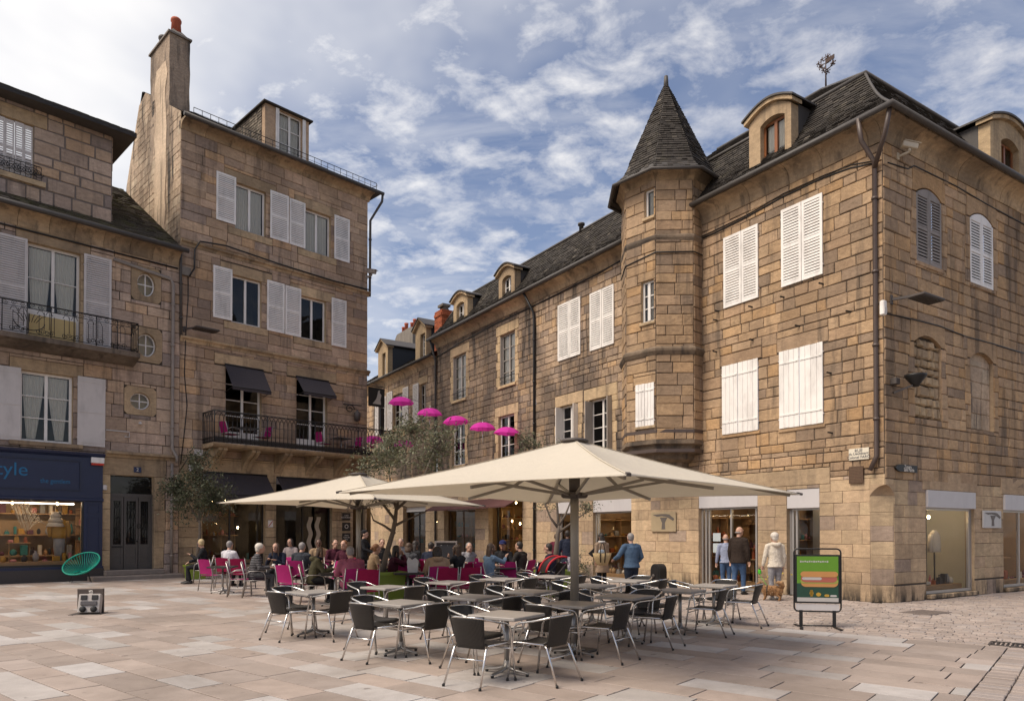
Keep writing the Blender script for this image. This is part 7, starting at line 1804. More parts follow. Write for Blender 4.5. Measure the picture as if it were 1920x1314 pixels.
def arm_light(fac, px, py, label, L, out, w):
    t = on_wall(fac, 'arm_floodlight', label, 'floodlight', px, py); mb = MB(); mb.beam((0, 0, 0), (L * .25, -out, .02), .05, .06); mb.cbox(-.05, .05, -.05, 0, -.12, .1, .01); mb.build('arm', M_GREYI, t)
    mb = MB(); mb.cbox(L * .15, L, -out - w / 2, -out + w / 2, -.03, .04, .02); mb.build('lamp_head', M_GREYI, t); mb = MB()
    for k in range(9): mb.box(L * .2 + (L * .75) * k / 9, L * .2 + (L * .75) * (k + .6) / 9, -out - w * .42, -out + w * .42, -.045, -.031)
    mb.build('cooling_fins', M_ZINC, t, 'stuff')
arm_light(FS, 1669, 562, 'long flat perforated floodlight on an arm beside the corner drainpipe', 1.1, .5, .4); arm_light(FB, 345, 617, 'flat floodlight on the left edge of the tall house', 1.05, .5, .5)
t = on_wall(FS, 'wall_spotlight', 'dark conical wall spotlight beside the stone blocked window', 'wall lamp', 1671, 717); mb = MB(); mb.cbox(-.07, .1, -.16, 0, -.06, .09, .01); mb.beam((0, -.05, -.25), (.35, -.3, -.08), .05, .05); mb.build('bracket', M_GREYI, t); mb = MB(); mb.lathe([(.07, -.16), (.10, -.1), (.24, .08), (.24, .12)], 14, (.42, -.34, .05)); mb.build('shade', M_BLACKI, t)
t = on_wall(FS, 'alarm_sounder', 'small white plastic box on the corner edge beside the drainpipe', 'alarm box', 1654, 578, -.05); mb = MB(); mb.cbox(-.07, .07, -.08, .03, -.17, .17, .02); mb.build('case', M_WHITE, t); mb = MB(); mb.box(-.055, .055, -.088, -.081, -.12, .0); mb.build('louvre_plate', M_WHITE2, t)
u, z = FB.px(691, 742, -.4); t = thing('hanging_sign', 'square black hanging sign with a pale figure at the edge of the tall house', 'sign', FB.w(uB - .05, -.2, FB.px(706, 742, -.5)[1]), FB.rot); mb = MB(); mb.box(0, .86, -.03, .03, -.43, .43); mb.build('board', M_BLACKI, t)
mb = MB(); mb.prism([(.2, -.32), (.66, -.32), (.62, -.1), (.68, .12), (.58, .22), (.6, .34), (.5, .3), (.46, .1), (.4, -.08)], -.036, -.031); mb.build('pale_figure', mat('faded_print', (.36, .33, .28), .6), t); mb = MB(); mb.tube([(-.1, 0, .5), (.9, 0, .5)], .02, 6); mb.build('bracket', M_BLACKI, t)
mb = MB(); mb.cbox(.62, .84, -.05, .05, -1.75, -.46, .01); mb.build('banner', M_BLACKI, t)
t = on_wall(FB, 'wall_bracket', 'dark scrolled iron bracket lamp right of the two small awnings', 'wall lamp', 655, 770); mb = MB(); mb.tube([(-.35, -.06, .25), (.45, -.3, .25)], .025, 6); scroll(mb, (.1, -.15), .2, 1.4, 0) if False else mb.tube([(-.1 + .25 * math.cos(a) * (1 - a / 12), -.2, .05 + .2 * math.sin(a) * (1 - a / 12)) for a in [k * .55 for k in range(16)]], .02, 5); mb.build('bracket', M_BLACKI, t)
mb = MB(); mb.lathe([(.03, -.42), (.13, -.38), (.16, -.05), (.05, .04), (.02, .12)], 10, (.25, -.25, -.05)); mb.build('lantern', M_GREYI, t)
# weather vane
up = FR.px(1545, 160, 4.5); t = thing('weather_vane', 'rusty iron weather vane shaped like a flowering branch on the roof ridge', 'weather vane', FR.w(up[0], ri2, rz2), FR.rot); M_RUST = mat('rusty_iron', (.06, .035, .028), .7, .3, .3, 10); H = FR.px(1545, 100, 4.5)[1] - rz2
mb = MB(); mb.tube([(0, 0, -.1), (0, 0, H)], [.035, .012], 6); mb.build('rod', M_RUST, t); rg = random.Random(8)
for k in range(11):
    a = rg.uniform(0, 6.28); z = H * rg.uniform(.42, .9); L = rg.uniform(.14, .28); e = V((L * math.cos(a), L * .4 * math.sin(a), z + L * .5)); mb = MB(); mb.tube([(0, 0, z), e * .6 + V((0, 0, z * .4 - .05)), e], .014, 5)
    for q in range(5): b = 2 * math.pi * q / 5; mb.add([e, e + V((.09 * math.cos(b), .02, .09 * math.sin(b))), e + V((.1 * math.cos(b + .6), .02, .1 * math.sin(b + .6)))], [(0, 1, 2)])
    mb.ball(e, .035, .03, .035, 8, 5); mb.build('iron_flower', M_RUST, t)
mb = MB(); mb.prism([(0, H * .72), (.3, H * .74), (.3, H * .86), (0, H * .84)], -.01, .01); mb.build('pennant', M_RUST, t)
# black bin, chalk boards, plants, drain, plate
bp = ground(1235, 1099); t = thing('litter_bin', 'black round topped street bin against the sandstone wall', 'bin', bp, FR.rot); arch = [(-.19, 0), (.19, 0), (.19, .5)] + [(.19 * math.cos(R(a)), .5 + .19 * math.sin(R(a))) for a in range(15, 180, 15)] + [(-.19, .5)]
mb = MB(); mb.prism(arch, -.15, .15); mb.build('body', M_RUB, t); mb = MB(); mb.prism([(x * .8, .06 + z * .86) for x, z in arch], -.165, -.151); mb.build('front_panel', M_BLACKI, t); mb = MB(); mb.lathe([(.06, 0), (.055, .03), (.02, .04)], 12); mb.T = None; o = mb.build('knob', M_GREYI, t); o.rotation_euler = (R(90), 0, 0); o.location = (-.04, -.166, .32)
def aboard(label, px, py, Y, w, h, rz, lines):
    p = at_y(px, py, Y); t = thing('chalk_board', label, 'chalk board', (p.x, p.y, 0), rz); zt = p.z
    for s in (-1, 1):
        T = Matrix.Rotation(R(10 * s), 4, 'X'); T = Matrix.Translation((0, .02 * s - .0, zt)) @ Matrix.Rotation(R(-9 * s), 4, 'X'); mb = MB(T)
        for q in ((-w, -w + .05, -zt, 0), (w - .05, w, -zt, 0), (-w + .05, w - .05, -.05, 0), (-w + .05, w - .05, -h - .05, -h)): mb.box(q[0], q[1], -.015, .015, q[2], q[3])
        f = mb.build('frame', M_GFRAME, t); mb = MB(T); mb.box(-w + .05, w - .05, -.008, .008, -h, -.05); mb.build('slate', M_PLQ, f)
        if s == -1: text(lines, .085, M_LETW, f, T @ V((0, -.012, -.16)), (R(90) - R(-9 * s) * -1, 0, 0))
    return t
aboard('black chalk menu board in a pale wooden frame beside the pillar', 836, 1014, 23.0, .36, .75, .25, 'Carte Jour'); aboard('dark chalk board below the glowing shop window', 968, 1050, 24.5, .3, .6, -.2, 'CAFES\nTHES')
def shrub(label, px, py, Y, r, m_, n, seed, pot=True):
    p = at_y(px, py, Y); t = thing('potted_shrub', label, 'plant', (p.x, p.y, 0)); rg = random.Random(seed); mb = MB(); mb.lathe([(.13, 0), (.18, .26), (.19, .3)], 14); mb.build('pot', M_GREYI, t); lv = MB()
    for k in range(14): c = V((rg.gauss(0, r * .45), rg.gauss(0, r * .45), .32 + r * abs(rg.gauss(.6, .4)))); leaves(lv, c, n // 14, r * .6, rg, .06)
    lv.build('foliage', m_, t, 'stuff'); return t
shrub('yellow leaved potted shrub behind the woman with the dog', 1462, 1080, 19.2, .4, M_YEL, 700, 4); shrub('dark green potted shrub by the shop door behind the pole', 1088, 1060, 23.5, .38, M_DGREEN, 700, 5)
g_ = ground(1925, 1212); t = thing('drain_grate', 'dark iron drain grate at the edge of the paving', 'drain', (g_.x - .1, g_.y + .12, .004), -R(39)); mb = MB(); mb.box(-.3, .3, -.22, -.19, -.01, .012); mb.box(-.3, .3, .19, .22, -.01, .012); mb.box(-.3, -.27, -.19, .19, -.01, .012); mb.box(.27, .3, -.19, .19, -.01, .012); mb.build('rim', M_GREYI, t)
for k in range(9): mb = MB(); mb.box(-.26 + k * .058, -.235 + k * .058, -.188, .188, -.01, .008); mb.build('bar', M_BLACKI, t)
g_ = ground(1735, 1148); mb = MB(); mb.T = Matrix.Translation((g_.x, g_.y, 0)) @ Matrix.Rotation(FS.rot, 4, 'Z'); mb.cbox(-.45, .45, -.3, .3, -.01, .012, .004); tag(mb.build('access_cover', mat('worn_iron_cover', (.15, .12, .105), .6, .2, .2, 8)), 'flat rusty access cover set in the cobbles before the corner', 'cover')
# ================================================================== PEOPLE
SKIN = [mat('skin_fair', (.46, .27, .19), .55, 0, .08, 8), mat('skin_tan', (.34, .18, .115), .55, 0, .08, 8), mat('skin_dark', (.12, .06, .038), .5, 0, .08, 8)]
HAIRS = {k: mat('hair_' + k, c, .55, 0, .35, 40, .6, 90) for k, c in dict(white=(.55, .50, .43), grey=(.22, .20, .19), dark=(.022, .015, .011), brown=(.065, .035, .018), ginger=(.22, .095, .035), blond=(.50, .38, .20)).items()}
M_EYE = mat('dark_eye', (.02, .014, .012), .2); M_SHOE = mat('dark_shoe', (.02, .018, .017), .45); M_SHOEW = mat('white_trainer', (.60, .58, .55), .5)
CLO = {}
def cl(n, c, **k):
    if n not in CLO: CLO[n] = cloth_mat('cloth_' + n, c, .2, 150, **k)
    return CLO[n]
def remesh(mb, name, m, parent, vox, smooth=2, subd=False):
    o = mb.build(name, m, parent); md = o.modifiers.new('union', 'REMESH'); md.mode = 'VOXEL'; md.voxel_size = vox; md.use_smooth_shade = True
    s = o.modifiers.new('smooth', 'SMOOTH'); s.factor = .5; s.iterations = smooth; return o
def ik(a, c, l1, l2, pole):
    a, c = V(a), V(c); d = c - a; L = min(d.length, (l1 + l2) * .995); d.normalize(); c = a + d * L
    x = (l1 * l1 - l2 * l2 + L * L) / (2 * L); h = math.sqrt(max(0, l1 * l1 - x * x)); p = V(pole) - d * V(pole).dot(d); p.normalize(); return a + d * x + p * h, c
def person(label, x, y, az, pose='sit', s=1.0, top=None, legs=None, hair='brown', style='short', skin=0, lean=6, hands=None, coat=.0, turn=0, bulk=1.0, shoes=None, group='people on the terrace and street', hood=None, hat=None, scarf=None, seat=.46, cuff=None, stride=0.0, nod=0):
    sit = pose == 'sit'; hz = (seat + .09) if sit else .93
    lr = Matrix.Rotation(-R(lean), 3, 'X'); up = lr @ V((0, 0, 1)); fw = lr @ V((0, 1, 0)); pel = V((0, 0, hz)); X = V((1, 0, 0))
    waist = pel + up * .14; chest = pel + up * .34; neck = pel + up * .51; hr = Matrix.Rotation(R(-turn), 3, 'Z') @ Matrix.Rotation(R(-nod), 3, 'X'); head = neck + up * .155 + fw * .035; b = bulk
    sh = [neck + X * q * .185 * (.5 + .5 * b) - up * .055 for q in (-1, 1)]
    hands = hands or ([(-.16, .36, hz + .20), (.16, .36, hz + .20)] if sit else [(-.27, .06, .86), (.27, .06, .86)])
    hips = [pel + X * q * .09 for q in (-1, 1)]
    if sit: knees = [V((q * .11, .43, hz - .03)) for q in (-1, 1)]; ank = [V((q * .12, .40 + .03 * q, .08)) for q in (-1, 1)]
    else: knees = [V((q * .095, .03 + stride * q * .5, .49)) for q in (-1, 1)]; ank = [V((q * .09, -.02 + stride * q, .08)) for q in (-1, 1)]
    bd = MB(); q = hr
    # head with jaw, nose, brow, ears; then neck, core, arms, hands with fingers, legs: joined into one skin
    bd.T = Matrix.Translation(head) @ hr.to_4x4()
    bd.ball((0, 0, .03), .078, .098, .105, 14, 10); bd.ball((0, .028, -.055), .056, .06, .062, 10, 8); bd.etube([(0, .088, .03), (0, .105, .0), (0, .112, -.022), (0, .09, -.035)], [.011, .014, .017, .012], 6); bd.etube([(-.05, .083, .045), (0, .094, .05), (.05, .083, .045)], .013, 6); bd.etube([(-.022, .083, -.068), (.022, .083, -.068)], .011, 6)
    for e in (-1, 1): bd.ball((e * .08, -.005, .0), .013, .024, .034, 8, 6)
    bd.T = None
    bd.etube([neck - up * .06, neck + up * .03, head - up * .05 + fw * -.01], [.062, .054, .056], 10)
    bd.etube([pel - up * .06, waist, chest, neck - up * .03], [(.14, .10), (.12, .09), (.145, .10), (.07, .06)], 12, X, round_ends=True)
    tp_ = MB(); joints = []
    for i, e in enumerate((-1, 1)):
        el, wr = ik(sh[i], hands[i], .285, .25, (e * .55, -.5, -.75)); joints.append((el, wr)); d = (wr - el).normalized()
        bd.etube([sh[i], el, wr], [.045, .038, .027], 8, round_ends=True)
        pd = (d + V((0, 0, -.15))).normalized(); sd = X * -e; sd = (sd - pd * sd.dot(pd)).normalized(); nr = pd.cross(sd); pal = wr + pd * .05
        bd.etube([wr, wr + pd * .03, wr + pd * .085], [(.026, .018), (.037, .016), (.038, .014)], 8, sd, round_ends=True)
        dn = nr if nr.z < 0 else -nr
        for k, (o_, L) in enumerate(((.027, .062), (.009, .072), (-.009, .068), (-.027, .052))):
            r0 = wr + pd * .08 + sd * o_; m_ = r0 + pd * L * .5 + dn * .008; bd.etube([r0, m_, m_ + pd * L * .35 + dn * L * .32], [.0095, .009, .008], 6, round_ends=True)
        t0 = wr + pd * .025 + sd * .028; bd.etube([t0, t0 + pd * .03 + sd * .024 + dn * .005, t0 + pd * .06 + sd * .026 + dn * .012], [.012, .0105, .009], 6, round_ends=True)
        bd.etube([hips[i], knees[i], ank[i]], [.07, .05, .036], 8, round_ends=True); bd.etube([ank[i] + V((0, -.03, -.03)), ank[i] + V((0, .1, -.045))], [.035, .03], 8, round_ends=True)
    o = remesh(bd, 'person', SKIN[skin], None, .0125, 1); o.location = (x, y, 0); o.rotation_euler = (0, 0, -R(az)); o.scale = (s, s, s); tag(o, label, 'person', group)
    # upper garment
    c0 = pel - up * (.09 if sit else .07 + coat); hemw = .02 + coat * .12
    pts = [c0, pel + up * .02, waist, chest - up * .04, chest + up * .1, neck - up * .035, neck + up * .03]; w = [(.178 * b + hemw, .135 * b + hemw), (.172 * b, .13 * b), (.158 * b, .122 * b), (.175 * b, .125 * b), (.165 * b, .108 * b), (.10, .085), (.072, .072)]
    if sit: w[0] = (.175 * b, .125 * b)
    if coat and not sit: pts.insert(1, pel - up * .02); w.insert(1, (.18 * b, .14 * b))
    tp_.etube(pts, w, 16, X)
    for i in (0, 1):
        el, wr = joints[i]; m1 = sh[i].lerp(el, .5) + V((0, .004, -.004)); m2 = el.lerp(wr, .5) + V((0, 0, -.008)); end = el.lerp(wr, .93 if cuff is None else cuff)
        tp_.etube([sh[i] - (sh[i] - neck) * .3 + up * .0, sh[i], m1, el, m2, end], [.062 * b, .068 * b, .060 * b, .055 * b, .050 * b, .042], 10, round_ends=True)
    if hood: tp_.etube([neck + X * .1 * math.cos(a) - fw * (.05 + .09 * math.sin(a)) + up * (.02 - .05 * math.sin(a)) for a in [math.pi * k / 8 for k in range(9)]], [.03, .045, .055, .06, .062, .06, .055, .045, .03], 10, round_ends=True)
    if coat and sit:
        for i in (0, 1): tp_.etube([hips[i] + V((0, -.02, .02)), hips[i].lerp(knees[i], .5) + V((0, 0, .02))], [.11 * b, .1 * b], 10, round_ends=True)
    remesh(tp_, 'jacket', top, o, .017, 3)
    tr = MB(); tr.etube([pel - up * .04, pel + up * .07], [(.16 * b, .12 * b), (.15 * b, .115 * b)], 14, X, round_ends=True)
    for i in (0, 1): tr.etube([hips[i], hips[i].lerp(knees[i], .5), knees[i], knees[i].lerp(ank[i], .5), ank[i] + V((0, 0, .03))], [.098 * b, .088 * b, .068, .062, .055], 10, round_ends=True)
    remesh(tr, 'trousers', legs or cl('black', (.016, .016, .018)), o, .019, 3)
    for i in (0, 1):
        a = ank[i]; mb = MB(); mb.etube([(a.x, a.y - .065, .045), (a.x, a.y - .04, .05), (a.x, a.y + .05, .045), (a.x, a.y + .13, .032), (a.x, a.y + .175, .025)], [(.034, .04), (.04, .048), (.043, .042), (.042, .03), (.03, .02)], 10, (1, 0, 0), round_ends=True); mb.etube([(a.x, a.y - .03, .05), (a.x, a.y - .025, .10)], [.04, .043], 8); mb.build('shoe', shoes or M_SHOE, o)
    H = Matrix.Translation(head) @ hr.to_4x4(); hm = MB(H)
    if style != 'bald':
        hm.ball((0, -.022, .05), .088, .094, .095, 16, 10)
        if style == 'short': hm.ball((0, -.045, .005), .08, .062, .075, 12, 8)
        if style == 'bouffant': hm.ball((0, -.03, .055), .108, .108, .10, 14, 10); hm.ball((0, -.06, -.01), .092, .065, .08, 12, 8)
        if style == 'bun': hm.ball((0, -.125, .02), .045, .045, .045, 10, 8); hm.ball((0, -.045, .0), .08, .062, .075, 12, 8)
        if style in ('long', 'bob'):
            L = -.30 if style == 'long' else -.13; hm.etube([(0, -.04, .07), (0, -.065, -.02), (0, -.085, L * .6), (0, -.085, L)], [(.085, .05), (.094, .055), (.09, .045), (.06, .025)], 12, (1, 0, 0), round_ends=True)
            for e in (-1, 1): hm.etube([(e * .07, .01, .07), (e * .088, .015, -.02), (e * .088, .02, L * .7)], [.03, .028, .018], 8, round_ends=True)
        hb = remesh(hm, 'hair', HAIRS[hair], o, .012, 1)
    else: hm.etube([(.075, -.02, -.01), (.05, -.08, -.01), (0, -.098, -.01), (-.05, -.08, -.01), (-.075, -.02, -.01)], [.014, .02, .022, .02, .014], 8, round_ends=True); hm.build('hair', HAIRS[hair], o)
    if abs(((az + turn + 180) % 360) - 180) > 75:
        for e in (-1, 1): mb = MB(H); mb.ball((e * .032, .091, .024), .011, .007, .008, 8, 5); mb.build('eye', M_EYE, o)
        mb = MB(H); mb.etube([(-.022, .094, -.067), (.022, .094, -.067)], .005, 5); mb.build('lips', mat('lip_red', (.34, .12, .10), .5) if 'lip_red' not in MATS else MATS['lip_red'], o)
    if hat == 'cap': mb = MB(H); mb.ball((0, -.015, .07), .098, .108, .085, 14, 8); mb.etube([(0, .06, .07), (0, .17, .05)], [(.075, .012), (.055, .008)], 10, (1, 0, 0)); mb.build('cap', cl('capnavy', (.015, .02, .08)), o)
    if hat == 'black': mb = MB(H); mb.ball((0, -.02, .09), .10, .105, .075, 14, 8); mb.build('beret', cl('black', (.016, .016, .018)), o)
    if scarf: mb = MB(); mb.etube([neck + X * .085 * math.cos(a) + fw * .085 * math.sin(a) + up * .015 for a in [2 * math.pi * k / 12 for k in range(12)]], .036, 8, None, True); mb.build('scarf', scarf, o)
    if b > 1.25: pass
    return o
C = cl
blk = C('black', (.016, .016, .018)); navy = C('navy', (.014, .018, .035)); burg = C('burgundy', (.115, .022, .04)); dplum = C('plum', (.06, .010, .022)); den = C('denim', (.06, .10, .16)); lden = C('light_denim', (.15, .22, .30)); tan = C('tan', (.32, .22, .13)); olive = C('olive', (.075, .068, .036)); white = C('white', (.58, .56, .58)); cream = C('cream', (.60, .53, .43)); gry = C('grey', (.16, .155, .16)); dgry = C('dark_grey', (.06, .06, .065)); jean = C('jeans', (.055, .10, .19)); puff = C('puffer', (.035, .034, .036), stripes=(105, (.12, .115, .12))); lea = C('leather_brown', (.028, .018, .013)); trench = C('trench', (.30, .215, .15)); lgry = C('pale_grey', (.27, .26, .27)); rosey = C('wine_red', (.29, .085, .125))
SEATED = [  # label, head px, crown py, depth, facing, options
    ('man in black jacket with folded arms seated at the far left', 379, 1009, 23.0, -112, dict(top=blk, hair='blond', hands=[(-.14, .34, .84), (.2, .40, .62)], lean=4, turn=60)),
    ('person in a white top seated with grey hair facing the cafe window', 430, 1014, 21.6, 15, dict(top=white, hair='grey', lean=4)),
    ('white haired woman in a striped dark puffer jacket seated on the left edge', 486, 1019, 18.3, 72, dict(top=puff, legs=dgry, hair='white', style='bouffant', lean=10, bulk=1.15, shoes=M_SHOE)),
    ('woman with brown hair in navy leaning over the small cafe table', 518, 1017, 20.4, 190, dict(top=navy, hair='brown', style='long', lean=20, hands=[(-.1, .42, .8), (.14, .4, .82)])),
    ('person with a pale patterned jacket in front of the dark doorway', 545, 1008, 25.0, 195, dict(top=C('patterned', (.30, .25, .24)), hair='dark', style='bob')),
    ('grey haired man in a dark navy jacket seen from behind', 566, 1017, 19.5, 10, dict(top=C('slate', (.030, .034, .042)), hair='grey', lean=8, bulk=1.12)),
    ('dark haired person in a tan jacket before the wavy striped door', 598, 1005, 23.0, 170, dict(top=tan, hair='dark', skin=2, bulk=1.1)),
    ('woman in an olive parka with pale hood reaching across the table', 600, 1027, 16.6, 75, dict(top=olive, hair='brown', style='bob', hood=True, hands=[(-.14, .44, .80), (.12, .46, .80)], lean=14, scarf=navy, bulk=1.1)),
    ('grey haired man in a wine red coat seen from behind', 657, 1025, 15.4, -28, dict(top=rosey, hair='grey', lean=14, bulk=1.22, coat=.1, hands=[(-.14, .42, .8), (.16, .42, .8)])),
    ('brown haired person in plum partly hidden behind the wine red coat', 628, 1010, 22.0, 150, dict(top=dplum, hair='brown')),
    ('ginger haired person in plum beside the black plaques', 646, 1012, 21.0, 200, dict(top=dplum, hair='ginger')),
    ('woman with a ginger bun in a tan coat turned to the right', 704, 1020, 18.5, 60, dict(top=tan, hair='ginger', style='bun', lean=10)),
    ('person in a dark cap of hair behind the leaning olive trunk', 716, 1003, 23.5, 160, dict(top=blk, hair='dark')),
    ('woman in a burgundy jumper with long dark hair drinking', 742, 1024, 17.0, 75, dict(top=dplum, hair='dark', style='long', hands=[(-.05, .26, 1.08), (.1, .28, 1.10)], lean=8)),
    ('person in a dark grey jacket with brown hair seen from behind', 766, 1018, 19.5, 5, dict(top=dgry, hair='brown', style='bob', lean=8)),
    ('woman with long dark hair turned away between the two tables', 778, 1013, 21.5, 40, dict(top=blk, hair='dark', style='long')),
    ('person in pale grey further back beside the downpipe', 752, 1002, 25.5, 185, dict(top=gry, hair='grey')),
    ('person in navy with short dark hair near the chalk menu board', 808, 1016, 20.5, 20, dict(top=navy, hair='dark', lean=10)),
    ('woman in a camel coat with furry hood seen from behind', 820, 1026, 16.4, -12, dict(top=C('camel', (.36, .25, .16)), hair='dark', style='bob', hood=True, bulk=1.2, lean=10)),
    ('woman with long hair in a black leather jacket turned left', 858, 1022, 17.8, -55, dict(top=C('black_leather', (.018, .018, .02)), hair='brown', style='long', lean=8, hands=[(-.12, .3, 1.0), (.1, .34, .9)])),
    ('man in a grey shirt with his hand raised to his chin', 879, 1017, 20.2, 160, dict(top=lgry, hair='grey', lean=14, hands=[(-.02, .2, 1.02), (.16, .38, .76)], bulk=1.12)),
    ('long haired woman in a light denim jacket with one hand raised', 919, 1019, 17.6, 55, dict(top=lden, legs=C('stripe_trousers', (.02, .02, .022), stripes=(150, (.4, .39, .38))), hair='brown', style='long', hands=[(-.1, .36, .78), (.08, .46, 1.02)], lean=4, cuff=.6)),
    ('person in black wearing a navy blue cap', 943, 1012, 20.0, 190, dict(top=blk, hair='dark', hat='cap', skin=1)),
    ('short haired man in a black jacket facing left before the glowing window', 975, 1015, 19.8, -60, dict(top=C('soft_black', (.024, .020, .018)), hair='dark', bulk=1.2, lean=6)),
    ('man in dark navy seated behind the red pushchair', 1030, 1019, 18.2, -70, dict(top=navy, hair='dark', lean=6, bulk=1.1)),
]
ch_sp = []
for (lb, px, py, Y, az, kw) in SEATED:
    p = at_y(px, py, Y); lean = kw.get('lean', 6); H0 = .55 + .69 * math.cos(R(lean)) + .07; s = min(1.1, max(.92, p.z / H0)); f_ = V((math.sin(R(az)), math.cos(R(az)), 0)); off = .69 * math.sin(R(lean)) * s
    q = V((p.x, p.y, 0)) - f_ * off; person(lb, q.x, q.y, az, 'sit', s, seat=.45 / s, **kw); ch_sp.append((q - f_ * -.03, az, lb))
STAND = [
    ('waiter in black with a black cap carrying a dark tray', 681, 993, 22.2, 100, dict(top=blk, hair='dark', hat='black', hands=[(-.1, .38, 1.05), (.14, .36, 1.05)])),
    ('person in a burgundy top standing by the sparse olive tree', 1043, 999, 22.5, 20, dict(top=C('burgundy_top', (.10, .012, .026)), legs=jean, hair='brown')),
    ('tall person in a navy coat standing behind the parasol pole', 1064, 993, 22.0, 5, dict(top=navy, legs=navy, hair='dark', coat=.2, skin=2)),
    ('woman in a beige trench coat looking into the shop with a basket bag', 1129, 998, 20.6, -25, dict(top=trench, legs=blk, hair='dark', style='bob', coat=.34, scarf=C('pale_scarf', (.5, .48, .46)), hands=[(-.24, .0, .82), (.22, .12, .80)])),
    ('man in a blue denim jacket and dark jeans seen from behind pointing left', 1184, 998, 17.2, -22, dict(top=den, legs=C('dark_jeans', (.014, .020, .034)), hair='grey', style='short', bulk=1.2, hands=[(-.34, .30, 1.06), (.22, .16, .95)], coat=.02)),
    ('person in a pale blue shirt half hidden by the man in brown leather', 1361, 1000, 19.9, 8, dict(top=C('pale_blue', (.27, .30, .40)), legs=jean, hair='grey', style='bald')),
    ('bald man in a dark brown leather jacket and blue jeans by the shop door', 1384, 986, 18.9, 50, dict(top=lea, legs=jean, hair='grey', style='bald', bulk=1.15, coat=.06, stride=.1, turn=20)),
    ('white haired woman in a cream hooded jacket and grey trousers walking a dog', 1453, 997, 17.5, -6, dict(top=cream, legs=lgry, hair='white', style='bouffant', hood=True, shoes=M_SHOEW, bulk=1.08, coat=.03, hands=[(-.30, .10, .80), (.24, .04, .86)], turn=-10)),
]
P_ = {}
for (lb, px, py, Y, az, kw) in STAND:
    p = at_y(px, py, Y); s = min(1.12, max(.9, p.z / 1.745)); P_[px] = (person(lb, p.x, p.y, az, 'stand', s, lean=kw.pop('lean', 2), **kw), p, s)
# magenta chairs: one under every seated guest and the empty ones
for i, (q, az, lb) in enumerate(ch_sp):
    m_ = pinkB if i % 3 == 1 else pinkA; w_ = lb.split(' '); sh_ = ' '.join(w_[:9])
    while sh_.split(' ')[-1] in ('in', 'with', 'a', 'the', 'of', 'and', 'at', 'over', 'from', 'on', 'to', 'by', 'her', 'his', 'one', 'behind', 'between', 'before', 'near', 'facing', 'beside', 'wine', 'furry', 'black', 'small', 'light', 'left', 'wearing'): sh_ = ' '.join(sh_.split(' ')[:-1])
    place(m_, V((q.x, q.y, 0)), -R(az), ('backlit-tinted magenta' if m_ is pinkB else 'magenta') + ' mesh chair under the ' + sh_, 'magenta and crimson mesh chairs of the cafe')
EMPTY = [(400, 20.3, 25, 'A', 'empty magenta chair with its back to us, second from the left'), (451, 18.5, 72, 'A', 'empty magenta chair left of the white haired woman'), (549, 16.9, 28, 'A', 'empty magenta chair left of the woman in olive'), (455, 20.8, 5, 'B', 'empty backlit-tinted magenta chair behind the small table on the left'),
    (622, 18.8, 215, 'A', 'empty magenta chair between the olive parka and the wine red coat'), (684, 14.9, -25, 'B', 'empty backlit-tinted magenta chair beside the lime planter'), (833, 15.6, -20, 'B', 'left of two empty backlit-tinted magenta chairs in front of the camel coat'), (876, 15.8, -18, 'B', 'right of two empty backlit-tinted magenta chairs by the black leather jacket'),
    (770, 17.6, 12, 'A', 'empty magenta chair with a white bag before it'), (797, 20.0, 30, 'B', 'empty backlit-tinted magenta chair deep in the crowd by the long dark hair'), (898, 18.7, 10, 'A', 'empty magenta chair left of the light denim jacket'), (958, 18.8, 15, 'A', 'empty magenta chair right of the light denim jacket'), (1000, 18.6, -50, 'B', 'empty backlit-tinted magenta chair by the lime planter near the pushchair'),
    (885, 21.5, 0, 'A', 'empty magenta chair behind the man in the grey shirt'), (532, 21.5, 200, 'A', 'empty magenta chair behind the woman leaning over the table')]
for px, Y, az, k, lb in EMPTY: place(pinkA if k == 'A' else pinkB, V(((px - 960) / F * Y, Y, 0)), -R(az), lb, 'magenta and crimson mesh chairs of the cafe')
for px, Y, rz, ph in ((418, 19.3, 10, 'with grey leg, leftmost of the cafe'), (520, 19.2, 30, 'under the leaning woman in navy'), (629, 16.0, 20, 'between the olive parka and wine red coat'), (765, 16.4, 15, 'behind the lime planter'), (706, 20.5, 0, 'by the waiter'), (845, 19.0, 30, 'by the man in the grey shirt'), (945, 18.7, 20, 'right of the light denim jacket'), (985, 21.0, 10, 'below the glowing window'), (575, 22.5, 0, 'before the dark doorway')):
    place(cafe0, V(((px - 960) / F * Y, Y, 0)), R(rz), 'square black cafe table ' + ph, 'black tables of the cafe')
# tableware, bags, pushchair
def small(name, label, cat, p, parts):
    t = thing(name, label, cat, p)
    for n_, mb, m_ in parts: mb.build(n_, m_, t)
    return t
def top_pt(px, Y, dx=0, dy=0): return V(((px - 960) / F * Y + dx, Y + dy, .731))
for px, Y, dx, dy, ph in ((520, 19.2, .1, -.1, 'in front of the leaning woman in navy'), (520, 19.2, -.12, .08, 'farther one on the leaning woman\'s table'), (629, 16.0, .15, -.05, 'between the olive parka and wine red coat'), (765, 16.4, .2, .05, 'beside the white paper bag')):
    c_ = MB(); c_.lathe([(.025, 0), (.035, .02), (.04, .06), (.036, .06)], 12, caps=False); s_ = MB(); s_.lathe([(.04, .0), (.07, .012), (.07, .016)], 14); small('coffee_cup', 'white coffee cup on a saucer, ' + ph, 'cup', top_pt(px, Y, dx, dy), [('saucer', s_, M_WHITE), ('cup', c_, M_WHITE)])
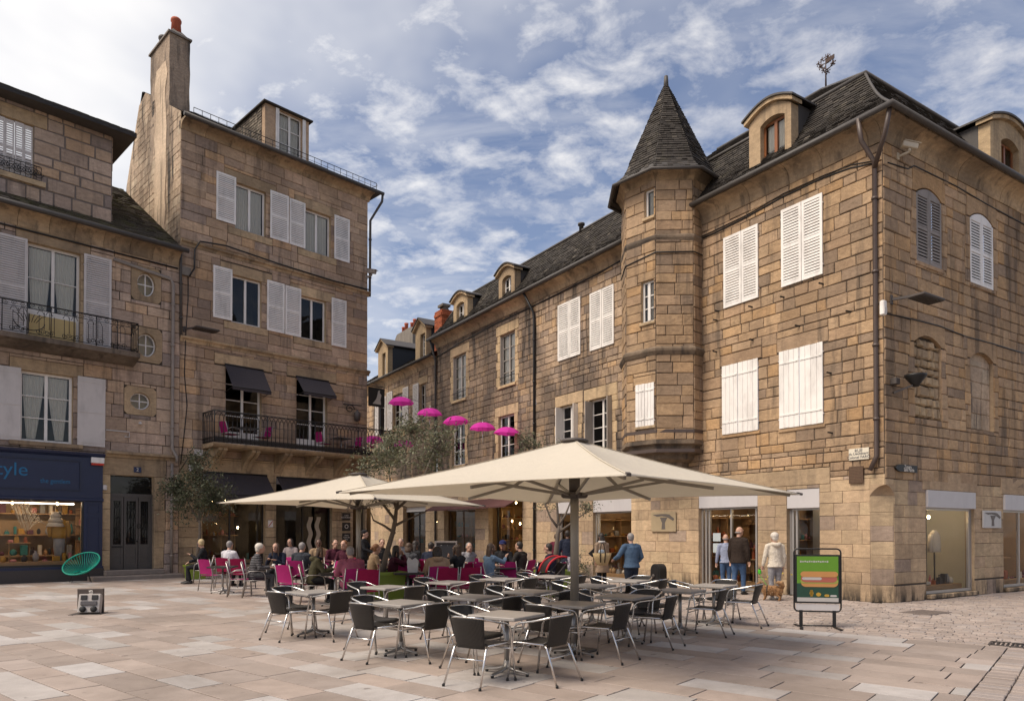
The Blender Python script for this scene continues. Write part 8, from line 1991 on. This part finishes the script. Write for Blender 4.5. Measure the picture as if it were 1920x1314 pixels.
b_ = MB(); b_.prism([(-.11, 0), (.11, 0), (.13, .26), (.05, .33), (-.02, .28), (-.1, .34), (-.13, .25)], -.06, .06); small('paper_bag', 'crumpled white bag standing on the black cafe table', 'bag', top_pt(775, 16.4, 0, -.05), [('bag', b_, C('bag_white', (.52, .50, .48)))])
wp = P_[1129][1]; bp = at_y(1129, 1046, 20.2); t = thing('basket_bag', 'straw basket bag with two dark handles held by the woman in the trench coat', 'bag', (bp.x, bp.y, bp.z - .2)); M_STRAW = mat('plaited_straw', (.42, .30, .15), .85, 0, .25, 30, .6, 60)
mb = MB(); n = 16; mb.etube([(0, 0, 0), (0, 0, .05), (0, 0, .2), (0, 0, .34)], [(.13, .07), (.17, .09), (.23, .12), (.27, .13)], 16, (1, 0, 0)); mb.build('basket', M_STRAW, t)
for e in (-1, 1): mb = MB(); mb.etube([(e * .06, -.12, .08), (e * .07, -.135, .34), (e * .04, -.06, .58), (e * .02, 0, .62)], .014, 6); mb.build('handle', lea, t)
mb = MB(); mb.ball((-.02, -.02, .38), .09, .06, .07); mb.build('blue_cloth', C('pale_cloth', (.45, .52, .58)), t)
hbp = at_y(1113, 1034, 20.9); t = thing('shoulder_bag', 'black shoulder bag behind the trench coat', 'bag', (hbp.x, hbp.y, hbp.z - .15)); mb = MB(); mb.prism([(-.05, 0), (.16, .02), (.14, .3), (.08, .32), (-.16, .1)], -.05, .05); mb.build('body', M_SHOE, t); mb = MB(); mb.tube([(.1, 0, .3), (.14, 0, .62), (.18, 0, .68)], .012, 6); mb.build('strap', M_SHOE, t)
pc = V(((1026 - 960) / F * 17.2, 17.2, 0)); t = thing('pushchair', 'black pushchair with a red edged hood turned to the left', 'pushchair', pc, R(20)); mb = MB()
n = 8; vs = []
for i in range(n + 1):
    a = R(10 + 100 * i / n)
    for j in range(5): w = -.22 + .44 * j / 4; vs.append((.30 - .42 * math.cos(a) * 1.0, w, .62 + .44 * math.sin(a) - .04 * abs(w)))
mb.add(vs, [(i * 5 + j, i * 5 + j + 1, i * 5 + j + 6, i * 5 + j + 5) for i in range(n) for j in range(4)], True); mb.build('hood', M_SHOE, t)
for y in (-.225, .225): mb = MB(); mb.tube([(.30 - .43 * math.cos(R(10 + 100 * i / n)), y, .615 + .45 * math.sin(R(10 + 100 * i / n))) for i in range(n + 1)], .026, 6); mb.build('red_trim', mat('red_fabric', (.45, .012, .02), .7) if 'red_fabric' not in MATS else MATS['red_fabric'], t)
mb = MB(); mb.cbox(-.2, .3, -.2, .2, .36, .46, .03); mb.prism([(.22, .4), (.34, .4), (.42, .9), (.34, .9)], -.19, .19); mb.build('seat', M_SHOE, t)
for y in (-.24, .24): mb = MB(); mb.beam((-.35, y, .12), (.5, y, 1.0), .025, .025); mb.beam((.35, y, .12), (-.05, y, .55), .025, .025); mb.build('frame', M_GREYI, t)
mb = MB(); mb.tube([(.5, -.24, 1.0), (.56, -.2, 1.04), (.56, .2, 1.04), (.5, .24, 1.0)], .018, 6); mb.build('handle', M_RUB, t)
for x in (-.35, .35):
    for y in (-.25, .25): mb = MB(); mb.tube([(x + .1 * math.cos(a), y, .115 + .1 * math.sin(a)) for a in [2 * math.pi * k / 14 for k in range(14)]], .018, 6, True); mb.lathe([(.02, -.01), (.02, .01)], 8, (x, y, .115)); mb.build('wheel', M_RUB, t)
mb = MB(); n = 8; vs = []
for i in range(n + 1):
    for j in range(7): vs.append((.40 + .03 * math.sin(i * 1.7) + .16 * i / n, -.30 + .012 * math.sin(j * 2.2 + i), 1.06 - .34 * j / 6))
mb.add(vs, [(i * 7 + j, i * 7 + j + 1, i * 7 + j + 8, i * 7 + j + 7) for i in range(n) for j in range(6)], True); o = mb.build('shawl', C('lilac_shawl', (.48, .44, .46)), None); o.location = pc; o.rotation_euler = (0, 0, R(20)); tag(o, 'pale lilac cloth draped over the pushchair handle', 'cloth')
# tray of the waiter
wp = P_[681]; q = wp[0].location; t = thing('tray', 'dark round tray held by the waiter', 'tray', (q.x + .44 * math.sin(R(100)), q.y + .44 * math.cos(R(100)), 1.02 * wp[2])); mb = MB(); mb.lathe([(.15, 0), (.17, .02), (.175, .035), (.165, .035), (.15, .012)], 18); mb.build('disc', M_BTOP, t)
# dog and lead
M_FUR = mat('tan_fur', (.28, .145, .06), .9, 0, .45, 14, .8, 70); M_FURL = mat('pale_fur', (.48, .34, .21), .9, 0, .3, 14, .8, 70)
dp = ground(1447, 1125); dg = MB()
dg.etube([(0, -.2, .23), (0, -.1, .245), (0, .05, .24), (0, .17, .25)], [(.07, .085), (.10, .11), (.10, .115), (.08, .095)], 12, (1, 0, 0), round_ends=True)
dg.etube([(0, .16, .27), (0, .23, .32), (0, .27, .36)], [.075, .065, .06], 10, round_ends=True); dg.ball((0, .28, .37), .068, .075, .066); dg.etube([(0, .33, .355), (0, .385, .34)], [.034, .024], 8, round_ends=True)
for e in (-1, 1):
    dg.etube([(e * .055, .15, .2), (e * .06, .14, .11), (e * .06, .155, .05), (e * .06, .175, .02)], [.042, .032, .026, .024], 8, round_ends=True)
    dg.etube([(e * .055, -.16, .22), (e * .06, -.13, .14), (e * .06, -.2, .085), (e * .06, -.185, .02), (e * .06, -.165, .018)], [.055, .042, .028, .024, .022], 8, round_ends=True)
    dg.etube([(e * .045, .26, .42), (e * .068, .25, .46)], [.024, .01], 8, round_ends=True)
dg.etube([(0, -.2, .28), (0, -.25, .35), (0, -.22, .42), (0, -.14, .43)], [.04, .06, .065, .045], 10, round_ends=True)
dog = remesh(dg, 'dog', M_FUR, None, .0125, 2); dog.location = (dp.x, dp.y, 0); dog.rotation_euler = (0, 0, R(62)); tag(dog, 'small fluffy tan dog on a lead at the feet of the woman in cream', 'dog')
fu = MB(); rg = random.Random(6)
for k in range(1500):
    t_ = rg.random(); a = rg.uniform(0, 6.28)
    if t_ < .62: yv = rg.uniform(-.24, .2); c_ = V((.095 * math.cos(a), yv, .24 + .10 * math.sin(a))); n_ = V((math.cos(a), -.5, math.sin(a) - .7))
    elif t_ < .8: c_ = V((.06 * math.cos(a), rg.uniform(-.27, -.12), .38 + .06 * math.sin(a))); n_ = V((math.cos(a), -.4, math.sin(a)))
    else: c_ = V((.06 * math.cos(a), .26 + rg.uniform(-.05, .05), .36 + .06 * math.sin(a))); n_ = V((math.cos(a), -.6, math.sin(a) - .3))
    n_.normalize(); s_ = n_.orthogonal() * .008; fu.mi = 1 if (c_.z > .37 and c_.y < 0) or rg.random() < .18 else 0; fu.add([c_ - s_, c_ + s_, c_ + n_ * rg.uniform(.03, .06)], [(0, 1, 2)])
fu.build('fur', [M_FUR, M_FURL], dog, 'stuff'); mb = MB(); mb.etube([(.10 * math.cos(a), .10, .245 + .115 * math.sin(a)) for a in [2 * math.pi * k / 16 for k in range(16)]], .012, 6, None, True); mb.build('harness', M_SHOE, dog)
mb = MB()
for e in (-1, 1): mb.ball((e * .03, .335, .39), .009, .009, .009, 6, 4)
wo_, wq, ws_ = P_[1453]; hp_ = wo_.matrix_basis @ V((-.33, .20, .74)); t = thing('dog_lead', 'bright green retractable lead in the left hand of the woman in cream', 'dog lead', hp_); mb = MB(); mb.cbox(-.03, .03, -.07, .05, -.09, .03, .02); mb.build('case', mat('green_plastic', (.06, .42, .02), .4), t); mb = MB(); mb.beam((0, -.06, .04), (0, .05, .05), .02, .025); mb.build('grip', M_RUB, t)
e_ = dog.matrix_basis @ V((0, .1, .35)) - V(hp_); mb = MB(); mb.tube([(0, .04, -.08), e_ * .5 + V((0, 0, -.06)), e_], .005, 5); mb.build('cord', MATS['green_plastic'], t)
# balcony furniture
for k, (px, ph) in enumerate(((463, 'left balcony table between the two white doors'), (640, 'right balcony table by the hanging sign'))):
    u = FB.px(px, 800, -.5)[0]; q = FB.w(u, -.5, bz); o = place(cafe0, q, FB.rot, 'small black cafe table, ' + ph, 'cafe tables on the iron balcony')
for px, az, ph in ((431, 80, 'left of the left balcony table'), (492, -100, 'right of the left balcony table'), (608, 80, 'left of the right balcony table'), (664, -100, 'right of the right balcony table'), (690, -90, 'at the right end of the balcony')):
    u = FB.px(px, 800, -.5)[0]; place(pinkA, FB.w(u, -.5, bz), FB.rot + R(-az), 'magenta chair ' + ph, 'magenta chairs on the iron balcony')
for h_ in (pinkA, pinkB, cafe0): pass
